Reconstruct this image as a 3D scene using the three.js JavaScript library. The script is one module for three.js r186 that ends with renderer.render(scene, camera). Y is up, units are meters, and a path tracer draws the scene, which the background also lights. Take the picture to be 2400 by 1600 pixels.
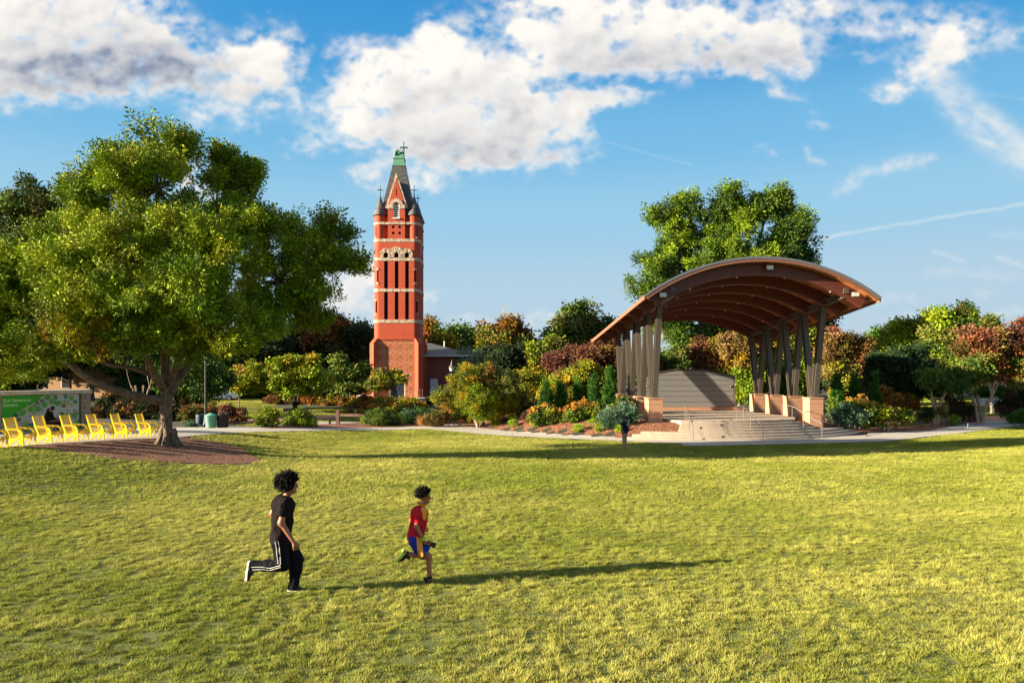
import * as THREE from 'three';
import { mergeGeometries, mergeVertices, toCreasedNormals } from 'three/addons/utils/BufferGeometryUtils.js';
import { RoundedBoxGeometry } from 'three/addons/geometries/RoundedBoxGeometry.js';
import { Brush, Evaluator, SUBTRACTION } from 'three-bvh-csg';

// ---------------------------------------------------------------- camera, exposure, sun
const PHOTO_W = 2400, PHOTO_H = 1600, F = 1700, EYE = 3.1, HORIZON = 875;   // photo size, focal length in its pixels, eye height, horizon row
const scene = new THREE.Scene();
const camera = new THREE.PerspectiveCamera(2 * Math.atan(800 / F) * 180 / Math.PI, 1.5, 0.1, 3000);
camera.position.set(0, EYE, 0);
camera.setViewOffset(PHOTO_W, PHOTO_H, 0, 800 - HORIZON, PHOTO_W, PHOTO_H);   // level camera, lens shifted up
camera.updateProjectionMatrix();
const renderer = new THREE.WebGLRenderer({ antialias: true });
renderer.toneMapping = THREE.LinearToneMapping;
const EXPOSURE = 3.5;
renderer.toneMappingExposure = EXPOSURE;
renderer.shadowMap.enabled = true;
const SUN_AZ = 15.5 * Math.PI / 180, SUN_EL = 15.2 * Math.PI / 180;
const SUN = new THREE.Vector3(-Math.cos(SUN_AZ) * Math.cos(SUN_EL), Math.sin(SUN_EL), Math.sin(SUN_AZ) * Math.cos(SUN_EL));
const sun = new THREE.DirectionalLight(new THREE.Color().setRGB(1, 0.88, 0.66), 5);
sun.position.copy(SUN).multiplyScalar(200).add(new THREE.Vector3(0, 0, -45));
sun.target.position.set(0, 0, -45);
sun.castShadow = true;
sun.shadow.mapSize.set(4096, 4096);
Object.assign(sun.shadow.camera, { left: -110, right: 110, top: 60, bottom: -60, near: 1, far: 500 });
scene.add(sun, sun.target);

// ---------------------------------------------------------------- small helpers
function rng(seed) { let a = seed >>> 0; return () => { a = (a + 0x6D2B79F5) | 0; let t = Math.imul(a ^ (a >>> 15), 1 | a); t = (t + Math.imul(t ^ (t >>> 7), 61 | t)) ^ t; return ((t ^ (t >>> 14)) >>> 0) / 4294967296; }; }
const ss = (a, b, x) => { const t = Math.min(1, Math.max(0, (x - a) / (b - a))); return t * t * (3 - 2 * t); };
const lerp = (a, b, t) => a + (b - a) * t;
const clamp = (x, a, b) => Math.min(b, Math.max(a, x));
const V = (x, y, z) => new THREE.Vector3(x, y, z);
const hash2 = (x, y, s = 0) => { let h = Math.imul(x | 0, 374761393) + Math.imul(y | 0, 668265263) + Math.imul(s | 0, 1274126177); h = Math.imul(h ^ (h >>> 13), 1274126177); return ((h ^ (h >>> 16)) >>> 0) / 4294967296; };
function vnoise(x, y, s = 0) {
  const ix = Math.floor(x), iy = Math.floor(y), fx = x - ix, fy = y - iy, u = fx * fx * (3 - 2 * fx), v = fy * fy * (3 - 2 * fy);
  return lerp(lerp(hash2(ix, iy, s), hash2(ix + 1, iy, s), u), lerp(hash2(ix, iy + 1, s), hash2(ix + 1, iy + 1, s), u), v);
}
function fbm(x, y, o = 4, s = 0) { let a = 0.5, r = 0, n = 0; for (let i = 0; i < o; i++) { r += a * vnoise(x, y, s + i * 17); n += a; a *= 0.5; x = x * 2.03 + 11.3; y = y * 2.03 + 5.7; } return r / n; }
function tnoise(x, y, p, s) {   // value noise that repeats every p cells
  const ix = Math.floor(x), iy = Math.floor(y), fx = x - ix, fy = y - iy, u = fx * fx * (3 - 2 * fx), v = fy * fy * (3 - 2 * fy), m = (n) => ((n % p) + p) % p;
  return lerp(lerp(hash2(m(ix), m(iy), s), hash2(m(ix + 1), m(iy), s), u), lerp(hash2(m(ix), m(iy + 1), s), hash2(m(ix + 1), m(iy + 1), s), u), v);
}
function tfbm(u, v, p, o, s) { let a = 0.5, r = 0, n = 0; for (let i = 0; i < o; i++) { r += a * tnoise(u * p, v * p, p, s + i * 31); n += a; a *= 0.5; p *= 2; } return r / n; }

// ---------------------------------------------------------------- the lie of the land
// the lawn falls away from the camera to the stage, then levels out and rises again behind it
const STEP_C = { x: 12.6, z: -60.5 };                        // the stage steps are arcs round this point
function groundY(x, z) {
  const d = -z;
  const plane = -0.0322 * (Math.max(d, -5) - 10.5);
  let h = d < 42 ? plane : d > 47 ? -1.11 : lerp(plane, -1.11, ss(42, 47, d));
  h += 0.95 * ss(-8.5, -18, x) * ss(9, 29, d) * (1 - 0.45 * ss(36, 50, d));
  h += 0.55 * ss(57, 80, d) + 1.1 * ss(84, 150, d);
  const r = Math.hypot(x - STEP_C.x, z - STEP_C.z);
  h += 0.93 * ss(15.2, 12.6, r) * ss(80, 66, d);
  return h;
}
const at = (px, py, d) => V((px - 1200) / F * d, EYE - (py - HORIZON) / F * d, -d);      // a photo pixel at a known distance, as a point in the scene
function onGround(px, py) {                                   // a photo pixel on the ground, as a point in the scene
  let a = 3, b = 400, lastBelow = null;
  for (let d = 3; d < 300; d += 0.25) { const p = at(px, py, d); if (p.y <= groundY(p.x, p.z)) { b = d; a = d - 0.25; lastBelow = d; break; } }
  if (lastBelow === null) return at(px, py, 300);
  for (let i = 0; i < 24; i++) { const m = (a + b) / 2, p = at(px, py, m); if (p.y <= groundY(p.x, p.z)) b = m; else a = m; }
  return at(px, py, b);
}
const standAt = (px, d) => { const x = (px - 1200) / F * d; return V(x, groundY(x, -d), -d); };

// ---------------------------------------------------------------- naming
const taken = new Map();
function numbered(name) { const n = taken.get(name); taken.set(name, (n ?? 0) + 1); return n === undefined ? name : name + '_' + String(n).padStart(3, '0'); }
function tag(o, label, category, group, kind) { Object.assign(o.userData, { label, category }); if (group) o.userData.group = group; if (kind) o.userData.kind = kind; return o; }
function shadows(o) { o.castShadow = true; o.receiveShadow = true; return o; }
function thing(name, label, category, p = [0, 0, 0], turn = 0, group) {
  const o = new THREE.Group(); o.name = numbered(name); scene.add(o);
  if (p.isVector3) o.position.copy(p); else o.position.set(...p);
  o.rotation.y = turn; tag(o, label, category, group); return o;
}
function part(parent, name, geo, mat, label) {
  const m = shadows(new THREE.Mesh(Array.isArray(geo) ? merge(geo) : geo, mat)); m.name = name; parent.add(m);
  if (label) m.userData.label = label; return m;
}
function structure(name, geo, mat, label, category) {
  const m = shadows(new THREE.Mesh(Array.isArray(geo) ? merge(geo) : geo, mat)); m.name = numbered(name); scene.add(m);
  return tag(m, label, category, null, 'structure');
}
function merge(list) {
  return mergeGeometries(list.map((g) => {
    g = g.index ? g.toNonIndexed() : g;
    for (const k of Object.keys(g.attributes)) if (!['position', 'normal', 'uv'].includes(k)) g.deleteAttribute(k);
    if (!g.attributes.uv) g.setAttribute('uv', new THREE.BufferAttribute(new Float32Array(g.attributes.position.count * 2), 2));
    return g;
  }));
}
const bx = (w, h, d, x = 0, y = 0, z = 0, ry = 0) => { const g = new THREE.BoxGeometry(w, h, d); if (ry) g.rotateY(ry); return g.translate(x, y, z); };
const rbx = (w, h, d, r, x = 0, y = 0, z = 0, ry = 0) => { const g = new RoundedBoxGeometry(w, h, d, 1, r); if (ry) g.rotateY(ry); return g.translate(x, y, z); };
const cyl = (r0, r1, h, x = 0, y = 0, z = 0, seg = 12) => new THREE.CylinderGeometry(r1, r0, h, seg).translate(x, y + h / 2, z);
function bar(a, b, r, seg = 6, r2 = r) {                        // a round bar between two points
  const d = b.clone().sub(a), g = new THREE.CylinderGeometry(r2, r, d.length(), seg);
  g.translate(0, d.length() / 2, 0).applyQuaternion(new THREE.Quaternion().setFromUnitVectors(V(0, 1, 0), d.normalize()));
  return g.translate(a.x, a.y, a.z);
}
function beam(a, b, w, h, up = V(0, 1, 0)) {                    // a rectangular bar between two points
  const d = b.clone().sub(a), len = d.length(), z = d.normalize(), x = up.clone().cross(z).normalize(), y = z.clone().cross(x);
  const g = new THREE.BoxGeometry(w, h, len).translate(0, 0, len / 2);
  return g.applyMatrix4(new THREE.Matrix4().makeBasis(x, y, z).setPosition(a));
}
function boxUV(g, s = 1) {                                       // uv in metres, from whichever axis a face looks along
  g = g.index ? g.toNonIndexed() : g; if (!g.attributes.normal) g.computeVertexNormals();
  const p = g.attributes.position, uv = new Float32Array(p.count * 2), a = V(), b = V(), c = V(), n = V();
  for (let i = 0; i < p.count; i += 3) {
    a.fromBufferAttribute(p, i); b.fromBufferAttribute(p, i + 1); c.fromBufferAttribute(p, i + 2);
    n.copy(b).sub(a).cross(c.clone().sub(a)); const x = Math.abs(n.x), y = Math.abs(n.y), z = Math.abs(n.z);
    for (let k = 0; k < 3; k++) {
      const q = k === 0 ? a : k === 1 ? b : c, j = (i + k) * 2;
      if (y > x && y > z) { uv[j] = q.x * s; uv[j + 1] = q.z * s; } else if (x > z) { uv[j] = q.z * s; uv[j + 1] = q.y * s; } else { uv[j] = q.x * s; uv[j + 1] = q.y * s; }
    }
  }
  g.setAttribute('uv', new THREE.BufferAttribute(uv, 2)); return g;
}
function tubeAlong(points, radii, seg = 7, rough = 0, seed = 1) {  // a tapering tube through points; radius per point
  const curve = new THREE.CatmullRomCurve3(points, false, 'centripetal'), n = Math.max(2, (points.length - 1) * 4), R = rng(seed);
  const pos = [], uv = [], idx = [], N = V(), B = V(); let prev = null, len = 0;
  for (let i = 0; i <= n; i++) {
    const t = i / n, p = curve.getPoint(t), T = curve.getTangent(t);
    if (!prev) { N.set(1, 0, 0); if (Math.abs(T.x) > 0.8) N.set(0, 0, 1); } else len += p.distanceTo(prev);
    N.sub(T.clone().multiplyScalar(N.dot(T))).normalize(); B.crossVectors(T, N); prev = p;
    const f = t * (points.length - 1), k = Math.min(points.length - 2, Math.floor(f)), r = lerp(radii[k], radii[k + 1], f - k);
    for (let j = 0; j <= seg; j++) {
      const a = j / seg * Math.PI * 2, rr = r * (1 + (j === seg ? 0 : rough * (R() - 0.5))), c = Math.cos(a) * rr, s = Math.sin(a) * rr;
      pos.push(p.x + N.x * c + B.x * s, p.y + N.y * c + B.y * s, p.z + N.z * c + B.z * s); uv.push(j / seg * Math.max(0.4, r * 6.3), len);
    }
    if (i) for (let j = 0; j < seg; j++) { const a = (i - 1) * (seg + 1) + j, b = a + seg + 1; idx.push(a, a + 1, b, a + 1, b + 1, b); }
  }
  const g = new THREE.BufferGeometry();
  g.setAttribute('position', new THREE.Float32BufferAttribute(pos, 3)); g.setAttribute('uv', new THREE.Float32BufferAttribute(uv, 2));
  g.setIndex(idx); g.computeVertexNormals(); return g;
}
const sh = (pts) => { const s = new THREE.Shape(); pts.forEach(([x, y], i) => i ? s.lineTo(x, y) : s.moveTo(x, y)); return s; };
const ext = (pts, depth, bevel = 0) => new THREE.ExtrudeGeometry(pts instanceof THREE.Shape ? pts : sh(pts), { depth, bevelEnabled: bevel > 0, bevelSize: bevel, bevelThickness: bevel, bevelSegments: 1, curveSegments: 10 });

// ---------------------------------------------------------------- materials
const toS = (c) => Math.round(255 * (c <= 0.0031308 ? 12.92 * c : 1.055 * Math.pow(Math.max(c, 0), 1 / 2.4) - 0.055));
function colorTex(n, fn, rep = 1) {                             // fn(u, v) -> linear rgb; repeats every `rep` metres
  const data = new Uint8Array(n * n * 4);
  for (let y = 0; y < n; y++) for (let x = 0; x < n; x++) { const c = fn(x / n, y / n), i = (y * n + x) * 4; data[i] = clamp(toS(c[0]), 0, 255); data[i + 1] = clamp(toS(c[1]), 0, 255); data[i + 2] = clamp(toS(c[2]), 0, 255); data[i + 3] = 255; }
  const t = new THREE.DataTexture(data, n, n); t.colorSpace = THREE.SRGBColorSpace; return finish(t, rep);
}
function grayTex(n, fn, rep = 1) {
  const data = new Uint8Array(n * n * 4);
  for (let y = 0; y < n; y++) for (let x = 0; x < n; x++) { const c = clamp(fn(x / n, y / n) * 255, 0, 255), i = (y * n + x) * 4; data[i] = data[i + 1] = data[i + 2] = c; data[i + 3] = 255; }
  return finish(new THREE.DataTexture(data, n, n), rep);
}
function finish(t, rep) { t.wrapS = t.wrapT = THREE.RepeatWrapping; t.magFilter = THREE.LinearFilter; t.minFilter = THREE.LinearMipmapLinearFilter; t.repeat.set(1 / rep, 1 / rep); t.needsUpdate = true; return t; }
const mat = (name, o) => { const { rgb, ...rest } = o; const m = new THREE.MeshStandardMaterial({ roughness: 0.85, ...rest }); if (rgb) m.color.setRGB(...rgb); m.name = name; return m; };
const mix3 = (a, b, t) => [lerp(a[0], b[0], t), lerp(a[1], b[1], t), lerp(a[2], b[2], t)];
const mul3 = (a, k) => [a[0] * k, a[1] * k, a[2] * k];
function brickTex(base, dark, mortar, rough, seed) {             // 1.2 m of brick: 16 courses of 75 mm, bricks of 200 mm
  const size = 512, rows = 16, cols = 6;
  return colorTex(size, (u, v) => {
    const r = Math.floor(v * rows), fv = v * rows - r, uu = u * cols + (r % 2) * 0.5, c = Math.floor(uu), fu = uu - c;
    const k = hash2(((c % cols) + cols) % cols, r, seed), grain = tfbm(u, v, 48, 2, seed + 3), blot = tfbm(u, v, 4, 3, seed + 9);
    if (fv < 0.13 || fu < 0.05) return mul3(mortar, 0.8 + 0.4 * grain);
    let col = mix3(base, dark, clamp((k - 0.5) * rough * 2 + (blot - 0.5) * rough, 0, 1));
    if (rough > 0.7 && hash2(c + 7, r, seed + 5) > 0.86) col = mix3(col, mortar, 0.5 + 0.4 * blot);
    return mul3(col, 0.78 + 0.44 * grain);
  }, 1.2);
}
const M = {};
M.brick = mat('painted brick', { map: brickTex([0.47, 0.062, 0.016], [0.31, 0.038, 0.012], [0.4, 0.075, 0.03], 0.7, 1), roughness: 0.8 });
M.oldBrick = mat('worn brick', { map: brickTex([0.46, 0.11, 0.035], [0.13, 0.032, 0.016], [0.42, 0.24, 0.13], 1, 2), roughness: 0.95 });
M.houseBrick = mat('house brick', { map: brickTex([0.26, 0.06, 0.035], [0.17, 0.04, 0.028], [0.25, 0.12, 0.08], 0.7, 3) });
M.tanBrick = mat('tan brick', { map: brickTex([0.45, 0.25, 0.12], [0.35, 0.19, 0.09], [0.4, 0.3, 0.2], 0.6, 4) });
M.creamStone = mat('cream stone', { map: colorTex(256, (u, v) => mul3(mix3([0.54, 0.41, 0.29], [0.28, 0.19, 0.13], clamp((tfbm(u, v, 10, 4, 21) - 0.47) * 4, 0, 1)), 0.85 + 0.3 * tfbm(u, v, 40, 2, 22)), 1.6), bumpMap: grayTex(128, (u, v) => tfbm(u, v, 8, 4, 23), 0.8), bumpScale: 0.05 });
M.slate = mat('slate', { map: colorTex(256, (u, v) => { const r = Math.floor(v * 12), uu = u * 8 + (r % 2) * 0.5, c = Math.floor(uu), e = (v * 12 - r < 0.16 || uu - c < 0.08) ? 0.4 : 1; return mul3([0.085, 0.08, 0.072], e * (0.6 + 0.8 * hash2(c % 8, r, 9))); }, 1.8), roughness: 0.6 });
M.copper = mat('verdigris copper', { map: colorTex(128, (u, v) => mix3([0.16, 0.36, 0.22], [0.07, 0.2, 0.13], tfbm(u, v, 6, 3, 31)), 1.5), roughness: 0.7 });
M.copperDark = mat('dark copper', { rgb: [0.03, 0.085, 0.065], roughness: 0.6 });
M.white = mat('white paint', { rgb: [0.72, 0.7, 0.66], roughness: 0.6 });
M.black = mat('black paint', { rgb: [0.012, 0.012, 0.014], roughness: 0.45 });
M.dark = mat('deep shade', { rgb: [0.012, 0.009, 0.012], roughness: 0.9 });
M.navyDoor = mat('navy paint', { rgb: [0.006, 0.012, 0.028], roughness: 0.6 });
M.limestone = mat('limestone', { map: colorTex(256, (u, v) => mul3([0.5, 0.44, 0.36], 0.7 + 0.6 * tfbm(u, v, 12, 4, 41)), 2) });
M.concrete = mat('concrete', { map: colorTex(512, (u, v) => { const j = (Math.min(u * 2 % 1, 1 - u * 2 % 1) < 0.006) ? 0.55 : 1; return mul3([0.46, 0.4, 0.32], j * (0.8 + 0.22 * tfbm(u, v, 6, 5, 51) + 0.16 * tfbm(u, v, 64, 2, 52))); }, 6), roughness: 0.9 });
M.stepStone = mat('step concrete', { map: colorTex(256, (u, v) => mul3([0.41, 0.32, 0.235], 0.76 + 0.48 * tfbm(u, v, 10, 5, 53)), 3), roughness: 0.9 });
M.pierStone = mat('sandstone', { map: colorTex(256, (u, v) => mul3(mix3([0.56, 0.3, 0.17], [0.5, 0.24, 0.13], tfbm(u, v, 6, 4, 55)), 0.85 + 0.3 * tfbm(u, v, 60, 2, 56)), 1.4), roughness: 0.9 });
M.mulch = mat('mulch', { map: colorTex(512, (u, v) => { const a = tfbm(u, v, 40, 3, 61), b = tfbm(u + 0.3, v, 90, 2, 62); return mix3([0.05, 0.018, 0.009], [0.5, 0.19, 0.085], clamp((a * 0.6 + b * 0.4 - 0.3) * 2.0, 0, 1)); }, 3), bumpMap: grayTex(256, (u, v) => tfbm(u, v, 50, 3, 63), 2), bumpScale: 0.08, roughness: 1 });
M.soil = mat('lawn soil', { map: colorTex(512, (u, v) => mix3([0.05, 0.06, 0.012], [0.16, 0.17, 0.03], tfbm(u, v, 24, 5, 71)), 5), roughness: 1 });
M.duff = mat('ground cover', { map: colorTex(256, (u, v) => mix3([0.014, 0.017, 0.006], [0.055, 0.05, 0.018], tfbm(u, v, 24, 5, 73)), 6), roughness: 1 });
M.brickPath = mat('brick path', { map: colorTex(256, (u, v) => mul3([0.42, 0.2, 0.11], 0.65 + 0.6 * tfbm(u, v, 24, 4, 75)), 2) });
const grain = (u, v, base, dk, s) => mix3(base, dk, clamp(0.5 + (tnoise(u * 4, v * 90, 90, s) - 0.5) * 0.9 + (tfbm(u, v, 4, 3, s + 1) - 0.5) * 0.8, 0, 1));
M.glulam = mat('stained glulam', { map: colorTex(256, (u, v) => mul3(grain(u, v, [0.19, 0.046, 0.02], [0.1, 0.022, 0.012], 81), (v * 16 % 1) < 0.07 ? 0.6 : 1), 0.9), roughness: 0.55 });
M.deck = mat('stained decking', { map: colorTex(256, (u, v) => { const b = Math.floor(u * 8), e = (u * 8 % 1) < 0.09 ? 0.35 : 1; return mul3(grain(v, u, [0.55, 0.2, 0.055], [0.38, 0.12, 0.03], 85), e * (0.75 + 0.5 * hash2(b, 3, 5))); }, 1.04), roughness: 0.6 });
M.fascia = mat('fascia wood', { map: colorTex(128, (u, v) => grain(u, v, [0.3, 0.13, 0.07], [0.2, 0.08, 0.045], 87), 1), roughness: 0.7 });
M.roofMetal = mat('grey metal roofing', { rgb: [0.2, 0.2, 0.21], metalness: 0.3, roughness: 0.5 });
M.steel = mat('brown grey steel', { rgb: [0.12, 0.095, 0.072], metalness: 0.15, roughness: 0.5 });
M.rail = mat('rail steel', { rgb: [0.2, 0.18, 0.16], metalness: 0.6, roughness: 0.4 });
M.panel = mat('grey cladding', { map: colorTex(128, (u, v) => mul3([0.25, 0.235, 0.22], 0.85 + 0.3 * tnoise(u * 3, v * 60, 60, 91)), 1.2), roughness: 0.6 });
M.panelEdge = mat('dark joint', { rgb: [0.04, 0.036, 0.034], roughness: 0.7 });
M.lampGlass = mat('lamp glass', { rgb: [0.75, 0.7, 0.55], roughness: 0.35 });
M.yellow = mat('yellow enamel', { rgb: [0.86, 0.6, 0.006], roughness: 0.42 });
M.blockWall = mat('split block', { map: colorTex(128, (u, v) => mul3([0.3, 0.22, 0.17], 0.7 + 0.6 * tfbm(u, v, 20, 3, 93)), 0.8), roughness: 0.95 });
M.bark = mat('bark', { map: colorTex(256, (u, v) => mix3([0.05, 0.033, 0.022], [0.26, 0.18, 0.115], clamp(tnoise(u * 26, v * 6, 64, 95) * 0.75 + tfbm(u, v, 16, 3, 96) * 0.6 - 0.2, 0, 1)), 1), bumpMap: grayTex(256, (u, v) => tnoise(u * 26, v * 6, 64, 95), 1), bumpScale: 0.04, roughness: 1 });
M.paleBark = mat('pale bark', { map: colorTex(64, (u, v) => mul3([0.42, 0.27, 0.17], 0.7 + 0.6 * tfbm(u, v, 6, 3, 97)), 0.6), roughness: 0.8 });
M.greyBark = mat('grey bark', { map: colorTex(64, (u, v) => mul3([0.2, 0.16, 0.12], 0.6 + 0.8 * tfbm(u, v, 10, 3, 98)), 0.8), roughness: 0.95 });

// ---------------------------------------------------------------- sky: blue air and fair-weather clouds, computed per direction
{
  const W = 4096, H = 2048, data = new Float32Array(W * H * 4);
  const lin = (r, g, b) => [r, g, b].map((c) => { c /= 255; return c <= 0.04045 ? c / 12.92 : Math.pow((c + 0.055) / 1.055, 2.4); });
  const AIR = [[0, lin(198, 214, 222)], [6, lin(182, 210, 229)], [12, lin(156, 205, 234)], [18, lin(120, 188, 231)], [24, lin(72, 158, 219)], [32, lin(42, 131, 202)], [60, lin(22, 92, 164)], [90, lin(18, 78, 148)]];
  const air = (el) => { for (let i = 1; i < AIR.length; i++) if (el <= AIR[i][0]) return mix3(AIR[i - 1][1], AIR[i][1], ss(0, 1, (el - AIR[i - 1][0]) / (AIR[i][0] - AIR[i - 1][0]))); return AIR[AIR.length - 1][1]; };
  // cumulus heaps: centre azimuth-plane x, y (tangent-plane units of 1/1700), radii, weight
  const C = [
    [120, 40, 210, 90, 1.3], [250, 90, 170, 80, 1.2], [360, 140, 110, 62, 1.2], [60, 170, 170, 60, 1.1], [220, 170, 190, 55, 1], [30, 215, 110, 26, 0.7], [290, 205, 60, 22, 0.6], [-140, 90, 200, 110, 1.2], [60, -40, 220, 80, 1.2],
    [640, 100, 62, 48, 0.85], [560, 150, 85, 55, 1.0], [520, 235, 85, 42, 0.9], [620, 195, 85, 60, 0.95], [690, 140, 40, 30, 0.5], [470, 270, 50, 22, 0.5],
    [880, 150, 60, 45, 1.1], [815, 110, 55, 32, 0.55], [820, 240, 100, 62, 1.2], [950, 200, 115, 85, 1.3], [1040, 110, 105, 72, 1.2], [980, 300, 150, 58, 1.2], [790, 315, 55, 26, 0.8], [1120, 230, 110, 95, 1.2], [1090, 350, 130, 45, 0.9],
    [1250, 70, 120, 75, 1.2], [1330, 20, 120, 60, 1.1], [1370, 120, 160, 60, 1.2], [1510, 70, 150, 72, 1.3], [1650, 60, 150, 70, 1.3], [1770, 110, 120, 60, 1.0], [1850, 120, 70, 45, 0.7], [1560, 150, 150, 40, 0.8], [1750, 160, 50, 20, 0.5],
    [1340, 235, 80, 52, 1.1], [1250, 285, 110, 60, 1.0], [1190, 340, 130, 42, 0.9], [1440, 225, 85, 30, 0.75], [1340, 300, 60, 40, 0.7], [1220, 180, 120, 50, 0.8], [1160, 385, 140, 20, 0.6], [1340, 370, 60, 14, 0.4],
    [1165, 110, 70, 60, -0.8], [1320, 188, 90, 24, -0.95], [1430, 285, 70, 30, -0.6], [1500, 190, 60, 22, -0.6], [1150, 300, 30, 40, -0.35], [1700, 180, 60, 18, -0.5], [930, 60, 60, 40, -0.5], [740, 190, 26, 60, -0.6],
    [700, 345, 38, 22, 0.8], [890, 415, 56, 30, 0.95], [1000, 425, 54, 32, 1.0], [840, 395, 26, 22, 0.45], [530, 330, 18, 8, 0.4], [580, 300, 40, 12, 0.35],
    [2250, 75, 72, 52, 0.95], [2205, 125, 64, 40, 1.05], [2150, 172, 60, 34, 1.05], [2090, 218, 44, 24, 0.95], [2130, 60, 110, 50, 0.62], [1960, 30, 130, 50, 0.62], [2370, 80, 60, 40, 0.5], [1900, 10, 90, 40, 0.6], [2020, 130, 50, 14, 0.35],
    [1835, 215, 26, 20, 0.5], [1890, 225, 40, 12, 0.35], [1910, 292, 42, 20, 0.5], [1790, 355, 26, 16, 0.38],
    [800, 655, 95, 52, 1.1], [860, 625, 50, 40, 1.0], [780, 712, 120, 34, 0.95], [950, 705, 60, 20, 0.6], [1000, 690, 60, 14, 0.35], [1270, 738, 60, 12, 0.6], [1230, 760, 120, 12, 0.4], [2150, 752, 64, 15, 0.65], [2372, 738, 44, 12, 0.5], [2250, 640, 120, 16, 0.25], [1650, 735, 70, 12, 0.4], [2080, 700, 130, 16, 0.35], [1100, 745, 90, 12, 0.45], [1820, 690, 50, 10, 0.3], [2300, 690, 90, 14, 0.3], [450, 420, 70, 40, 0.8], [500, 470, 60, 40, 0.6],
  ];
  // darker undersides of the heavy clouds
  const S = [[330, 155, 190, 66, 0.66], [110, 165, 170, 52, 0.48], [440, 180, 70, 46, 0.3], [1020, 360, 150, 34, 0.26], [1230, 355, 160, 30, 0.25], [1640, 150, 190, 42, 0.26], [1820, 140, 60, 40, 0.2], [1440, 160, 120, 30, 0.2], [1180, 250, 70, 40, 0.16], [640, 240, 60, 36, 0.14], [1950, 40, 110, 40, 0.18], [930, 240, 60, 40, 0.1], [800, 730, 100, 16, 0.15]];
  const streaks = [  // ice streaks and vapour trails: a polyline, width, strength, how broken
    [[[2170, 160], [2235, 255], [2320, 335], [2430, 395]], 34, 0.55, 0.6], [[[2225, 190], [2330, 275], [2440, 375]], 30, 0.42, 0.5], [[[2290, 265], [2360, 310], [2440, 372]], 16, 0.4, 0.3],
    [[[1888, 566], [2050, 535], [2180, 514], [2330, 490], [2430, 470]], 4.5, 0.42, 0.25], [[[1420, 332], [1520, 360], [1620, 386]], 3, 0.13, 0.2],
    [[[1985, 425], [2060, 395], [2180, 370]], 16, 0.5, 0.7], [[[1890, 348], [1895, 372], [1930, 382]], 9, 0.35, 0.5], [[[2190, 590], [2260, 612]], 7, 0.3, 0.4], [[[2340, 605], [2400, 622]], 8, 0.3, 0.4], [[[2180, 635], [2420, 655]], 14, 0.18, 0.6], [[[1960, 455], [2020, 430]], 12, 0.3, 0.6], [[[2330, 552], [2440, 550]], 10, 0.15, 0.5], [[[2320, 220], [2440, 235]], 6, 0.12, 0.5],
  ];
  const heap = (x, y) => { let f = 0; for (const [cx, cy, rx, ry, w] of C) { const a = (x - cx) / rx, b = (y - cy) / ry, q = a * a + b * b; if (q < 5) f += w * Math.exp(-q); } return f; };
  const GR = Array.from({ length: 64 }, (_, i) => [Math.cos(i / 64 * 2 * Math.PI), Math.sin(i / 64 * 2 * Math.PI)]);
  const gnoise = (x, y, q) => {   // gradient noise, about -0.7 .. 0.7
    const ix = Math.floor(x), iy = Math.floor(y), fx = x - ix, fy = y - iy, u = fx * fx * fx * (fx * (fx * 6 - 15) + 10), v = fy * fy * fy * (fy * (fy * 6 - 15) + 10);
    const g = (i, j, dx, dy) => { const e = GR[(hash2(i, j, q) * 64) | 0]; return e[0] * dx + e[1] * dy; };
    return lerp(lerp(g(ix, iy, fx, fy), g(ix + 1, iy, fx - 1, fy), u), lerp(g(ix, iy + 1, fx, fy - 1), g(ix + 1, iy + 1, fx - 1, fy - 1), u), v);
  };
  const oct = (x, y, n, q, f) => { let a = 0.5, r = 0; for (let i = 0; i < n; i++) { r += a * f(gnoise(x, y, q + i)); a *= 0.53; const t = x * 1.62 - y * 1.21 + 5.2; y = x * 1.21 + y * 1.62 + 1.7; x = t; } return r; };
  const billow = (x, y, n) => oct(x, y, n, 300, (v) => 0.62 - Math.abs(v) * 2.1);
  const rough = (x, y, n) => oct(x, y, n, 320, (v) => v * 1.35);
  const segDist = (x, y, p) => { let best = 1e9; for (let i = 1; i < p.length; i++) { const [ax, ay] = p[i - 1], [bx2, by] = p[i], dx = bx2 - ax, dy = by - ay, t = clamp(((x - ax) * dx + (y - ay) * dy) / (dx * dx + dy * dy), 0, 1); best = Math.min(best, Math.hypot(x - ax - dx * t, y - ay - dy * t)); } return best; };
  const dens = (x, y, n = 6) => {
    const wx = oct(x / 130, y / 130, 3, 340, (v) => v) * 62, wy = oct(x / 130 + 40, y / 130, 3, 350, (v) => v) * 50, h = heap(x + wx, y + wy);
    if (h < 0.05) return -0.5;
    return Math.min(h * 0.88, 1.2) + billow(x / 92, y / 74, n) * 0.78 + rough(x / 74, y / 56, n) * 0.8 - 0.83;
  };
  const A = air, white = lin(255, 250, 243), grey = lin(142, 155, 178), K = 1 / EXPOSURE;
  const px = (data2, i, c) => { data2[i] = c[0] * K; data2[i + 1] = c[1] * K; data2[i + 2] = c[2] * K; data2[i + 3] = 1; };
  const sunU = SUN.clone();
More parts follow.
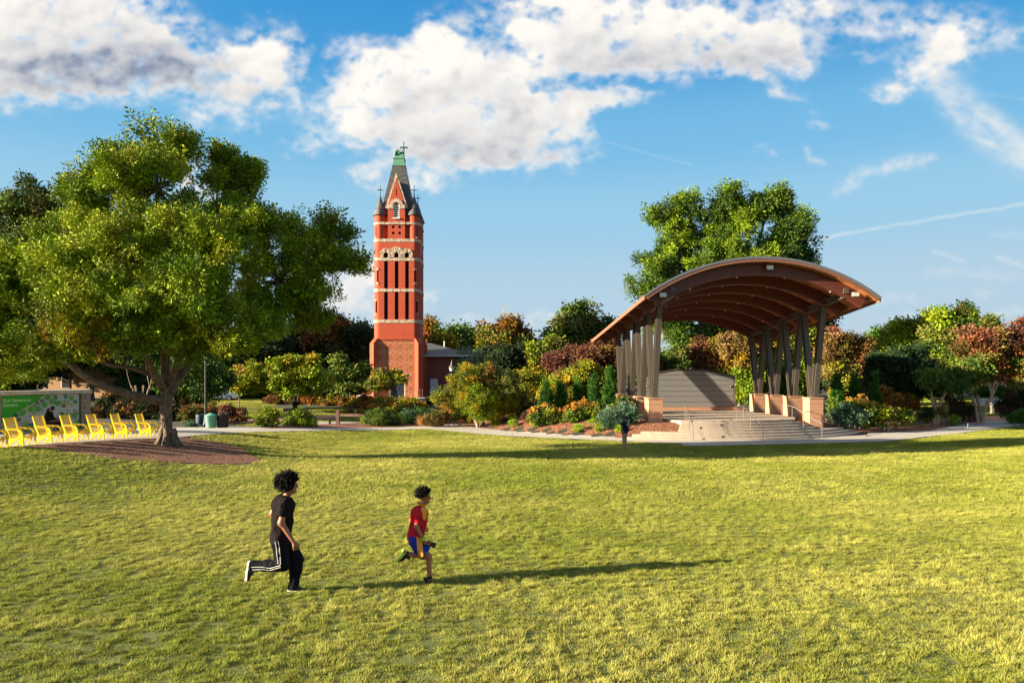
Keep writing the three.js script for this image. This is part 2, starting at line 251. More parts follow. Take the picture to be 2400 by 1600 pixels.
  const shade = (x, y, z) => {          // colour of the sky in one direction
    const el = Math.asin(clamp(y, -1, 1)) * 180 / Math.PI;
    if (el < -0.6) return [0.16, 0.17, 0.15];
    let c = A(Math.max(el, 0));
    const glow = Math.max(0, x * sunU.x + y * sunU.y + z * sunU.z); c = mix3(c, [1.0, 0.86, 0.68], 0.55 * Math.pow(glow, 14) + 0.16 * Math.pow(glow, 3) * Math.exp(-el / 18));
    let alpha = 0, b = 1, mapped = false;
    if (z < -0.2) {
      const X = 1200 + F * x / -z, Y = HORIZON - F * y / -z;
      if (X > -260 && X < 2660 && Y > -160 && Y < 900) {
        mapped = true;
        const d0 = dens(X, Y);
        if (d0 > -0.22) {
          alpha = ss(-0.22, 0.58, d0) * (0.55 + 0.45 * ss(0.0, 0.5, d0));
          const soft = (p, q) => billow(p / 112, q / 88, 3) * 0.7 + rough(p / 70, q / 54, 2) * 0.4, e0 = soft(X, Y), e1 = soft(X - 22, Y - 18), e2 = soft(X - 60, Y - 48);
          const over = Math.min(1.6, heap(X - 85, Y - 75)), under = Math.min(1.6, heap(X + 70, Y + 90));
          b = 1.08 + clamp((e0 - e1) * 0.4 + (e0 - e2) * 0.2, -0.22, 0.12) - 0.26 * over * ss(0.1, 0.6, d0) + 0.07 * under;
          let dk = 0; for (const [cx, cy, rx, ry, w] of S) { const p = (X - cx) / rx, q = (Y - cy) / ry; dk += w * Math.exp(-p * p - q * q); }
          b -= dk * (1.05 + 0.7 * rough(X / 90, Y / 60, 4));
        }
        const hv = heap(X + rough(X / 60, Y / 40, 4) * 60, Y + rough(X / 60 + 9, Y / 40, 4) * 40);      // thin torn edges round the heaps
        if (hv > 0.04) { const v = 0.62 * ss(0.04, 0.7, hv) * clamp(0.5 + rough(X / 44 + 3, Y / 30, 5) * 1.7, 0, 1); b = lerp(0.93, b, alpha / (alpha + v + 1e-4)); alpha = alpha + v * (1 - alpha); }
        const fade = Math.min(ss(-260, -40, X), ss(2660, 2440, X), ss(-160, -20, Y)); alpha *= fade;
        for (const [p, w, k, broken] of streaks) {
          const wob = (fbm(X / 30, Y / 30, 3, 500) - 0.5) * w * 1.6, dd = segDist(X + wob, Y + wob, p);
          if (dd < w * 2) { const a = k * Math.exp(-1.6 * (dd / w) ** 2) * lerp(1, clamp(fbm(X / 22 + Y / 60, Y / 14 - X / 40, 4, 510) * 2.1 - 0.5, 0, 1.2), broken); if (a > 0) { b = lerp(0.95, b, alpha / (alpha + a + 1e-4)); alpha = alpha + a * (1 - alpha); } }
        }
        if (fade > 0.999) return mix3(c, mix3(grey, white, clamp(b, 0, 1.06)), clamp(alpha, 0, 1) * lerp(1, 0.72, ss(14, 2, el)));
      }
    }
    if (el > 1.5) {     // the same kind of broken cumulus everywhere else
      const k = 1 / (y + 0.12), qx = x * k * 1.5 + 3, qz = z * k * 1.5 + 9, n = fbm(qx, qz, 4, 600) + 0.35 * (fbm(qx * 4, qz * 4, 3, 620) - 0.5), d = n - 0.56;
      if (d > 0 && !mapped) { alpha = ss(0, 0.12, d) * ss(1.5, 5, el); b = 0.95 - 1.6 * Math.max(0, d - 0.06); }
    }
    return mix3(c, mix3(grey, white, clamp(b, 0, 1)), clamp(alpha, 0, 1) * lerp(1, 0.72, ss(14, 2, el)));
  };
  // fine where the clouds of the photograph stand, four times coarser (then interpolated) elsewhere
  const dir = (col, row) => { const r = ((col + 0.5) / W - 0.5) * 2 * Math.PI, u = ((row + 0.5) / H - 0.5) * Math.PI; return [Math.cos(r) * Math.cos(u), Math.sin(u), Math.sin(r) * Math.cos(u)]; };
  const Q = 4, cw = W / Q + 1, ch = H / Q + 1, coarse = new Float32Array(cw * ch * 3);
  for (let j = 0; j < ch; j++) for (let i = 0; i < cw; i++) coarse.set(shade(...dir((i % (W / Q)) * Q, Math.min(H - 1, j * Q))), (j * cw + i) * 3);
  const c0 = Math.floor(W * (0.25 - 0.125)), c1 = Math.ceil(W * (0.25 + 0.125)), r0 = Math.floor(H * 0.5), r1 = Math.ceil(H * (0.5 + 31 / 180));
  for (let j = 0; j < H; j++) for (let i = 0; i < W; i++) {
    const o = (j * W + i) * 4;
    if (i >= c0 && i < c1 && j >= r0 && j < r1) { px(data, o, shade(...dir(i, j))); continue; }
    const a = Math.floor(i / Q), b = Math.floor(j / Q), fx = i / Q - a, fy = j / Q - b, p = (b * cw + a) * 3, q = p + cw * 3;
    px(data, o, [0, 1, 2].map((k) => lerp(lerp(coarse[p + k], coarse[p + 3 + k], fx), lerp(coarse[q + k], coarse[q + 3 + k], fx), fy)));
  }
  const t = new THREE.DataTexture(data, W, H, THREE.RGBAFormat, THREE.FloatType);
  t.mapping = THREE.EquirectangularReflectionMapping; t.magFilter = t.minFilter = THREE.LinearFilter; t.wrapS = THREE.RepeatWrapping; t.needsUpdate = true;
  scene.background = t; scene.environment = t;
}

// ---------------------------------------------------------------- ground, paths, beds
function clipCell(poly, x0, z0, x1, z1) {
  const cut = (p, inside, cross) => { const o = []; for (let i = 0; i < p.length; i++) { const a = p[i], b = p[(i + 1) % p.length], A = inside(a), B = inside(b); if (A) o.push(a); if (A !== B) o.push(cross(a, b)); } return o; };
  const cx = (x) => (a, b) => { const t = (x - a[0]) / (b[0] - a[0]); return [x, a[1] + (b[1] - a[1]) * t]; }, cz = (z) => (a, b) => { const t = (z - a[1]) / (b[1] - a[1]); return [a[0] + (b[0] - a[0]) * t, z]; };
  let p = cut(poly, (a) => a[0] >= x0, cx(x0)); if (p.length) p = cut(p, (a) => a[0] <= x1, cx(x1)); if (p.length) p = cut(p, (a) => a[1] >= z0, cz(z0)); if (p.length) p = cut(p, (a) => a[1] <= z1, cz(z1));
  return p;
}
function sheet(poly, lift, cell = 1, hfn = groundY) {             // a sheet that lies on the land inside an outline of [x, z] points
  const xs = poly.map((p) => p[0]), zs = poly.map((p) => p[1]), pos = [], uv = [];
  const X0 = Math.floor(Math.min(...xs) / cell) * cell, X1 = Math.max(...xs), Z0 = Math.floor(Math.min(...zs) / cell) * cell, Z1 = Math.max(...zs);
  for (let x = X0; x < X1; x += cell) for (let z = Z0; z < Z1; z += cell) {
    const c = clipCell(poly, x, z, x + cell, z + cell); if (c.length < 3) continue;
    const v = c.map((p) => new THREE.Vector2(p[0], p[1])); if (Math.abs(THREE.ShapeUtils.area(v)) < 1e-6) continue;
    if (THREE.ShapeUtils.isClockWise(v)) v.reverse();
    for (const f of THREE.ShapeUtils.triangulateShape(v, [])) for (const k of [f[0], f[2], f[1]]) { const q = v[k]; pos.push(q.x, hfn(q.x, q.y) + lift, q.y); uv.push(q.x, q.y); }
  }
  let g = new THREE.BufferGeometry(); g.setAttribute('position', new THREE.Float32BufferAttribute(pos, 3)); g.setAttribute('uv', new THREE.Float32BufferAttribute(uv, 2));
  g = mergeVertices(g, 1e-4); g.computeVertexNormals(); return g;
}
const inside = (poly, x, z) => { let r = false; for (let i = 0, j = poly.length - 1; i < poly.length; j = i++) { const [xi, zi] = poly[i], [xj, zj] = poly[j]; if ((zi > z) !== (zj > z) && x < (xj - xi) * (z - zi) / (zj - zi) + xi) r = !r; } return r; };
const trace = (list) => list.map(([px, py]) => { const p = onGround(px, py); return [p.x, p.z]; });
{
  const g = new THREE.BufferGeometry(), pos = [], uv = [], idx = [];
  const lines = (a, b, fine0, fine1, fine, far) => { const o = []; for (let v = a; v < b;) { o.push(v); v += v >= fine0 && v < fine1 ? fine : far; } o.push(b); return o; };
  const xs = lines(-900, 900, -70, 70, 1, 20), zs = lines(-1000, 60, -140, 60, 1, 20);
  zs.forEach((z, j) => xs.forEach((x, i) => { pos.push(x, groundY(x, z), z); uv.push(x, z); if (i && j) { const a = (j - 1) * xs.length + i - 1, b = a + xs.length; idx.push(a, b, a + 1, b, b + 1, a + 1); } }));
  g.setAttribute('position', new THREE.Float32BufferAttribute(pos, 3)); g.setAttribute('uv', new THREE.Float32BufferAttribute(uv, 2)); g.setIndex(idx); g.computeVertexNormals();
  structure('ground', g, M.duff, 'dark planted ground stretching behind the lawn and paths', 'ground');
}
const LAWN_EDGE = trace([[-300, 1076], [-60, 1055], [60, 1047], [200, 1038], [367, 1029], [415, 1027], [500, 1019], [604, 1013], [700, 1011], [820, 1009], [986, 1006], [1030, 1009], [1107, 1016], [1192, 1023], [1320, 1029], [1447, 1034], [1530, 1038], [1596, 1041], [1602, 1046], [1700, 1045], [1841, 1042], [1960, 1039], [2080, 1035], [2160, 1026], [2240, 1017.5], [2330, 1006], [2400, 996.5], [2520, 984], [2800, 965]]);
const LAWN = [[-40, 5], ...LAWN_EDGE, [70, 5]];
const BACK_EDGE = trace([[2800, 955], [2520, 972], [2400, 984], [2300, 987], [2250, 997], [2176, 1011], [2110, 1013], [2036, 1016]]);
const PATH = [...LAWN_EDGE, ...BACK_EDGE, [24, -49], [20, -47.5], [12, -46], [8, -45.5], ...trace([[1472, 1028.5], [1447, 1026], [1320, 1019.7], [1192, 1011], [1090, 999.6], [1060, 995], [1000, 997], [880, 999], [860, 989], [700, 990], [600, 1000.5], [430, 1003], [230, 1004], [0, 1005], [-300, 1008]])];
const TRUNK = standAt(393, 31);
const MULCH_RING = []; for (let i = 0; i < 40; i++) { const a = i / 40 * Math.PI * 2, r = 4.2 + 0.22 * Math.sin(a * 3) + 0.2 * Math.sin(a * 5 + 1); MULCH_RING.push([TRUNK.x - 0.6 + Math.cos(a) * r * 1.12, TRUNK.z + 1.0 + Math.sin(a) * r * 1.04]); }
structure('lawn', sheet(LAWN, 0.01), M.soil, 'wide green park lawn sloping gently down to the stage', 'lawn');
structure('path', sheet(PATH, 0.045), M.concrete, 'pale concrete path curving round the far edge of the lawn', 'path');
structure('mulch_bed', sheet(MULCH_RING, 0.028, 0.5), M.mulch, 'round brown mulch bed under the big oak', 'mulch bed');
const BED_L = [...trace([[1060, 994.5], [1090, 999.3], [1192, 1010.7], [1320, 1019.3], [1447, 1025.6], [1474, 1030]]), [11.7, -46.5], [11.7, -62], [-6, -62]];
const BED_R = [...trace([[2036, 1016.4], [2110, 1013.4], [2176, 1011.4], [2250, 997.4], [2290, 990]]), [37, -66], [19.6, -66], [19.6, -48]];
structure('mulch_bed', sheet(BED_L, 0.03), M.mulch, 'mulched planting bed left of the stage steps', 'mulch bed');
structure('mulch_bed', sheet(BED_R, 0.03), M.mulch, 'mulched planting bed right of the stage steps', 'mulch bed');
const BED_M = [...trace([[610, 1006], [700, 1004.5], [880, 1003], [1000, 999.5], [1058, 995.5], [1000, 988], [880, 987], [800, 994], [700, 997]])];
structure('mulch_bed', sheet(BED_M, 0.055), M.mulch, 'narrow mulch bed under the shrubs along the path before the tower', 'mulch bed');
const BRICKWALK = trace([[540, 987], [640, 980], [760, 975], [900, 965], [900, 970], [760, 982], [650, 988], [560, 994]]);
structure('brick_walk', sheet(BRICKWALK, 0.05), M.brickPath, 'reddish brick walk crossing the small lawn before the tower', 'walk');
structure('plaza', sheet(trace([[2296, 987], [2440, 987], [2410, 976], [2296, 976]]), 0.06), M.brickPath, 'reddish paved ramp leading off the path at the far right', 'walk');

// grass: tiles of real blades, scattered over the lawn
{
  const blade = (R, h, tint) => ({ h, a: R() * Math.PI * 2, tint });
  const tile = (size, n, hgt, wid, seed) => {
    const R = rng(seed), pos = new Float32Array(n * 9), col = new Float32Array(n * 9), nor = new Float32Array(n * 9);
    for (let i = 0; i < n; i++) {
      const x = (R() - 0.5) * size, z = (R() - 0.5) * size, clump = fbm(x * 9 + seed * 3, z * 9, 3, seed), lean = fbm(x * 5 + 50, z * 5, 2, seed + 9) * Math.PI * 4;
      const h = hgt * (0.22 + 4.6 * clump * clump * clump) * (0.7 + 0.6 * R()), a = R() * Math.PI * 2, w = wid * (0.7 + 0.6 * R());
      const lx = Math.cos(lean) * h * 0.6 + (R() - 0.5) * h * 1.3, lz = Math.sin(lean) * h * 0.6 + (R() - 0.5) * h * 1.3, o = i * 9;
      pos.set([x - Math.cos(a) * w / 2, -0.005, z - Math.sin(a) * w / 2, x + Math.cos(a) * w / 2, -0.005, z + Math.sin(a) * w / 2, x + lx, h, z + lz], o);
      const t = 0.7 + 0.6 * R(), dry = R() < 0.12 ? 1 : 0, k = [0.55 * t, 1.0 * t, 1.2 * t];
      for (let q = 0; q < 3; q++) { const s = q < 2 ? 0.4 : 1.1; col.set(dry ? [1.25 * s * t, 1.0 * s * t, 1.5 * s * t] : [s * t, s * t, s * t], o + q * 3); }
      nor.set([Math.sin(a) * 0.3, 0.95, -Math.cos(a) * 0.3], o); nor.set([Math.sin(a) * 0.3, 0.95, -Math.cos(a) * 0.3], o + 3); nor.set([Math.sin(a) * 0.3, 0.95, -Math.cos(a) * 0.3], o + 6);
    }
    const g = new THREE.BufferGeometry(); g.setAttribute('position', new THREE.BufferAttribute(pos, 3)); g.setAttribute('color', new THREE.BufferAttribute(col, 3)); g.computeVertexNormals(); return g;
  };
  const gm = new THREE.MeshPhysicalMaterial({ vertexColors: true, roughness: 0.75, transmission: 0.35, thickness: 0, specularIntensity: 0.3, side: THREE.DoubleSide }); gm.name = 'grass blades'; gm.color.setRGB(1, 1, 1);
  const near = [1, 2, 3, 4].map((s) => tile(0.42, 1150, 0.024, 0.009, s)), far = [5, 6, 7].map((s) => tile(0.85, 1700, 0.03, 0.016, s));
  const fill = (group, tiles, size, pick, seed, short = 1) => {
    const R = rng(seed), lists = tiles.map(() => []);
    for (const [x0, x1, z0, z1, test] of pick) for (let z = z0; z < z1; z += size) for (let x = x0; x < x1; x += size) {
      const X = x + (R() - 0.5) * size * 0.3, Z = z + (R() - 0.5) * size * 0.3, r1 = R(), r2 = R(), r3 = R();
      if (!test(X, Z)) continue;
      lists[Math.floor(r1 * tiles.length)].push([X, Z, r2, r3]);
    }
    lists.forEach((l, k) => {
      if (!l.length) return;
      const m = shadows(new THREE.InstancedMesh(tiles[k], gm, l.length)), q = new THREE.Object3D(), c = new THREE.Color();
      l.forEach(([x, z, a, b], i) => {
        const e = 0.4, nx = groundY(x - e, z) - groundY(x + e, z), nz = groundY(x, z - e) - groundY(x, z + e);
        const patch = fbm(x * 0.22, z * 0.22, 3, 70), mid = fbm(x * 1.1, z * 1.6, 3, 75), hgt = (0.3 + 1.35 * mid + 0.2 * b) * short;
        q.position.set(x, groundY(x, z) + 0.008, z); q.up.set(0, 1, 0); q.quaternion.setFromUnitVectors(V(0, 1, 0), V(nx, 2 * e, nz).normalize()); q.rotateY(Math.floor(a * 4) * Math.PI / 2 + (b - 0.5) * 0.6); q.scale.set(1.06, hgt, 1.06); q.updateMatrix(); m.setMatrixAt(i, q.matrix);
        const dry = ss(0.25, 0.85, patch * 0.6 + mid * 0.4), col = mix3([0.3, 0.345, 0.032], [0.58, 0.55, 0.12], dry); c.setRGB(...mul3(col, 0.85 + 0.3 * b)); m.setColorAt(i, c);
      });
      m.name = 'blades'; m.userData.kind = 'stuff'; group.add(m);
    });
  };
  const wedge = (x, z) => Math.abs(x) < -z * 0.78 + 4.5;
  const onLawn = (x, z, m) => inside(LAWN, x, z) && inside(LAWN, x + m, z) && inside(LAWN, x - m, z) && inside(LAWN, x, z - m) && !inside(MULCH_RING, x, z);
  const lawn = thing('grass', 'short mown grass covering the whole lawn', 'grass'); lawn.userData.kind = 'stuff';
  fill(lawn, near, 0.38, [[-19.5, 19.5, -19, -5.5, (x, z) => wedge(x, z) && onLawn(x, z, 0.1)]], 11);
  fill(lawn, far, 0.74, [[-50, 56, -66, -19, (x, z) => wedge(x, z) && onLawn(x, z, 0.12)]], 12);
  const GREEN = trace([[560, 1000], [860, 987], [900, 964], [700, 955], [560, 962]]), bank = trace([[2130, 985], [2400, 975], [2400, 935], [2080, 935]]);
  const back = thing('grass', 'strip of sunlit grass behind the path before the tower', 'grass'); back.userData.kind = 'stuff';
  fill(back, far, 0.74, [[-40, -10, -100, -48, (x, z) => inside(GREEN, x, z) && !inside(BRICKWALK, x, z) && !inside(PATH, x, z)]], 13, 0.8);
  const far2 = trace([[340, 966], [640, 957], [640, 930], [340, 930]]), rear = thing('grass', 'grass in the shade beyond the benches and bins', 'grass'); rear.userData.kind = 'stuff';
  fill(rear, far, 0.8, [[-70, -15, -120, -50, (x, z) => inside(far2, x, z) && !inside(PATH, x, z) && !inside(GREEN, x, z)]], 15, 0.9);
  const slope = thing('grass', 'grassy bank at the far right beyond the planting bed', 'grass'); slope.userData.kind = 'stuff';
  fill(slope, far, 0.74, [[25, 70, -110, -50, (x, z) => inside(bank, x, z) && !inside(PATH, x, z)]], 14, 0.8);
}

// ---------------------------------------------------------------- the bandstand
const YAW = 5.21 * Math.PI / 180, STAGE = V(15.17, 0, -49.5);
const stageP = (x, y, z) => V(x, y, z).applyAxisAngle(V(0, 1, 0), YAW).add(STAGE);
const N_STEPS = 7, RISE = 1.1 / N_STEPS, R0 = 15.3, TREAD = 0.37;
const polar = (r, a) => [STEP_C.x + r * Math.sin(a), STEP_C.z + r * Math.cos(a)];
{
  const stairs = thing('stage_steps', 'broad curved concrete steps up to the bandstand floor', 'steps', [0, 0, 0]);
  const lo = [[-20.4, 50], [-19.2, 48.3], [-17.3, 45.6]], hi = [[-7.6, 33.2], [-7.2, 32.4], [-6.8, 31.4], [-6.6, 30.5]];
  for (let i = 0; i < N_STEPS; i++) {
    const [a0, a1] = (i < 3 ? lo[i] : hi[i - 3]).map((x) => x * Math.PI / 180), r = R0 - i * TREAD, y = -1.11 + RISE * i, shape = [];
    for (let k = 0; k <= 40; k++) shape.push(polar(r, lerp(a0, a1, k / 40)));
    for (let k = 40; k >= 0; k--) shape.push(polar(r - (i === N_STEPS - 1 ? 0.6 : 1.3), lerp(a0, a1, k / 40)));
    const g = ext(shape.map(([x, z]) => [x, -z]), RISE + 0.14 - 0.016, 0.008).rotateX(-Math.PI / 2).translate(0, y - 0.14 + 0.008, 0);
    if (i < N_STEPS - 1) part(stairs, 'step', boxUV(toCreasedNormals(g, 0.6)), M.stepStone);
    else part(stairs, 'step', boxUV(toCreasedNormals(g, 0.6)), M.stepStone);
  }
  const floor = [];
  for (let k = 0; k <= 40; k++) floor.push(polar(R0 - (N_STEPS - 1) * TREAD - 0.02, lerp(-6.6, 30.5, k / 40) * Math.PI / 180));
  for (const [x, z] of [[5.15, -1.6], [5.15, -12.4], [-5.15, -12.4], [-5.15, -0.6]]) { const p = stageP(x, 0, z); floor.push([p.x, p.z]); }
  const fg = ext(floor.map(([x, z]) => [x, -z]), 0.5).rotateX(-Math.PI / 2).translate(0, -0.5 + 0.006, 0);
  structure('stage_floor', boxUV(fg), M.stepStone, 'flat concrete stage floor under the arched roof', 'stage');
}
// handrails
[[-5.0, 'handrail of round steel on the left of the stage steps'], [11.4, 'handrail of round steel in the middle of the stage steps'], [28.6, 'handrail of round steel on the right of the stage steps']].forEach(([deg, label]) => {
  const a = deg * Math.PI / 180, P = (r, y) => { const [x, z] = polar(r, a); return V(x, y, z); };
  const t = thing('handrail', label, 'handrail', P(14, -1.11), 0, 'handrails on the stage steps'), o = t.position, L = (r, y) => P(r, y).sub(o);
  const posts = [[12.35, 0.006, 0.93], [13.2, 0.006, 0.9], [14.1, -0.48, 0.44], [15.55, -1.07, -0.14]];
  for (const [r, y0, y1] of posts) part(t, 'post', bar(L(r, y0), L(r, y1), 0.024, 8), M.rail);
  part(t, 'rail', tubeAlong([L(12.35, 0.93), L(12.9, 0.92), L(13.3, 0.86), L(14.4, 0.32), L(15.55, -0.14)], [0.026, 0.026, 0.026, 0.026, 0.026], 8), M.rail);
});
{
  const R = 13.0, ARC_T = Math.asin(7.53 / R), CY = 10.29 - R, ZF = 4.8, ZB = -11.4, SLOPE = 0.122;
  const shear = (z) => -SLOPE * (ZF - z);
  function arch(ro, ri, t0, t1, z0, z1, n = 40) {               // a curved slab between two radii, following the roof's fall to the back
    const pos = [], uv = [], idx = []; const ring = (r, z) => { const k = pos.length / 3; for (let i = 0; i <= n; i++) { const t = lerp(t0, t1, i / n); pos.push(Math.sin(t) * r, CY + Math.cos(t) * r + shear(z), z); uv.push(t * R, 0); } return k; };
    const strip = (a, b, wa, wb) => { for (let i = 0; i <= n; i++) { uv[(a + i) * 2 + 1] = wa; uv[(b + i) * 2 + 1] = wb; } for (let i = 0; i < n; i++) idx.push(a + i, b + i, a + i + 1, b + i, b + i + 1, a + i + 1); };
    let a = ring(ro, z1), b = ring(ro, z0); strip(b, a, z0, z1); a = ring(ri, z1); b = ring(ri, z0); strip(a, b, z1, z0);
    a = ring(ro, z1); b = ring(ri, z1); strip(a, b, ro - ri, 0); a = ring(ro, z0); b = ring(ri, z0); strip(b, a, 0, ro - ri);
    for (const i of [0, n]) { const k = pos.length / 3; for (const [r, z] of [[ro, z1], [ri, z1], [ri, z0], [ro, z0]]) { const t = i ? t1 : t0; pos.push(Math.sin(t) * r, CY + Math.cos(t) * r + shear(z), z); uv.push(r, z); } if (i) idx.push(k, k + 1, k + 2, k, k + 2, k + 3); else idx.push(k, k + 2, k + 1, k, k + 3, k + 2); }
    const g = new THREE.BufferGeometry(); g.setAttribute('position', new THREE.Float32BufferAttribute(pos, 3)); g.setAttribute('uv', new THREE.Float32BufferAttribute(uv, 2)); g.setIndex(idx); g.computeVertexNormals(); return g;
  }
  const deckUV = (g) => { const u = g.attributes.uv; return g; };
  const t = thing('bandstand', 'open bandstand with a curved timber roof on slanted steel columns', 'bandstand', STAGE, YAW);
  const roof = part(t, 'roof', arch(R, R - 0.07, -ARC_T, ARC_T, ZB, ZF), M.roofMetal);
  part(roof, 'edge_trim', arch(R + 0.02, R - 0.12, -ARC_T - 0.004, ARC_T + 0.004, ZF + 0.004, ZF + 0.05), M.roofMetal);
  part(roof, 'decking', arch(R - 0.075, R - 0.19, -ARC_T + 0.003, ARC_T - 0.003, ZB + 0.03, ZF - 0.06), M.deck);
  part(roof, 'fascia', arch(R - 0.124, R - 0.3, -ARC_T, ARC_T, ZF - 0.055, ZF + 0.03), M.fascia);
  part(roof, 'fascia', arch(R - 0.195, R - 0.34, -ARC_T, ARC_T, ZB, ZB + 0.08), M.fascia);
  const eave = (s) => { const x = Math.sin(ARC_T) * R * s, y = CY + Math.cos(ARC_T) * R; return beam(V(x + s * 0.03, y - 0.16 + shear(ZF), ZF - 0.06), V(x + s * 0.03, y - 0.16 + shear(ZB), ZB + 0.09), 0.06, 0.24); };
  part(roof, 'fascia', eave(-1), M.fascia); part(roof, 'fascia', eave(1), M.fascia);
  const NA = 7, archZ = (i) => lerp(4.0, -10.6, i / (NA - 1)), XB = 5.62;
  for (let i = 0; i < NA; i++) {
    const rib = part(t, 'arch', arch(R - 0.2, R - 0.93, -ARC_T + 0.035, ARC_T - 0.035, archZ(i) - 0.13, archZ(i) + 0.13), M.glulam);
    for (const s of [-1, 1]) for (const f of [0.98]) { const tt = s * (ARC_T - 0.03), x = Math.sin(tt) * (R - 0.27), y = CY + Math.cos(tt) * (R - 0.27) + shear(archZ(i)); part(rib, 'rafter_tail', bx(0.24, 0.16, 0.2, x, y - 0.1, archZ(i)), M.fascia); }
    if (i < 6) for (const f of [-0.62, -0.2, 0.22, 0.64]) { const tt = f * ARC_T, r = R - 0.98; part(rib, 'hook_ring', new THREE.TorusGeometry(0.045, 0.012, 5, 12).translate(Math.sin(tt) * r, CY + Math.cos(tt) * r + shear(archZ(i)) - 0.02, archZ(i) + 0.05), M.white); }
  }
  const beamY = (z) => 7.6 - 0.122 * (1.48 - z) - 0.02;
  for (const s of [-1, 1]) {
    const x = XB * s, a = V(x, beamY(4.1) + 0.18, 4.1), b = V(x, beamY(-10.75) + 0.18, -10.75), up = V(0, 0.17, 0), dn = V(0, -0.17, 0);
    const bm = part(t, 'longitudinal_beam', [beam(a, b, 0.04, 0.3), beam(a.clone().add(up), b.clone().add(up), 0.28, 0.05), beam(a.clone().add(dn), b.clone().add(dn), 0.28, 0.05)], M.steel);
    for (let i = 0; i < NA; i++) {
      const z = archZ(i), y = beamY(z) + 0.37, tt = Math.asin(x / R), yt = CY + Math.cos(tt) * R + shear(z) - 0.45;
      part(bm, 'bracket', [bx(0.06, Math.max(0.3, yt - y), 0.36, x - s * 0.02, (y + yt) / 2, z), bx(0.34, Math.max(0.3, (yt - y) * 0.55), 0.06, x, y + (yt - y) * 0.27, z + 0.17)], M.steel);
    }
    const step = 2.95;
    for (let k = 0; k < 4; k++) {
      const z = -k * step;
      for (const q of [-1, 1]) {
        const p0 = V(x + s * 0.02, 1.45, z + q * 0.2), zt = z + q * (step / 2 - 0.16), p1 = V(x, beamY(zt) + 0.02, zt), dirx = V(1, 0, 0), w = 0.36, dpt = 0.34;
        const d = p1.clone().sub(p0).normalize(), side = d.clone().cross(dirx).normalize();
        const off = (v, m) => v.clone().addScaledVector(side, m);
        const web = beam(p0, p1, w - 0.06, 0.035, side), f1 = beam(off(p0, dpt / 2), off(p1, dpt / 2), w, 0.04, side), f2 = beam(off(p0, -dpt / 2), off(p1, -dpt / 2), w, 0.04, side);
        // flanges across the span, web along it
        part(t, 'column', [beam(p0, p1, 0.035, dpt - 0.04, side), f1, f2], M.steel);
      }
    }
  }
  for (const [f, dy] of [[-0.86, 0.12], [0.06, 0.02], [0.82, 0.12]]) {
    const tt = f * ARC_T, r = R - 0.48, x = Math.sin(tt) * r, y = CY + Math.cos(tt) * r + shear(4.0) - dy * 0.6;
    const fl = part(t, 'floodlight', rbx(0.46, 0.3, 0.2, 0.02, x, y, 4.42), M.rail); part(fl, 'lens', bx(0.4, 0.24, 0.02, x, y, 4.53), M.lampGlass); part(fl, 'arm', bx(0.06, 0.06, 0.2, x, y, 4.23), M.rail);
  }
  { const fl = part(t, 'floodlight', rbx(0.28, 0.36, 0.2, 0.02, -5.25, 5.6, 0.4), M.rail); part(fl, 'lens', bx(0.24, 0.3, 0.02, -5.25, 5.6, 0.515), M.lampGlass); part(fl, 'arm', bx(0.3, 0.05, 0.05, -5.45, 5.55, 0.32), M.rail); }
  // stone piers
  const names = ['front', 'second', 'third', 'rear'];
  for (const s of [-1, 1]) for (let k = 0; k < 4; k++) {
    const p = stageP(s * XB, 0, -k * 2.95), g0 = -0.75;
    const q = thing('stone_pier', `${names[k]} orange sandstone pier carrying the columns on the ${s < 0 ? 'left' : 'right'} of the stage`, 'pier', V(p.x, g0, p.z), YAW, 'sandstone piers under the bandstand columns');
    const cuts = [0, 0.78, 1.3, 1.76, 2.13]; for (let i = 0; i < 4; i++) part(q, 'stone_block', boxUV(rbx(0.98, cuts[i + 1] - cuts[i] - 0.012, 0.98, 0.012, 0, (cuts[i] + cuts[i + 1]) / 2, 0)), M.pierStone);
    part(q, 'cap', boxUV(rbx(1.06, 0.075, 1.06, 0.015, 0, 2.17, 0)), M.pierStone);
  }
  // panelled back wall
  const wz = -11.25, cx = 0.62, hw = 3.95, w = thing('stage_back_wall', 'grey panelled back wall with an arched top at the rear of the stage', 'wall', stageP(cx, 0.02, wz), YAW);
  part(w, 'plinth', boxUV(bx(hw * 2 + 0.16, 0.26, 0.5, 0, 0.13, 0)), M.pierStone);
  const top = (x) => 2.82 + 0.58 * (1 - (x / hw) ** 2), y0 = 0.265, rows = 7, rh = (3.42 - y0) / rows;
  const outline = (a, b, inset) => { const lo = [], up = []; for (let i = 0; i <= 30; i++) { const x = lerp(-hw + inset, hw - inset, i / 30), t1 = Math.min(b, top(x) - inset); if (t1 - a > 0.01) { lo.push([x, a]); up.unshift([x, t1]); } } return [...lo, ...up]; };
  part(w, 'backing', ext(outline(y0, 9, 0.0), 0.2).translate(0, 0, -0.12), M.panelEdge);
  for (let i = 0; i < rows; i++) { const o = outline(y0 + i * rh + 0.012, y0 + (i + 1) * rh - 0.028, 0.07); if (o.length > 4) part(w, 'panel', boxUV(ext(o, 0.035, 0.006).translate(0, 0, 0.085)), M.panel); }
  const cap = []; for (let i = 0; i <= 30; i++) { const x = lerp(-hw - 0.04, hw + 0.04, i / 30); cap.push([x, top(Math.min(hw, Math.abs(x)))]); }
  part(w, 'top_trim', ext([...cap, ...cap.slice().reverse().map(([x, y]) => [x, y + 0.05])], 0.34).translate(0, 0, -0.17), M.steel);
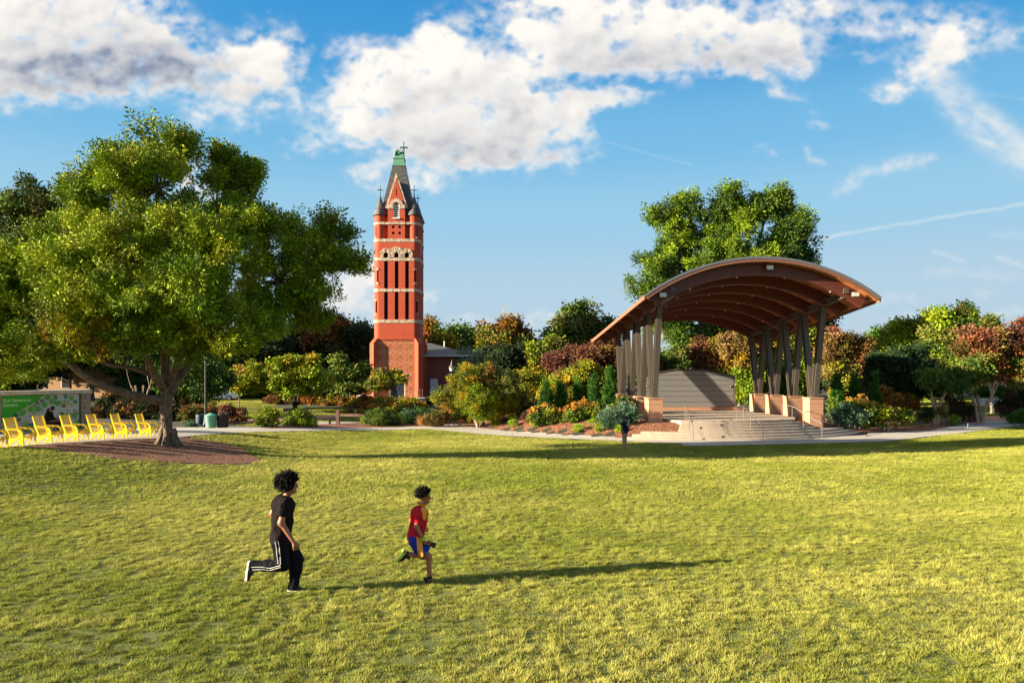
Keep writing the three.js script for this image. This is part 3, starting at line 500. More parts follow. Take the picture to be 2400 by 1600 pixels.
  for (const s of [-1, 1]) { part(w, 'side_trim', bx(0.06, 2.55, 0.34, s * (hw + 0.01), y0 + 1.275, 0.01), M.steel); const b = part(w, 'outlet_box', rbx(0.17, 0.2, 0.06, 0.01, s * (hw - 0.36), y0 + 1.75, 0.16), M.panelEdge); part(b, 'cover', bx(0.08, 0.12, 0.012, s * (hw - 0.36), y0 + 1.75, 0.197), M.white); }
}

// ---------------------------------------------------------------- the bell tower
const TOWER_D = 85, TOWER = at(936, 932, TOWER_D);
{
  const T = thing('bell_tower', 'tall red brick bell tower with slate spire and corner turrets', 'tower', TOWER, 0.02);
  const H = 2.6, RC = 0.66;
  const rsq = (h, r) => { const s = new THREE.Shape(), k = h - r; s.moveTo(-k, -h); s.lineTo(k, -h); s.absarc(k, -k, r, -Math.PI / 2, 0); s.lineTo(h, k); s.absarc(k, k, r, 0, Math.PI / 2); s.lineTo(-k, h); s.absarc(-k, k, r, Math.PI / 2, Math.PI); s.lineTo(-h, -k); s.absarc(-k, -k, r, Math.PI, Math.PI * 1.5); return s; };
  const prism = (h, r, y0, y1) => new THREE.ExtrudeGeometry(rsq(h, r), { depth: y1 - y0, bevelEnabled: false, curveSegments: 8 }).rotateX(-Math.PI / 2).translate(0, y0, 0);
  const ev = new Evaluator(); ev.useGroups = false; ev.attributes = ['position', 'normal', 'uv'];
  const cut = (g, list) => { let b = new Brush(g); b.updateMatrixWorld(); for (const c of list) { const k = new Brush(c); k.updateMatrixWorld(); b = ev.evaluate(b, k, SUBTRACTION); } return b.geometry; };
  const slotX = [-1.18, 0.02, 1.2], holes = [];
  const four = (g, out) => { for (let k = 0; k < 4; k++) out.push(g.clone().rotateY(k * Math.PI / 2)); };
  for (const x of slotX) { four(bx(0.42, 3.1, 0.9, x, 14.05, H), holes); four(bx(0.42, 3.14, 0.9, x, 10.55, H), holes); four(bx(0.46, 0.34, 0.9, x, 16.2, H), holes); four(new THREE.CylinderGeometry(0.23, 0.23, 0.9, 14).rotateX(Math.PI / 2).translate(x, 16.37, H), holes); }
  for (const s of [-1, 1]) { holes.push(bx(0.2, 1.35, 0.7, s * 2.12, 13.9, 2.35), bx(0.2, 1.3, 0.7, s * 2.3, 10.4, 2.2)); }
  const shaft = part(T, 'shaft', boxUV(toCreasedNormals(cut(prism(H, RC, 6.5, 18.0), holes), 0.5)), M.brick);
  for (const x of slotX) for (const [y0, y1] of [[12.5, 15.6], [8.98, 12.12], [16.05, 16.6]]) {
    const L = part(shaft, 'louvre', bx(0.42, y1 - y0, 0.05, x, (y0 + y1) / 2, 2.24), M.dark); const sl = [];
    for (let y = y0 + 0.12; y < y1 - 0.02; y += 0.19) sl.push(bx(0.415, 0.025, 0.16, 0, 0, 0).rotateX(0.7).translate(x, y, 2.36));
    for (const g of [mergeGeometries(sl)]) { const m = part(T, 'louvre_slats', g, M.black); m.userData.kind = 'stuff'; }
  }
  for (const s of [-1, 1]) for (const [x, y0, y1, z] of [[2.12, 13.2, 14.6, 2.34], [2.3, 9.72, 11.08, 2.22]]) for (const y of [y0 - 0.1, y1 + 0.1]) part(shaft, 'slit_stone', rbx(0.38, 0.19, 0.3, 0.02, s * x, y, z + 0.1, s * 0.5), M.creamStone);
  for (const [y0, y1] of [[8.6, 8.96], [12.14, 12.48], [15.64, 16.0], [17.8, 18.14], [19.78, 20.04]]) part(T, 'stone_band', boxUV(toCreasedNormals(prism(H + 0.05, RC + 0.05, y0, y1), 0.5)), M.creamStone);
  // voussoir arches
  for (const [x, top] of [[slotX[0], 0.66], [slotX[1], 0.86], [slotX[2], 0.66]]) {
    const n = 9, ri = 0.24, ro = top, cy = 16.37;
    for (let i = 0; i < n; i++) {
      const a0 = Math.PI * (i + 0.04) / n, a1 = Math.PI * (i + 0.96) / n, pts = [];
      for (let k = 0; k <= 2; k++) pts.push([Math.cos(lerp(a0, a1, k / 2)) * ro, Math.sin(lerp(a0, a1, k / 2)) * ro]); for (let k = 2; k >= 0; k--) pts.push([Math.cos(lerp(a0, a1, k / 2)) * ri, Math.sin(lerp(a0, a1, k / 2)) * ri]);
      part(T, 'voussoir', boxUV(ext(pts, 0.1 + 0.02 * (i % 3), 0.012).translate(x, cy, H - 0.02)), M.creamStone);
    }
    for (const s of [-1, 1]) part(T, 'springer_stone', boxUV(rbx(ro - ri - 0.02, 0.34, 0.16, 0.02, x + s * (ro + ri) / 2, 16.19, H + 0.03)), M.creamStone);
  }
  // belfry stage: recessed core, projecting bays, corner turrets
  part(T, 'belfry_core', boxUV(prism(2.12, 0.1, 18.14, 20.7)), M.brick);
  for (let k = 0; k < 4; k++) {
    const a = k * Math.PI / 2, hw = 0.97, side = k % 2, prof = side ? [[-hw, 18.14], [hw, 18.14], [hw, 20.7], [-hw, 20.7]] : [[-hw, 18.14], [hw, 18.14], [hw, 21.9], [0, 25.0], [-hw, 21.9]];
    let g = ext(prof, 1.9).translate(0, 0, 0.7);
    const win = [bx(0.66, 1.45, 0.7, 0, 21.25, 2.6), new THREE.CylinderGeometry(0.33, 0.33, 0.7, 14).rotateX(Math.PI / 2).translate(0, 21.97, 2.6), bx(0.1, 0.9, 0.5, 0, 23.45, 2.6)];
    for (const sx of [-1, 1]) for (const y of [18.85, 19.55]) win.push(bx(0.3, 0.3, 0.7, sx * 0.36, y - 0.05, 2.6));
    const bay = part(T, 'gabled_bay', boxUV(toCreasedNormals(cut(g, win), 0.5)).rotateY(a), M.brick);
    part(bay, 'stone_band', boxUV(bx(hw * 2 + 0.08, 0.26, 0.1, 0, 19.91, H + 0.035)).rotateY(a), M.creamStone);
    for (const sx of [-1, 1]) for (const y of [18.85, 19.55]) part(bay, 'vent', bx(0.3, 0.3, 0.03, sx * 0.36, y - 0.05, 2.3).rotateY(a), M.dark);
    if (side) continue;
    const cop = (s) => beam(V(s * (hw + 0.16), 21.62, 2.5), V(s * 0.0, 25.12, 2.5), 0.34, 0.15, V(0, 0, 1));
    part(bay, 'coping', boxUV(mergeGeometries([cop(-1), cop(1)])).rotateY(a), M.creamStone);
    part(bay, 'gable_finial', [boxUV(rbx(0.3, 0.4, 0.3, 0.05, 0, 25.15, 2.5)), boxUV(rbx(0.16, 0.3, 0.2, 0.05, 0, 25.42, 2.5))].map((q) => q.rotateY(a)), M.creamStone);
    const ring = new THREE.Shape(); ring.absarc(0, 0, 0.72, 0, Math.PI); ring.lineTo(-0.96, 0); ring.lineTo(-0.96, -0.42); ring.lineTo(-0.36, -0.42); ring.lineTo(-0.36, 0); ring.absarc(0, 0, 0.36, Math.PI, 0, true); ring.lineTo(0.36, -0.42); ring.lineTo(0.96, -0.42); ring.lineTo(0.96, 0); ring.lineTo(0.72, 0);
    part(bay, 'arch_stone', boxUV(ext(ring, 0.1, 0.01).translate(0, 21.97, H - 0.02)).rotateY(a), M.creamStone);
    const fr = [bx(0.1, 1.5, 0.14, -0.31, 21.25, 2.5), bx(0.1, 1.5, 0.14, 0.31, 21.25, 2.5), bx(0.84, 0.12, 0.3, 0, 20.47, 2.58), bx(0.56, 0.08, 0.12, 0, 21.97, 2.5), new THREE.TorusGeometry(0.3, 0.06, 5, 14, Math.PI).translate(0, 21.97, 2.5)];
    const wf = part(T, 'bell_window', fr.map((q) => q.index ? q.toNonIndexed() : q).map((q) => q.rotateY(a)), M.white);
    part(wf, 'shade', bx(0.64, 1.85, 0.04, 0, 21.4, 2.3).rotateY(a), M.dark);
    for (let i = 0; i < 6; i++) part(wf, 'slat', bx(0.54, 0.03, 0.17, 0, 0, 0).rotateX(0.75).translate(0, 20.68 + i * 0.23, 2.44).rotateY(a), M.white);
  }
  for (const sx of [-1, 1]) for (const sz of [-1, 1]) {
    const x = sx * 1.94, z = sz * 1.94;
    const tu = part(T, 'turret', boxUV(cyl(0.66, 0.66, 2.8, x, 18.1, z, 20)), M.brick);
    part(tu, 'turret_roof', [new THREE.LatheGeometry([[0.0, 0], [0.8, 0], [0.84, 0.07], [0.5, 0.95], [0.2, 1.9], [0.07, 2.25], [0, 2.3]].map(([a, b]) => new THREE.Vector2(a, b)), 18).translate(x, 20.85, z)], M.slate);
    part(tu, 'finial', finial(0.75, x, 22.95, z), M.copperDark);
    if (sz > 0) { part(tu, 'slit', bx(0.12, 1.1, 0.1, 0, 18.95, 0.63).rotateY(sx * 0.65).translate(x, 0, z), M.dark); part(tu, 'slit_stone', rbx(0.28, 0.16, 0.2, 0.02, 0, 18.32, 0.62).rotateY(sx * 0.65).translate(x, 0, z), M.creamStone); }
  }
  function finial(s, x, y, z, fat = 1.2) {
    const o = [cyl(0.1 * s, 0.03 * s * fat, 1.4 * s, 0, 0, 0, 8), new THREE.SphereGeometry(0.09 * s, 8, 6).translate(0, 0.7 * s, 0), new THREE.SphereGeometry(0.075 * s, 8, 6).scale(1, 1.7, 1).translate(0, 1.75 * s, 0), cyl(0.035 * s * fat, 0.03 * s * fat, 0.5 * s, 0, 1.3 * s, 0, 6)];
    for (let k = 0; k < 4; k++) o.push(tubeAlong([V(0, 1.05 * s, 0), V(0.2 * s, 1.25 * s, 0), V(0.38 * s, 1.2 * s, 0), V(0.42 * s, 1.08 * s, 0)], [0.035, 0.05, 0.045, 0.03].map((v) => v * s * fat), 5).rotateY(k * Math.PI / 2));
    return o.map((g) => g.translate(x, y, z));
  }
  // spire
  const frus = (w0, w1, y0, y1) => new THREE.CylinderGeometry(w1 * Math.SQRT2, w0 * Math.SQRT2, y1 - y0, 4, 1).rotateY(Math.PI / 4).translate(0, (y0 + y1) / 2, 0);
  const spire = part(T, 'spire_roof', boxUV(toCreasedNormals(frus(2.02, 0.72, 20.6, 27.0), 0.3)), M.slate);
  const cap = part(T, 'copper_cap', toCreasedNormals(mergeGeometries([frus(0.78, 0.74, 27.0, 27.12), frus(0.69, 0.6, 27.12, 27.85), frus(0.66, 0.66, 27.85, 27.97), frus(0.56, 0.46, 27.97, 28.2)]), 0.3), M.copper);
  for (const z of [-0.3, 0.3]) part(cap, 'scroll', tubeAlong([V(-0.5, 28.15, z), V(-0.44, 28.65, z), V(-0.22, 28.9, z), V(0.02, 28.75, z), V(0.0, 28.55, z), V(-0.12, 28.56, z)], [0.11, 0.12, 0.11, 0.08, 0.06, 0.04], 7), M.copper);
  part(cap, 'scroll', tubeAlong([V(-0.1, 28.25, 0), V(0.1, 28.5, 0), V(0.3, 28.85, 0), V(0.2, 29.05, 0), V(0.1, 28.95, 0)], [0.14, 0.12, 0.09, 0.07, 0.04], 7), M.copper);
  part(cap, 'ridge_block', toCreasedNormals(frus(0.6, 0.42, 28.2, 28.75), 0.3).scale(1, 1, 0.5), M.copper);
  part(cap, 'finial', finial(1.05, 0.5, 28.05, 0, 1.6), M.copperDark);
  // rough base, buttresses, door
  const door = [bx(1.75, 2.55, 1.2, 0.12, 1.27, 2.7)];
  part(T, 'base', boxUV(cut(prism(2.6, 0.05, -0.6, 6.75), door)), M.oldBrick);
  part(T, 'lintel', boxUV(rbx(2.25, 0.24, 0.2, 0.02, 0.12, 2.68, 2.56)), M.creamStone);
  part(T, 'door_frame', [bx(0.12, 2.5, 0.16, -0.69, 1.25, 2.45), bx(0.12, 2.5, 0.16, 0.93, 1.25, 2.45), bx(1.5, 0.1, 0.16, 0.12, 2.5, 2.45)], M.limestone);
  for (const s of [-1, 1]) { const d = part(T, 'door', rbx(0.74, 2.44, 0.08, 0.02, 0.12 + s * 0.375, 1.22, 2.35), M.navyDoor); part(d, 'handle', rbx(0.04, 0.2, 0.06, 0.01, 0.12 + s * 0.07, 1.1, 2.41), M.rail); for (const y of [0.6, 1.7]) part(d, 'door_panel', rbx(0.5, 0.85, 0.03, 0.01, 0.12 + s * 0.375, y, 2.395), M.navyDoor); }
  for (let k = 0; k < 4; k++) {
    const g = ext([[-0.62, -0.6], [0.62, -0.6], [0.62, 6.25], [0.1, 6.85], [-0.62, 6.95]], 0.72).translate(0, 0, -0.36).rotateY(-Math.PI / 4 - k * Math.PI / 2);
    const a = Math.PI / 4 + k * Math.PI / 2; part(T, 'buttress', boxUV(g.translate(Math.cos(a) * 3.3, 0, Math.sin(a) * 3.3)), M.brick);
  }
  // entrance steps with cheek wall and railing
  const S = thing('tower_steps', 'stone entrance steps with low side walls before the tower door', 'steps', V(TOWER.x, TOWER.y - 0.75, TOWER.z + 2.65));
  for (let i = 0; i < 4; i++) part(S, 'step', boxUV(rbx(3.6 - i * 0.2, 0.185, 2.9 - i * 0.36, 0.015, -0.1, 0.095 + i * 0.187, 1.5 - i * 0.18)), M.limestone);
  for (const [x, w] of [[2.6, 1.7], [-2.9, 1.7]]) { part(S, 'cheek_wall', boxUV(bx(w, 0.95, 2.7, x, 0.3, 1.45)), M.limestone); part(S, 'coping', boxUV(rbx(w + 0.1, 0.1, 2.8, 0.02, x, 0.827, 1.45)), M.limestone); }
  const rl = thing('railing', 'thin black iron railing beside the tower steps', 'railing', V(TOWER.x + 1.5, TOWER.y, TOWER.z + 2.9));
  for (let i = 0; i < 6; i++) part(rl, 'baluster', cyl(0.018, 0.018, 1.0, 0.1 + i * 0.3, 0.03, 0.3, 6), M.rail);
  for (const y of [0.15, 1.02]) part(rl, 'rail', bx(1.62, 0.04, 0.04, 0.85, y, 0.3), M.rail);
  part(rl, 'rail', bar(V(0.1, 1.0, 0.3), V(0.9, 0.35, 2.9), 0.025, 6), M.rail); part(rl, 'post', cyl(0.02, 0.02, 1.0, 0.9, -0.65, 2.9, 6), M.rail);
  const ut = thing('utility_box', 'pale grey double utility cabinet left of the tower door', 'utility box', at(849, 953, 84));
  part(ut, 'cabinet', rbx(2.1, 0.75, 0.9, 0.03, 0, 0.37, 0), M.white); part(ut, 'cabinet', rbx(0.95, 0.6, 0.7, 0.03, -0.45, 1.06, 0), M.white); part(ut, 'cabinet', rbx(0.8, 0.6, 0.7, 0.03, 0.7, 1.06, 0), M.white); part(ut, 'vent', bx(0.4, 0.36, 0.02, -0.7, 0.4, 0.46), M.limestone);
}
// church annexe beside the tower
{
  const D = 88, p = at(1037, 932, D), gy = p.y, W2 = 8.2;
  const A = thing('annexe', 'low red brick building with grey hipped roof behind the tower', 'building', V(p.x, gy - 0.4, p.z - 3), 0);
  const wallTop = 5.15 - gy + 0.4, x1 = (1076 - 1037) / F * D, x0 = x1 - W2;
  part(A, 'wall', boxUV(bx(W2, wallTop, 8, (x0 + x1) / 2, wallTop / 2, -1)), M.houseBrick);
  part(A, 'eaves', [bx(W2 + 2.6, 0.2, 10, (x0 + x1) / 2 + 0.5, wallTop + 0.1, -1)], M.white);
  const hip = new THREE.BufferGeometry(), ex0 = x0 - 0.9, ex1 = x1 + 1.9, ez = 4.1, by = wallTop + 0.2, ry = by + 1.6;
  const q = [[ex0, by, ez], [ex1, by, ez], [ex1, by, -6], [ex0, by, -6], [ex0 + 4, ry, -1], [ex0 + 5.2, ry, -1]]; const f = [[0, 1, 5], [0, 5, 4], [1, 2, 5], [2, 3, 4], [2, 4, 5], [3, 0, 4]];
  hip.setAttribute('position', new THREE.Float32BufferAttribute(f.flat().flatMap((i) => q[i]), 3)); hip.computeVertexNormals(); part(A, 'roof', boxUV(hip), M.slate);
  part(A, 'vent_pipe', cyl(0.07, 0.07, 0.9, (1037 - 1037) / F * D, ry - 0.7, 0.6, 8), M.white);
  const dx = (1017 - 1037) / F * D, d = part(A, 'door', rbx(0.95, 2.1, 0.1, 0.02, dx, 1.65, 3.02), M.white); for (const y of [1.2, 2.15]) part(d, 'door_panel', rbx(0.6, 0.7, 0.03, 0.01, dx, y, 3.075), M.white); part(A, 'window', bx(0.9, 1.2, 0.06, dx + 2.2, 2.6, 3.01), M.dark); part(A, 'lintel', bx(1.1, 0.14, 0.08, dx + 2.2, 3.3, 3.02), M.white);
}

// ---------------------------------------------------------------- leaves
function sprig(n, o, seed) {                                      // a leafy twig about one unit long, growing along +y
  const R = rng(seed), pos = [], col = [];
  for (let i = 0; i < n; i++) {
    const t = o.along ? (i + 0.5) / n : R(), a = R() * Math.PI * 2, rr = o.spread * Math.sqrt(R()) * (o.cone ? 1 - t * 0.75 : 1);
    const base = V(Math.cos(a) * rr, t * o.height - (o.centre ?? 0.4), Math.sin(a) * rr * (o.flat ?? 1));
    const dir = V(Math.cos(a) * (o.out ?? 1) + (R() - 0.5) * 0.9, (o.up ?? 0.4) + (R() - 0.5) * 0.9, Math.sin(a) * (o.out ?? 1) * (o.flat ?? 1) + (R() - 0.5) * 0.9).normalize();
    const side = V(R() - 0.5, R() - 0.5, R() - 0.5).cross(dir).normalize(), L = o.len * (0.65 + 0.7 * R()), Wd = o.wid * (0.7 + 0.6 * R()), nrm = dir.clone().cross(side), droop = (R() - 0.5) * 0.35 * L;
    const p0 = base, p2 = base.clone().addScaledVector(dir, L).addScaledVector(nrm, droop), m = base.clone().addScaledVector(dir, L * 0.45), p1 = m.clone().addScaledVector(side, Wd / 2), p3 = m.clone().addScaledVector(side, -Wd / 2).addScaledVector(nrm, Wd * 0.15);
    for (const q of [p0, p1, p2, p0, p2, p3]) pos.push(q.x, q.y, q.z);
    const k = 0.72 + 0.56 * R(); for (let q = 0; q < 6; q++) col.push(k * (0.95 + 0.1 * R()), k, k * 0.9);
  }
  const g = new THREE.BufferGeometry(); g.setAttribute('position', new THREE.Float32BufferAttribute(pos, 3)); g.setAttribute('color', new THREE.Float32BufferAttribute(col, 3)); g.computeVertexNormals(); return g;
}
const SPRIG = {
  fine: sprig(26, { spread: 0.36, height: 1.0, len: 0.34, wid: 0.12, up: 0.5, cone: true }, 1),
  oak: sprig(30, { spread: 0.3, height: 1.0, len: 0.29, wid: 0.105, up: 0.6, cone: true }, 11),
  mid: sprig(20, { spread: 0.42, height: 0.9, len: 0.4, wid: 0.2, up: 0.35 }, 2),
  broad: sprig(13, { spread: 0.44, height: 0.8, len: 0.42, wid: 0.34, up: 0.1 }, 3),
  dense: sprig(34, { spread: 0.5, height: 0.9, len: 0.24, wid: 0.14, up: 0.6 }, 4),
  spray: sprig(26, { spread: 0.16, height: 1.2, len: 0.34, wid: 0.09, up: 1.3, out: 0.7, along: true, centre: 0.3 }, 5),
  blade: sprig(16, { spread: 0.14, height: 0.15, len: 1.1, wid: 0.035, up: 1.5, out: 0.8, centre: 0 }, 6),
  plume: sprig(40, { spread: 0.2, height: 0.6, len: 0.16, wid: 0.14, up: 0.4, cone: true, centre: 0.1 }, 7),
};
const leafMat = (name, through = 0.35) => { const m = new THREE.MeshPhysicalMaterial({ vertexColors: true, roughness: 0.62, transmission: through, thickness: 0, specularIntensity: 0.22, side: THREE.DoubleSide }); m.name = name; return m; };
M.leaf = leafMat('leaves', 0.2); M.needle = leafMat('needles', 0.12); M.oakLeaf = leafMat('oak leaves', 0.14);

const NO = new THREE.Object3D();
// crown: leafy twigs gathered in clumps over lobes [x, y, z, rx, ry, rz]; returns the clump centres for the limbs to reach
function crown(parent, name, lobes, o, seed) {
  const R = rng(seed), g3 = () => (R() + R() + R() - 1.5) * 1.15, mats = [], cols = [], clumps = [], up = V(0, 1, 0), q = new THREE.Quaternion(), c = new THREE.Color();
  lobes.forEach((L, li) => {
    const [x, y, z, rx, ry, rz] = L, pal = L[6] ?? o.pal, area = (rx * ry + ry * rz + rx * rz) / 3, nSub = Math.max(2, Math.round((o.clumps ?? 4.2) * area / (o.clumpR * o.clumpR)));
    for (let s = 0; s < nSub; s++) {
      let dx, dy, dz, l; do { dx = R() * 2 - 1; dy = R() * 2 - 1; dz = R() * 2 - 1; l = Math.hypot(dx, dy, dz); } while (l > 1 || l < 0.05);
      const k = (o.shell ?? 0.55) + (1 - (o.shell ?? 0.55)) * Math.pow(R(), 0.6) + (R() < 0.18 ? 0.06 + 0.24 * R() : 0), cxp = x + dx / l * rx * k, cyp = y + dy / l * ry * k, czp = z + dz / l * rz * k;
      if (o.floor !== undefined && cyp < o.floor) continue;
      const base = pal[Math.floor(R() * pal.length)], tone = 0.62 + 0.62 * R(), cr = o.clumpR * (0.7 + 0.6 * R());
      clumps.push([V(cxp, cyp, czp), V(x, y, z)]);
      for (let i = 0; i < o.per; i++) {
        const p = V(cxp + g3() * cr, cyp + g3() * cr * (o.squash ?? 0.75), czp + g3() * cr), out = V((p.x - x) / rx, (p.y - y) / ry, (p.z - z) / rz).normalize();
        if (o.floor !== undefined && p.y < o.floor) p.y = o.floor + R() * 0.1;
        const d = out.multiplyScalar(o.out ?? 0.7).add(V((R() - 0.5) * 0.9, (o.lift ?? 0.45) + (R() - 0.5) * 0.7, (R() - 0.5) * 0.9)).normalize();
        q.setFromUnitVectors(up, d); NO.position.copy(p); NO.quaternion.copy(q); NO.rotateY(R() * 6.28); NO.scale.setScalar(o.size * (0.65 + 0.7 * R())); NO.updateMatrix(); mats.push(NO.matrix.clone());
        const jitter = o.tint ? o.tint(p, base, R) : base; cols.push(mul3(jitter, tone * (0.8 + 0.4 * R())));
      }
    }
  });
  const m = shadows(new THREE.InstancedMesh(SPRIG[o.sprig ?? 'mid'], o.mat ?? M.leaf, mats.length)); m.name = name; m.userData.kind = 'stuff'; parent.add(m);
  mats.forEach((a, i) => { m.setMatrixAt(i, a); m.setColorAt(i, c.setRGB(...cols[i])); });
  return clumps;
}
// palettes (linear base colours)
const P = {
  oak: [[0.22, 0.31, 0.015], [0.3, 0.37, 0.018], [0.15, 0.235, 0.015], [0.34, 0.36, 0.022]],
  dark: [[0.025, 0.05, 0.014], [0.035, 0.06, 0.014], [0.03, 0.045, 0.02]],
  green: [[0.0816, 0.15, 0.019], [0.122, 0.19, 0.0245], [0.068, 0.122, 0.0245]],
  olive: [[0.171, 0.184, 0.0328], [0.131, 0.157, 0.0262], [0.21, 0.184, 0.0394]],
  lime: [[0.24, 0.313, 0.0129], [0.295, 0.332, 0.0184], [0.184, 0.258, 0.0129]],
  gold: [[0.382, 0.318, 0.0148], [0.297, 0.297, 0.017], [0.424, 0.276, 0.0148], [0.212, 0.254, 0.017]],
  orange: [[0.416, 0.147, 0.0269], [0.367, 0.184, 0.0245], [0.245, 0.171, 0.0245], [0.49, 0.208, 0.0367]],
  rust: [[0.245, 0.0918, 0.0269], [0.172, 0.0734, 0.0245], [0.306, 0.134, 0.0318], [0.122, 0.0918, 0.0245]],
  red: [[0.24, 0.0844, 0.0466], [0.184, 0.0675, 0.0418], [0.282, 0.135, 0.0745], [0.141, 0.0675, 0.0279]],
  maroon: [[0.143, 0.0515, 0.0392], [0.197, 0.0644, 0.0504], [0.0896, 0.0515, 0.028]],
  peach: [[0.366, 0.196, 0.0978], [0.3, 0.176, 0.0587], [0.25, 0.196, 0.0392], [0.2, 0.117, 0.0392]],
  plume: [[0.632, 0.322, 0.0517], [0.69, 0.38, 0.069], [0.552, 0.253, 0.046]],
  blue: [[0.0975, 0.187, 0.112], [0.137, 0.229, 0.14], [0.0683, 0.135, 0.0842]],
  box: [[0.299, 0.435, 0.0218], [0.381, 0.49, 0.0408], [0.204, 0.34, 0.019]],
  arbor: [[0.0455, 0.13, 0.0182], [0.065, 0.169, 0.0208], [0.039, 0.104, 0.0156]],
  yewy: [[0.19, 0.231, 0.0272], [0.272, 0.272, 0.0408], [0.136, 0.19, 0.0272]],
  pale: [[0.36, 0.384, 0.24], [0.264, 0.3, 0.144], [0.432, 0.432, 0.288]],
};
const mixPal = (...l) => l.flat();
const lobesAt = (list, d, origin) => list.map(([px, py, r, dz = 0, ky = 1, pal]) => { const p = at(px, py, d - dz), R = r / F * (d - dz); const o = [p.x - origin.x, p.y - origin.y, p.z - origin.z, R, R * ky, R * 0.95]; if (pal) o.push(pal); return o; });

// smaller side lobes break up the outline of every crown
function ragged(lobes, seed, n = 3) {
  const R = rng(seed + 99), out = [];
  for (const L of lobes) { out.push([L[0], L[1], L[2], L[3] * 0.86, L[4] * 0.86, L[5] * 0.86, L[6]]); for (let i = 0; i < n; i++) { const a = R() * 6.283, e = Math.asin(R() * 1.5 - 0.5), k = 0.85 + 0.25 * R(), r = 0.26 + 0.2 * R(), s = L[6]; out.push([L[0] + Math.cos(a) * Math.cos(e) * L[3] * k, L[1] + Math.sin(e) * L[4] * k, L[2] + Math.sin(a) * Math.cos(e) * L[5] * k, L[3] * r, L[4] * r * 1.15, L[5] * r, s]); } }
  return out;
}
// tree: trunk with limbs to the lobes and twigs to the clumps
function tree(s) {
  const base = s.base ?? standAt(s.px, s.d); if (s.baseY !== undefined) base.y = s.baseY;
  const t = thing(s.name, s.label, s.cat ?? 'tree', base, 0, s.group), lobes = lobesAt(s.lobes, s.d, base), seed = s.seed ?? Math.round(s.px * 7 + s.d);
  const clumps = crown(t, 'crown', ragged(lobes, seed, s.sat ?? 3), { pal: s.pal, clumpR: s.clumpR ?? 0.75, per: s.per ?? 14, size: s.size ?? 0.62, sprig: s.sprig ?? 'mid', clumps: s.clumps, shell: s.shell, tint: s.tint, lift: s.lift, out: s.out, mat: s.mat, floor: s.floor, squash: s.squash }, seed);
  const R = rng(seed + 5), geos = [], turn0 = R(), r0 = s.trunkR ?? 0.2, fork = s.fork ?? 1.8, stems = s.stems ?? 1;
  if (s.limbs) geos.push(...s.limbs(base));
  else for (let k = 0; k < stems; k++) {
    const a = k / stems * 6.2832 + turn0, sp = stems > 1 ? (s.spread ?? 0.7) : 0, top = V(Math.cos(a) * sp, fork, Math.sin(a) * sp);
    const b0 = stems > 1 ? V(Math.cos(a) * r0 * 0.9, -0.1, Math.sin(a) * r0 * 0.9) : V(0, -0.1, 0);
    geos.push(tubeAlong([b0, V(top.x * 0.45 + (R() - 0.5) * 0.1, fork * 0.5, top.z * 0.45 + (R() - 0.5) * 0.1), top], [r0 * 1.35, r0, r0 * 0.8], 8, 0.2, k + 1));
    lobes.forEach(([x, y, z], i) => { if (stems > 1) { const own = ((Math.round((Math.atan2(z, x) - turn0) / (6.2832 / stems)) % stems) + stems) % stems; if (own !== k) return; } const e = V(x, y, z), m = top.clone().lerp(e, 0.5).add(V((R() - 0.5) * 0.5, 0.1, (R() - 0.5) * 0.5)); geos.push(tubeAlong([top.clone().setY(fork * 0.92), m, e], [r0 * 0.62, r0 * 0.38, r0 * 0.2], 6, 0.2, i + 9)); });
  }
  const every = s.twigEvery ?? 2; clumps.forEach(([p, c], i) => { if (i % every) return; const m = c.clone().lerp(p, 0.5).add(V((R() - 0.5) * 0.3, -0.08, (R() - 0.5) * 0.3)); geos.push(tubeAlong([c, m, p], [r0 * 0.16, r0 * 0.1, r0 * 0.04], 4, 0, 1)); });
  part(t, 'trunk', geos, s.bark ?? M.bark); return t;
}
// shrub: a few stems under foliage
function shrub(s) {
  const base = s.base ?? standAt(s.px, s.d); if (s.baseY !== undefined) base.y = s.baseY;
  const t = thing(s.name, s.label, s.cat ?? 'shrub', base, 0, s.group), seed = s.seed ?? Math.round(s.px * 3 + s.d * 11);
  const lobes = lobesAt(s.lobes, s.d, base), R = rng(seed + 2), geos = [];
  crown(t, 'foliage', ragged(lobes, seed, 2), { clumpR: 0.28, per: 12, size: 0.3, floor: 0.03, ...s, sprig: s.sprig ?? 'mid' }, seed);
  lobes.forEach(([x, y, z], i) => { for (let k = 0; k < 2; k++) geos.push(tubeAlong([V(x * 0.3 + (R() - 0.5) * 0.2, -0.05, z * 0.3 + (R() - 0.5) * 0.2), V(x * 0.7, y * 0.5, z * 0.7), V(x + (R() - 0.5) * 0.3, y, z + (R() - 0.5) * 0.3)], [0.03, 0.022, 0.012].map((v) => v * (s.stem ?? 1)), 5, 0, 1)); });
  part(t, 'stems', geos, s.bark ?? M.greyBark);
  if (s.plumes) crown(t, 'flowers', lobesAt(s.plumes, s.d, base), { clumpR: 0.16, per: 5, size: s.plumeSize ?? 0.34, sprig: 'plume', pal: s.plumePal ?? P.plume, shell: 0.75, clumps: 1.6, lift: 0.9 }, seed + 3);
  return t;
}

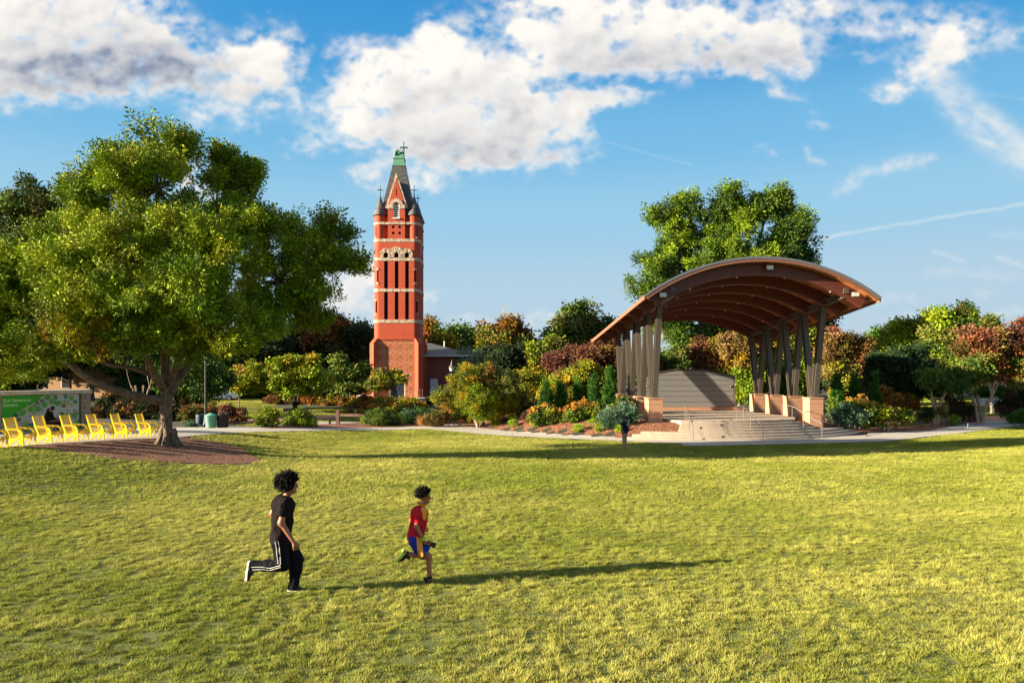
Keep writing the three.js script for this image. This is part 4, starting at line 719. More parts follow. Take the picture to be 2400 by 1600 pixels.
// ---------------------------------------------------------------- the big oak
{
  const s = (x, y) => [x / 1.9125, 260 + y / 1.9125];
  const L = [[700, 195, 138, 0, 1], [545, 215, 74, 0, 1.2], [815, 180, 64, -0.5, 1.25], [700, 350, 215, 0.5, 0.9], [395, 385, 115, 0, 0.9], [440, 300, 40, 0, 1.2], [325, 560, 190, 0.5, 0.85], [560, 560, 215, 2.4, 0.85], [800, 560, 215, 2.8, 0.85], [960, 640, 185, 2.8, 0.85], [1110, 560, 140, 1.2, 0.8], [1190, 520, 60, 0.5, 1.1],
    [965, 290, 72, -2, 1.5], [1000, 225, 40, -2, 1.5], [1100, 370, 85, -3, 1.2], [1145, 285, 36, -3, 1.3], [1050, 460, 120, -2, 0.8], [1400, 640, 160, -3, 0.8], [1490, 560, 95, -3, 1], [1545, 690, 70, -3, 0.6], [1290, 560, 60, -3, 1.2], [1250, 760, 190, -2, 0.8], [1360, 850, 120, -3, 0.8], [1160, 900, 160, -2, 0.8], [1400, 930, 60, -3, 0.8],
    [150, 650, 190, 1, 0.8], [90, 850, 190, 1.5, 0.75], [350, 750, 215, 3.4, 0.8], [350, 950, 175, 3.4, 0.8], [600, 800, 215, 4, 0.85], [610, 985, 160, 3, 0.75], [820, 800, 195, 4, 0.8], [800, 965, 165, 3, 0.75], [985, 905, 85, 3.6, 1.1], [1030, 1030, 90, 3.4, 0.9], [1190, 960, 70, 2.5, 0.8], [150, 1020, 150, 2, 0.7], [880, 1080, 90, 2, 0.6], [700, 640, 250, -3, 0.9], [450, 620, 240, -3, 0.85], [250, 820, 200, -3, 0.8], [900, 800, 200, -4, 0.8], [-80, 760, 190, 1, 0.9], [-60, 1000, 160, 2, 0.7], [20, 1090, 90, 2, 0.7], [60, 1150, 90, 2, 0.7], [180, 1110, 90, 2.2, 0.7], [-60, 1140, 110, 2, 0.8], [330, 1060, 80, 3, 0.7]];
  const rust = mixPal(P.gold, P.oak, [[0.3, 0.17, 0.02]]);
  const lobes = L.map(([x, y, r, dz, ky], i) => [...s(x, y), r / 1.9125 * 0.8, dz * 0.84, ky, i === 28 ? rust : undefined]);
  const d = 31, w = (x, y, dz = 0) => { const [a, b] = s(x, y), p = at(a, b, d - dz); return p.sub(TRUNK); };
  const limbs = () => {
    const foot = []; for (let k = 0; k < 6; k++) { const a = k / 6 * 6.28 + 0.3; foot.push(tubeAlong([V(Math.cos(a) * 0.62, -0.12, Math.sin(a) * 0.62), V(Math.cos(a) * 0.36, 0.16, Math.sin(a) * 0.36), V(Math.cos(a) * 0.2, 0.7, Math.sin(a) * 0.2)], [0.0655, 0.144, 0.131], 7, 0.25, k)); }
    return [...foot,
      tubeAlong([V(0, -0.25, 0), V(0, 0.25, 0), w(746, 1440), w(742, 1360), w(745, 1290), w(748, 1230)], [0.44, 0.333, 0.247, 0.231, 0.269, 0.242], 18, 0.14, 3),
      tubeAlong([w(735, 1300), w(660, 1290, 0.5), w(560, 1265, 1), w(480, 1240, 1.3), w(390, 1195, 1.6), w(300, 1130, 1.9), w(240, 1080, 2.1), w(100, 900, 2)], [0.236, 0.197, 0.177, 0.164, 0.144, 0.118, 0.092, 0.0393], 9, 0.2, 4),
      tubeAlong([w(735, 1250), w(700, 1200, 1), w(660, 1120, 1.6), w(640, 1060, 2), w(600, 850, 3)], [0.197, 0.164, 0.131, 0.105, 0.0393], 8, 0.2, 5),
      tubeAlong([w(690, 1190, 1), w(600, 1155, 1.6), w(470, 1130, 2.2), w(430, 1080, 2.6), w(350, 900, 3)], [0.112, 0.092, 0.0788, 0.0655, 0.0328], 7, 0.2, 6),
      tubeAlong([w(748, 1245), w(740, 1150), w(735, 1040), w(720, 800), w(710, 500), w(700, 200)], [0.236, 0.197, 0.17, 0.131, 0.085, 0.0262], 9, 0.2, 7),
      tubeAlong([w(760, 1260), w(800, 1200, -0.3), w(850, 1130, -0.6), w(900, 1060, -0.8), w(1050, 900, -1.4), w(1250, 750, -2), w(1450, 600, -3)], [0.223, 0.183, 0.164, 0.144, 0.112, 0.0721, 0.0262], 9, 0.2, 8),
      tubeAlong([w(755, 1240), w(790, 1140, 0.5), w(830, 1000, 1), w(900, 760, 1.6), w(1000, 560, 1)], [0.183, 0.144, 0.112, 0.0788, 0.0328], 8, 0.2, 9),
      tubeAlong([w(735, 900), w(860, 650, -1), w(960, 450, -2), w(980, 250, -2)], [0.131, 0.092, 0.059, 0.0197], 7, 0.2, 10), tubeAlong([w(720, 800), w(560, 600, -0.5), w(420, 420, 0)], [0.118, 0.0788, 0.0328], 7, 0.2, 11), tubeAlong([w(880, 620, -1), w(1040, 470, -2.4), w(1130, 320, -3)], [0.0655, 0.0524, 0.0197], 6, 0.2, 12), tubeAlong([w(715, 620), w(600, 420, 0), w(545, 220, 0)], [0.085, 0.059, 0.0197], 6, 0.2, 13)];
  };
  tree({ name: 'oak_tree', label: 'big spreading green oak with thick trunk in a round mulch bed', px: 393, d, base: TRUNK.clone(), lobes, pal: P.oak, limbs, sprig: 'oak', mat: M.oakLeaf, size: 0.5, clumpR: 0.44, per: 21, clumps: 2.5, shell: 0.6, squash: 0.85, out: 0.9, trunkR: 0.34, twigEvery: 1, seed: 4242, lift: 0.7 });
}

// ---------------------------------------------------------------- trees and shrubs, left to right
// behind the oak and the donor wall
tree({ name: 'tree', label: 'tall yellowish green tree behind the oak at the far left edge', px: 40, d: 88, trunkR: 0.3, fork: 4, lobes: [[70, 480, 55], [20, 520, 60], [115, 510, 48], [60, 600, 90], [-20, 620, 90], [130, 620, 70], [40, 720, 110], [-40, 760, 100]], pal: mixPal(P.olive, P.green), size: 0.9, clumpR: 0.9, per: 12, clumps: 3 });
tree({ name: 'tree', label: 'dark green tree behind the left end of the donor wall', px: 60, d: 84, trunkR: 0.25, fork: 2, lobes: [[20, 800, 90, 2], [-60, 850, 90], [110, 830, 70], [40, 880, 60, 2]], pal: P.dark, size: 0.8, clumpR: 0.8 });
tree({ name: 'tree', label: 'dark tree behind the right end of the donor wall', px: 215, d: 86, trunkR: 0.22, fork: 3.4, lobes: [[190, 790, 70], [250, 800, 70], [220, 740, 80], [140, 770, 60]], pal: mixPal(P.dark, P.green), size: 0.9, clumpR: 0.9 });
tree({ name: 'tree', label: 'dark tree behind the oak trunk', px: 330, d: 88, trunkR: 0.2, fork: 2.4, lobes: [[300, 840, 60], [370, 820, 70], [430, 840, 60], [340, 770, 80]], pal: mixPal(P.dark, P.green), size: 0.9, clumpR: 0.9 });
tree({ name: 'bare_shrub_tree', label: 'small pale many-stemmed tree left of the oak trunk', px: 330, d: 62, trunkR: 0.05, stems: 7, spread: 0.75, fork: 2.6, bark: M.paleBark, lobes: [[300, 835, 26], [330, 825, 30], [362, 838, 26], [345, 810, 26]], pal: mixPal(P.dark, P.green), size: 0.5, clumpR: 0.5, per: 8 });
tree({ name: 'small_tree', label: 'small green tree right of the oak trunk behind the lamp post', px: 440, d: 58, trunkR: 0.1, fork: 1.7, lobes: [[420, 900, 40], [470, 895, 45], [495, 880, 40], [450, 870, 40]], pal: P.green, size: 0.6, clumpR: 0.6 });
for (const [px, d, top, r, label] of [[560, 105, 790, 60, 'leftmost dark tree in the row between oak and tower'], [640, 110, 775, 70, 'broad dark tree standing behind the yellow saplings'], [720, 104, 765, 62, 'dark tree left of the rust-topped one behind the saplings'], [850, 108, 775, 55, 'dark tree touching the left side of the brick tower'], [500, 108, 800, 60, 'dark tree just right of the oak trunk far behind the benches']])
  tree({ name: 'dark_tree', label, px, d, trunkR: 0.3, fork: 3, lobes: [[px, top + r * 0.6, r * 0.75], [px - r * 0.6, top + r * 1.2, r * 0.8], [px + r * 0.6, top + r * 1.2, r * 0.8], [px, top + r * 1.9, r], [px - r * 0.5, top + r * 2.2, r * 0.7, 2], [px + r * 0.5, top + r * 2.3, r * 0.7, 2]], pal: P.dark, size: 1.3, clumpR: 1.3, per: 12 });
tree({ name: 'dark_tree', label: 'tree with rusty brown top behind the yellow saplings left of the tower', px: 785, d: 100, trunkR: 0.3, fork: 3, lobes: [[790, 785, 34, 0, 1, P.rust], [755, 800, 36, 0, 1, mixPal(P.rust, P.dark)], [820, 805, 40], [785, 850, 60], [770, 900, 50, 2], [840, 880, 45]], pal: P.dark, size: 1.2, clumpR: 1.1 });
const sap = { name: 'sapling', sprig: 'broad', bark: M.greyBark, trunkR: 0.055, fork: 1.5, clumpR: 0.4, per: 8, size: 0.5, clumps: 2.5, shell: 0.4, squash: 0.55, lift: 0.2 };
tree({ ...sap, label: 'yellow green sapling with rusty top, left of the two bright saplings', px: 560, d: 68, lobes: [[560, 890, 30, 0, 0.8], [600, 878, 34, 0, 0.8], [625, 895, 30, 0, 0.8], [585, 872, 18, 0, 0.7, P.orange], [610, 868, 14, 0, 0.7, P.orange], [580, 905, 34, 0, 0.6], [635, 905, 22, 0, 0.6]], pal: mixPal(P.lime, P.gold) });
tree({ ...sap, label: 'brightest yellow sapling in the middle before the dark trees', px: 697, d: 64, lobes: [[660, 872, 28, 0, 0.9], [700, 870, 38, 0, 0.9], [720, 848, 14, 0, 1], [655, 853, 10, 0, 1.2], [680, 850, 12, 0, 1], [735, 885, 32, 0, 0.8], [680, 895, 40, 0, 0.7], [725, 905, 32, 0, 0.7, mixPal(P.gold, P.lime)], [755, 890, 18, 0, 0.7], [700, 915, 28, 0, 0.6, P.lime]], pal: mixPal(P.lime, P.gold), fork: 1.9 });
tree({ ...sap, label: 'thin dark green sapling behind the globe lamp left of the tower', px: 800, d: 76, lobes: [[800, 870, 26, 0, 0.9], [830, 880, 26, 0, 0.8], [780, 890, 30, 0, 0.8], [815, 905, 34, 0, 0.7], [850, 865, 12], [795, 848, 10, 0, 1.3]], pal: mixPal(P.green, P.yewy) });
tree({ ...sap, label: 'small golden sapling standing before the tower door', px: 882, d: 74, lobes: [[890, 885, 20, 0, 0.8], [905, 895, 22, 0, 0.8], [880, 905, 18, 0, 0.8], [935, 890, 14, 0, 0.5], [915, 880, 14, 0, 0.7]], pal: mixPal(P.gold, P.olive), size: 0.42, fork: 1.9 });

// hedge of oakleaf hydrangeas before the tower
[[645, 76, P.rust, 'brown hydrangea bush at the left end of the hedge'], [690, 76, P.rust, 'brown hydrangea bush behind the stone bench'], [735, 75, mixPal(P.orange, P.rust), 'orange hydrangea bush just right of the seated figure on the bench'], [778, 74, mixPal(P.rust, P.gold), 'hydrangea bush right of the staked sapling'], [820, 73, mixPal(P.orange, P.gold, P.rust), 'hydrangea bush at the foot of the globe lamp post'], [862, 72, mixPal(P.orange, P.rust), 'hydrangea bush before the pale utility cabinet'], [900, 71, mixPal(P.orange, P.gold), 'hydrangea bush below the tower door steps'], [935, 70, mixPal(P.orange, P.gold), 'golden orange hydrangea bush right of the tower steps'], [966, 69.5, mixPal(P.gold, P.orange), 'bright yellow orange hydrangea at the right end of the hedge']].forEach(([px, d, pal, label], i) => {
  const y = 950 + i * 1.4; shrub({ name: 'hydrangea', label, px, d, lobes: [[px - 17, y, 17, 0.2, 1], [px + 15, y, 18, -0.2, 1], [px, y - 6, 17, 0, 1.1], [px + 4, y + 8, 20, 0.6, 0.9], [px - 12, y + 8, 18, 0.6, 0.9]], pal, sprig: 'broad', size: 0.34, clumpR: 0.3, per: 10, group: 'hydrangeas in the hedge before the tower' });
});
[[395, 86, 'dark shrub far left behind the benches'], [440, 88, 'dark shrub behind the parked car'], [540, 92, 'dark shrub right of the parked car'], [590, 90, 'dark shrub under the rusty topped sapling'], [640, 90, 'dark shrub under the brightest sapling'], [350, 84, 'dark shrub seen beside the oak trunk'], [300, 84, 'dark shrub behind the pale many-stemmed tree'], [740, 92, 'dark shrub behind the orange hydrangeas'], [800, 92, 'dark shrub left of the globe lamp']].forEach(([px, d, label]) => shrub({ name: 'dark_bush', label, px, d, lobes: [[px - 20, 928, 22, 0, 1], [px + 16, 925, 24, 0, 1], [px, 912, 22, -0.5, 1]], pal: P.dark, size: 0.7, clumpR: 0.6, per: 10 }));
// round bushes by the path
shrub({ name: 'round_bush', label: 'upright leafy bush beside the path, left of the wide bush', px: 624, d: 50, lobes: [[622, 990, 20, 0, 1], [630, 975, 16, 0, 1.2], [612, 985, 14, 0, 1], [638, 995, 14, 0, 0.9]], pal: mixPal(P.yewy, P.lime), sprig: 'broad', size: 0.24, clumpR: 0.2, per: 9 });
shrub({ name: 'round_bush', label: 'wide leafy bush beside the path, right of the upright bush', px: 704, d: 52, lobes: [[690, 988, 18, 0, 1], [708, 984, 18, 0, 1.1], [725, 988, 15, 0, 1.1], [680, 996, 13, 0.3, 0.8], [697, 972, 9, 0, 1.2]], pal: mixPal(P.yewy, P.lime), sprig: 'broad', size: 0.24, clumpR: 0.2, per: 9 });
shrub({ name: 'low_plant', label: 'small dry pinkish plant left of the wide path bush', px: 668, d: 51, lobes: [[670, 1001, 9, 0, 0.8]], pal: mixPal(P.rust, P.pale), size: 0.16, clumpR: 0.16, per: 8 });
shrub({ name: 'spreading_shrub', label: 'broad green shrub beside the path before the tower hedge', px: 888, d: 58, lobes: [[870, 982, 20, 0, 0.8], [900, 977, 22, 0, 0.8], [925, 984, 18, 0, 0.8], [890, 992, 24, 0.5, 0.5], [855, 993, 14, 0.3, 0.6]], pal: mixPal(P.green, P.yewy), size: 0.26, clumpR: 0.26, per: 12 });
shrub({ name: 'juniper', label: 'dark blue green juniper low beside the path, right of the broad shrub', px: 965, d: 60, lobes: [[950, 985, 18, 0, 0.6], [980, 980, 20, 0, 0.6], [1000, 978, 16, 0, 0.7], [965, 975, 14, 0, 0.6]], pal: mixPal(P.blue, P.arbor), sprig: 'spray', mat: M.needle, size: 0.4, clumpR: 0.3, per: 12, lift: 0.1 });
[[1000, 57, 'left one of two tan grass tufts beside the path'], [1028, 57, 'right one of two tan grass tufts beside the path']].forEach(([px, d, label]) => { const b = standAt(px, d), t = thing('grass_tuft', label, 'ornamental grass', b), y = 990; crown(t, 'blades', [[0, 0.1, 0, 0.35, 0.12, 0.35]], { pal: [[0.4, 0.22, 0.08], [0.34, 0.2, 0.07], [0.25, 0.2, 0.07]], clumpR: 0.15, per: 9, size: 0.55, sprig: 'blade', lift: 1.2, out: 0.5, floor: 0, clumps: 3 }, px); });
[[815, 66, 'dry dark little shrub on the lit grass, left of two'], [846, 66, 'dry dark little shrub on the lit grass, right of two']].forEach(([px, d, label]) => shrub({ name: 'dry_shrub', label, px, d, lobes: [[px, 967, 11, 0, 0.8]], pal: P.rust, size: 0.22, clumpR: 0.22, per: 7, shell: 0.3 }));
shrub({ name: 'brown_shrub', label: 'brown bush left of the lamp post behind the blue bin', px: 450, d: 53.5, lobes: [[445, 975, 17, 0, 1], [462, 968, 14, 0, 1]], pal: mixPal(P.rust, P.olive), size: 0.26, clumpR: 0.26, sprig: 'broad' });
shrub({ name: 'brown_shrub', label: 'brown bush right behind the black bin', px: 545, d: 53, lobes: [[540, 975, 16, 0, 1], [555, 980, 13, 0, 1], [533, 968, 10]], pal: mixPal(P.rust, P.maroon), size: 0.26, clumpR: 0.26, sprig: 'broad' });
shrub({ name: 'brown_shrub', label: 'brown bush seen between lamp post and black bin', px: 500, d: 55, lobes: [[497, 966, 12, 0, 1], [510, 970, 11]], pal: mixPal(P.rust, P.olive), size: 0.26, clumpR: 0.26, sprig: 'broad' });
shrub({ name: 'low_plant', label: 'low grey green plant left of the green bin', px: 444, d: 50, lobes: [[444, 996, 12, 0, 0.6]], pal: P.blue, size: 0.18, clumpR: 0.18 });
[[250, 952, 60, 'leftmost dark bush in the bed behind the chairs'], [300, 955, 59, 'dark bush behind the sixth yellow chair'], [350, 957, 58.5, 'dark bush just left of the oak trunk'], [410, 962, 57, 'dark bush just right of the oak trunk']].forEach(([px, y, d, label]) => shrub({ name: 'dark_bush', label, px, d, lobes: [[px - 12, y + 10, 24, 0, 0.9], [px + 16, y + 10, 24, 0, 0.9], [px, y + 2, 20]], pal: mixPal(P.rust, P.dark, P.dark), size: 0.32, clumpR: 0.32, sprig: 'broad' }));

// right of the tower
tree({ name: 'maple_tree', label: 'green and orange maple close right of the tower', px: 1005, d: 112, trunkR: 0.25, fork: 3, lobes: [[1000, 775, 26, 0, 1, mixPal(P.orange, P.olive)], [1015, 800, 30, 0, 1, mixPal(P.gold, P.orange)], [995, 820, 30], [1030, 825, 24]], pal: mixPal(P.green, P.gold), size: 1.1, clumpR: 0.9, per: 11 });
[[1055, 118, 785, 'left one of the round green trees behind the annexe roof'], [1090, 122, 780, 'right one of the round green trees behind the annexe roof'], [1140, 120, 800, 'green tree partly behind the rusty maple']].forEach(([px, d, y, label]) => tree({ name: 'green_tree', label, px, d, trunkR: 0.3, fork: 3, lobes: [[px, y + 15, 26], [px - 18, y + 35, 28], [px + 20, y + 35, 28], [px, y + 60, 36]], pal: P.green, size: 1.2, clumpR: 1.1, per: 11 }));
tree({ name: 'maple_tree', label: 'tall maple with rusty orange crown between tower and stage', px: 1195, d: 95, trunkR: 0.28, fork: 3, lobes: [[1190, 775, 28, 0, 1, mixPal(P.rust, P.orange)], [1160, 795, 26, 0, 1, mixPal(P.orange, P.olive)], [1215, 790, 24, 0, 1, mixPal(P.maroon, P.rust)], [1180, 815, 40, 0, 0.9, mixPal(P.gold, P.orange, P.olive)], [1225, 825, 32, 0, 1, P.olive], [1150, 840, 34, 0, 1, mixPal(P.green, P.gold)]], pal: mixPal(P.olive, P.orange), size: 1.0, clumpR: 0.85, per: 12 });
tree({ name: 'dark_tree', label: 'round dark blue green tree below the rusty maple', px: 1200, d: 84, trunkR: 0.2, fork: 1.6, lobes: [[1190, 850, 40], [1225, 865, 40], [1165, 875, 34], [1200, 890, 44], [1240, 890, 28]], pal: mixPal(P.dark, [[0.03, 0.06, 0.035]]), size: 0.85, clumpR: 0.75, per: 14 });
tree({ name: 'silver_tree', label: 'pale silvery shrub tree beside the annexe', px: 1105, d: 88, trunkR: 0.1, fork: 1.8, lobes: [[1095, 853, 22], [1120, 850, 24], [1110, 870, 26]], pal: P.pale, size: 0.75, clumpR: 0.7 });
tree({ name: 'tall_tree', label: 'tall green tree left of the bandstand roof', px: 1345, d: 96, trunkR: 0.35, fork: 4, lobes: [[1360, 745, 30], [1340, 760, 34], [1395, 770, 28], [1310, 790, 32], [1370, 800, 46], [1330, 830, 44], [1400, 815, 36], [1290, 830, 24], [1420, 770, 18]], pal: mixPal(P.green, P.olive), size: 1.1, clumpR: 0.95, per: 12, clumps: 3 });
tree({ name: 'small_tree', label: 'yellow green little tree below the tall tree left of the bandstand', px: 1275, d: 82, trunkR: 0.1, fork: 1.8, lobes: [[1268, 845, 18, 0, 1, P.gold], [1285, 830, 20], [1300, 820, 20], [1275, 865, 22, 0, 1, P.gold], [1255, 825, 12]], pal: mixPal(P.lime, P.olive), size: 0.75, clumpR: 0.6 });
tree({ name: 'crape_myrtle', label: 'wide dark red crape myrtle left of the stage columns', px: 1370, d: 68, trunkR: 0.08, stems: 4, spread: 0.6, fork: 1.6, bark: M.paleBark, lobes: [[1310, 850, 26, 0, 0.8, P.maroon], [1345, 842, 30, 0, 0.8, mixPal(P.maroon, P.red)], [1385, 835, 34, 0, 0.9, P.red], [1420, 825, 28, 0, 1, mixPal(P.peach, P.red)], [1435, 850, 26], [1360, 865, 36, 0, 0.7, mixPal(P.maroon, P.rust)]], pal: mixPal(P.red, P.maroon), size: 0.6, clumpR: 0.5, per: 13 });
tree({ name: 'crape_myrtle', label: 'big rounded yellow green crape myrtle beside the path before the annexe', px: 1122, d: 56, trunkR: 0.055, stems: 5, spread: 0.7, fork: 1.2, bark: M.paleBark, lobes: [[1110, 905, 40, 0, 0.9], [1150, 900, 40, 0, 0.85, mixPal(P.olive, P.rust)], [1075, 930, 34, 0, 0.9, mixPal(P.gold, P.olive)], [1185, 915, 34, 0, 0.9, mixPal(P.olive, P.dark)], [1120, 940, 44, 1, 0.8, mixPal(P.gold, P.lime)], [1055, 945, 18, 0, 0.9, mixPal(P.orange, P.gold)], [1100, 880, 20], [1170, 945, 28, 0, 0.7], [1140, 965, 26, 0.8, 0.6, mixPal(P.lime, P.gold)], [1205, 930, 16]], pal: mixPal(P.olive, P.lime, P.gold), size: 0.42, clumpR: 0.4, per: 16, sprig: 'fine' });
tree({ name: 'small_tree', label: 'small golden green tree right behind the rounded crape myrtle', px: 1225, d: 66, trunkR: 0.06, stems: 3, spread: 0.3, fork: 1.2, bark: M.paleBark, lobes: [[1225, 895, 24], [1245, 905, 22], [1210, 915, 22, 0, 1, mixPal(P.gold, P.lime)], [1235, 925, 24, 0, 0.8], [1262, 915, 14]], pal: mixPal(P.olive, P.gold), size: 0.45, clumpR: 0.42 });
shrub({ name: 'low_shrub', label: 'low brown green shrub under the rounded crape myrtle', px: 1060, d: 57, lobes: [[1040, 972, 22, 0, 0.8], [1070, 975, 22, 0, 0.7], [1020, 978, 14, 0, 0.8], [1095, 980, 16, 0, 0.6]], pal: mixPal(P.olive, P.rust, P.dark), size: 0.26, clumpR: 0.26 });
shrub({ name: 'hydrangea', label: 'orange hydrangea bush right of the rounded crape myrtle', px: 1185, d: 57, lobes: [[1175, 960, 18, 0, 0.9], [1200, 955, 16, 0, 0.9], [1160, 968, 14, 0, 0.8]], pal: mixPal(P.orange, P.gold, P.rust), size: 0.28, clumpR: 0.26, sprig: 'broad' });
shrub({ name: 'low_shrub', label: 'dull green shrub between the small golden tree and the stage bed', px: 1235, d: 58, lobes: [[1220, 962, 16, 0, 0.9], [1245, 958, 18, 0, 0.9]], pal: mixPal(P.olive, P.dark), size: 0.26, clumpR: 0.26 });
shrub({ name: 'red_shrub', label: 'small dark red shrub at the left corner of the stage bed', px: 1232, d: 53, lobes: [[1232, 979, 11, 0, 0.9]], pal: P.maroon, size: 0.2, clumpR: 0.2 });
shrub({ name: 'hedge_shrub', label: 'tall yellow green shrub behind the left arborvitae', px: 1330, d: 62, lobes: [[1300, 900, 26], [1330, 890, 30, 0, 1, mixPal(P.olive, P.peach, P.lime)], [1365, 895, 30], [1400, 895, 26], [1420, 915, 24], [1290, 930, 22], [1340, 930, 34], [1390, 935, 30], [1350, 872, 12], [1375, 868, 14], [1410, 880, 16]], pal: mixPal(P.lime, P.gold, P.olive), size: 0.45, clumpR: 0.42, per: 12 });
// arborvitae: [px, top, bottom, half width, depth]
[[1282, 898, 958, 15, 55, 'left of the stage, leftmost of five'], [1316, 899, 956, 15, 55.5, 'left of the stage, second from the left'], [1354, 897, 954, 14, 56, 'left of the stage, third of five'], [1391, 887, 955, 14, 55.5, 'left of the stage, fourth, beside the tallest'], [1431, 868, 958, 16, 54.5, 'left of the stage, tallest, nearest the columns'], [1962, 880, 948, 14, 56, 'right of the stage, leftmost of three'], [2004, 880, 948, 14, 57, 'right of the stage, middle of three'], [2050, 884, 950, 15, 56.5, 'right of the stage, rightmost of three'], [1838, 860, 945, 15, 64, 'dark one standing behind the right columns'], [1868, 872, 945, 12, 66, 'dark one seen between the right front columns']].forEach(([px, y0, y1, hw, d, where], i) => {
  const b = standAt(px, d), top = at(px, y0, d).y - b.y, r = hw / F * d, lobes = []; b.y -= 0.05;
  for (let k = 0; k < 9; k++) { const f = k / 8, w = r * Math.pow(1 - f, 0.75) * (f < 0.15 ? 0.8 + f * 1.3 : 1) + 0.04; lobes.push([0, 0.1 + top * 0.97 * f, 0, w, top / 9, w]); }
  const t = thing('arborvitae', 'pointed green arborvitae ' + where, 'conifer', b, 0, i < 5 ? 'arborvitae left of the stage' : i < 8 ? 'arborvitae right of the stage' : 'arborvitae behind the columns');
  crown(t, 'foliage', lobes, { pal: P.arbor, clumpR: 0.12, per: 9, size: 0.3, sprig: 'spray', mat: M.needle, lift: 1.3, out: 0.6, shell: 0.8, floor: 0.02, clumps: 2.2, squash: 1 }, px); part(t, 'trunk', cyl(0.06, 0.03, top * 0.8, 0, -0.1, 0, 6), M.greyBark);
});
// beds beside the stage
const hyd = { name: 'hydrangea', sprig: 'broad', size: 0.3, clumpR: 0.24, per: 11, pal: mixPal(P.olive, P.lime, P.green), plumeSize: 0.36 };
shrub({ ...hyd, label: 'green shrub with orange flower heads at the left of the stage bed', px: 1275, d: 51.5, lobes: [[1255, 978, 16, 0, 0.9], [1285, 978, 16, 0, 0.9], [1270, 970, 14]], plumes: [[1258, 962, 14, 0, 0.5], [1275, 958, 12, 0, 0.5]] });
shrub({ ...hyd, label: 'green shrub with orange flower heads in the middle of the left stage bed', px: 1310, d: 51.2, lobes: [[1300, 980, 16, 0, 0.9], [1325, 980, 15, 0, 0.9]], plumes: [[1300, 962, 12, 0, 0.5], [1318, 963, 12, 0, 0.6]] });
shrub({ ...hyd, label: 'tallest orange-flowered shrub in the left stage bed', px: 1368, d: 52, lobes: [[1355, 975, 17, 0, 0.9], [1385, 975, 17, 0, 0.9], [1370, 965, 14]], plumes: [[1352, 956, 14, 0, 0.5], [1372, 950, 14, 0, 0.6], [1390, 956, 14, 0, 0.6]] });
shrub({ ...hyd, label: 'plain green shrub between two orange-flowered ones in the left stage bed', px: 1345, d: 50.6, lobes: [[1335, 985, 14, 0, 0.9], [1352, 986, 14, 0, 0.9]] });
shrub({ ...hyd, label: 'plain green shrub right of the tallest orange-flowered shrub', px: 1420, d: 51.5, lobes: [[1408, 970, 16, 0, 0.9], [1430, 965, 16, 0, 0.9]] });
shrub({ ...hyd, label: 'green shrub just left of the front left pier', px: 1470, d: 51, lobes: [[1462, 950, 14, 0, 0.9], [1478, 955, 13, 0, 0.9]], pal: mixPal(P.green, P.rust) });
const jun = { name: 'juniper', pal: P.blue, sprig: 'spray', mat: M.needle, size: 0.42, clumpR: 0.26, per: 13, lift: 0.15, out: 1 };
shrub({ ...jun, label: 'blue green juniper spreading before the front left pier', px: 1455, d: 48.6, lobes: [[1432, 980, 15, 0, 0.45], [1455, 974, 15, 0.1, 0.5], [1480, 976, 14, 0, 0.5], [1468, 966, 12, -0.3, 0.5], [1425, 988, 10, 0.3, 0.5]] });
shrub({ ...jun, label: 'blue green juniper right of the front right pier', px: 1990, d: 51, lobes: [[1980, 970, 17, 0, 0.7], [2005, 976, 15, 0, 0.6], [1972, 980, 12, 0.3, 0.6]] });
shrub({ ...hyd, label: 'dark green shrub tucked behind the front right pier', px: 1958, d: 53, lobes: [[1955, 955, 15, 0, 1], [1965, 968, 14]], pal: mixPal(P.green, P.lime) });
shrub({ ...hyd, label: 'green shrub topped with orange flower heads right of the juniper', px: 2012, d: 53, lobes: [[2000, 958, 15], [2025, 960, 15], [2035, 970, 14]], plumes: [[1998, 946, 12, 0, 0.6], [2018, 940, 12, 0, 0.7], [2032, 948, 12, 0, 0.6]] });
shrub({ ...hyd, label: 'wide yellow green shrub with two orange flower heads in the right bed', px: 2070, d: 53, lobes: [[2050, 968, 16, 0, 0.8], [2080, 970, 17, 0, 0.8], [2110, 974, 15, 0, 0.8], [2128, 980, 10, 0, 0.8]], plumes: [[2064, 952, 9, 0, 0.7], [2075, 956, 6, 0, 0.8]], pal: mixPal(P.lime, P.olive) });
shrub({ name: 'hydrangea', label: 'rusty orange bush behind the rightmost arborvitae', px: 2085, d: 60, lobes: [[2080, 930, 20, 0, 1.1], [2095, 945, 18]], pal: mixPal(P.orange, P.gold, P.rust), sprig: 'broad', size: 0.32, clumpR: 0.3 });
shrub({ name: 'hydrangea', label: 'rusty orange bush behind the small white sign', px: 2130, d: 61, lobes: [[2125, 938, 18, 0, 1.1], [2138, 950, 14]], pal: mixPal(P.orange, P.gold, P.rust), sprig: 'broad', size: 0.32, clumpR: 0.3 });
[[2152, 972, 13, 'dark clipped round shrub left of two at the right bed'], [2180, 968, 14, 'dark clipped round shrub right of two at the right bed']].forEach(([px, y, r, label]) => shrub({ name: 'round_bush', label, px, d: 56, lobes: [[px, y, r, 0, 1]], pal: P.dark, sprig: 'dense', size: 0.2, clumpR: 0.16, per: 9 }));
shrub({ name: 'low_shrub', label: 'pale green little shrub right of the clipped round shrubs', px: 2210, d: 57, lobes: [[2207, 963, 9, 0, 1], [2214, 958, 7]], pal: P.olive, size: 0.2, clumpR: 0.2 });
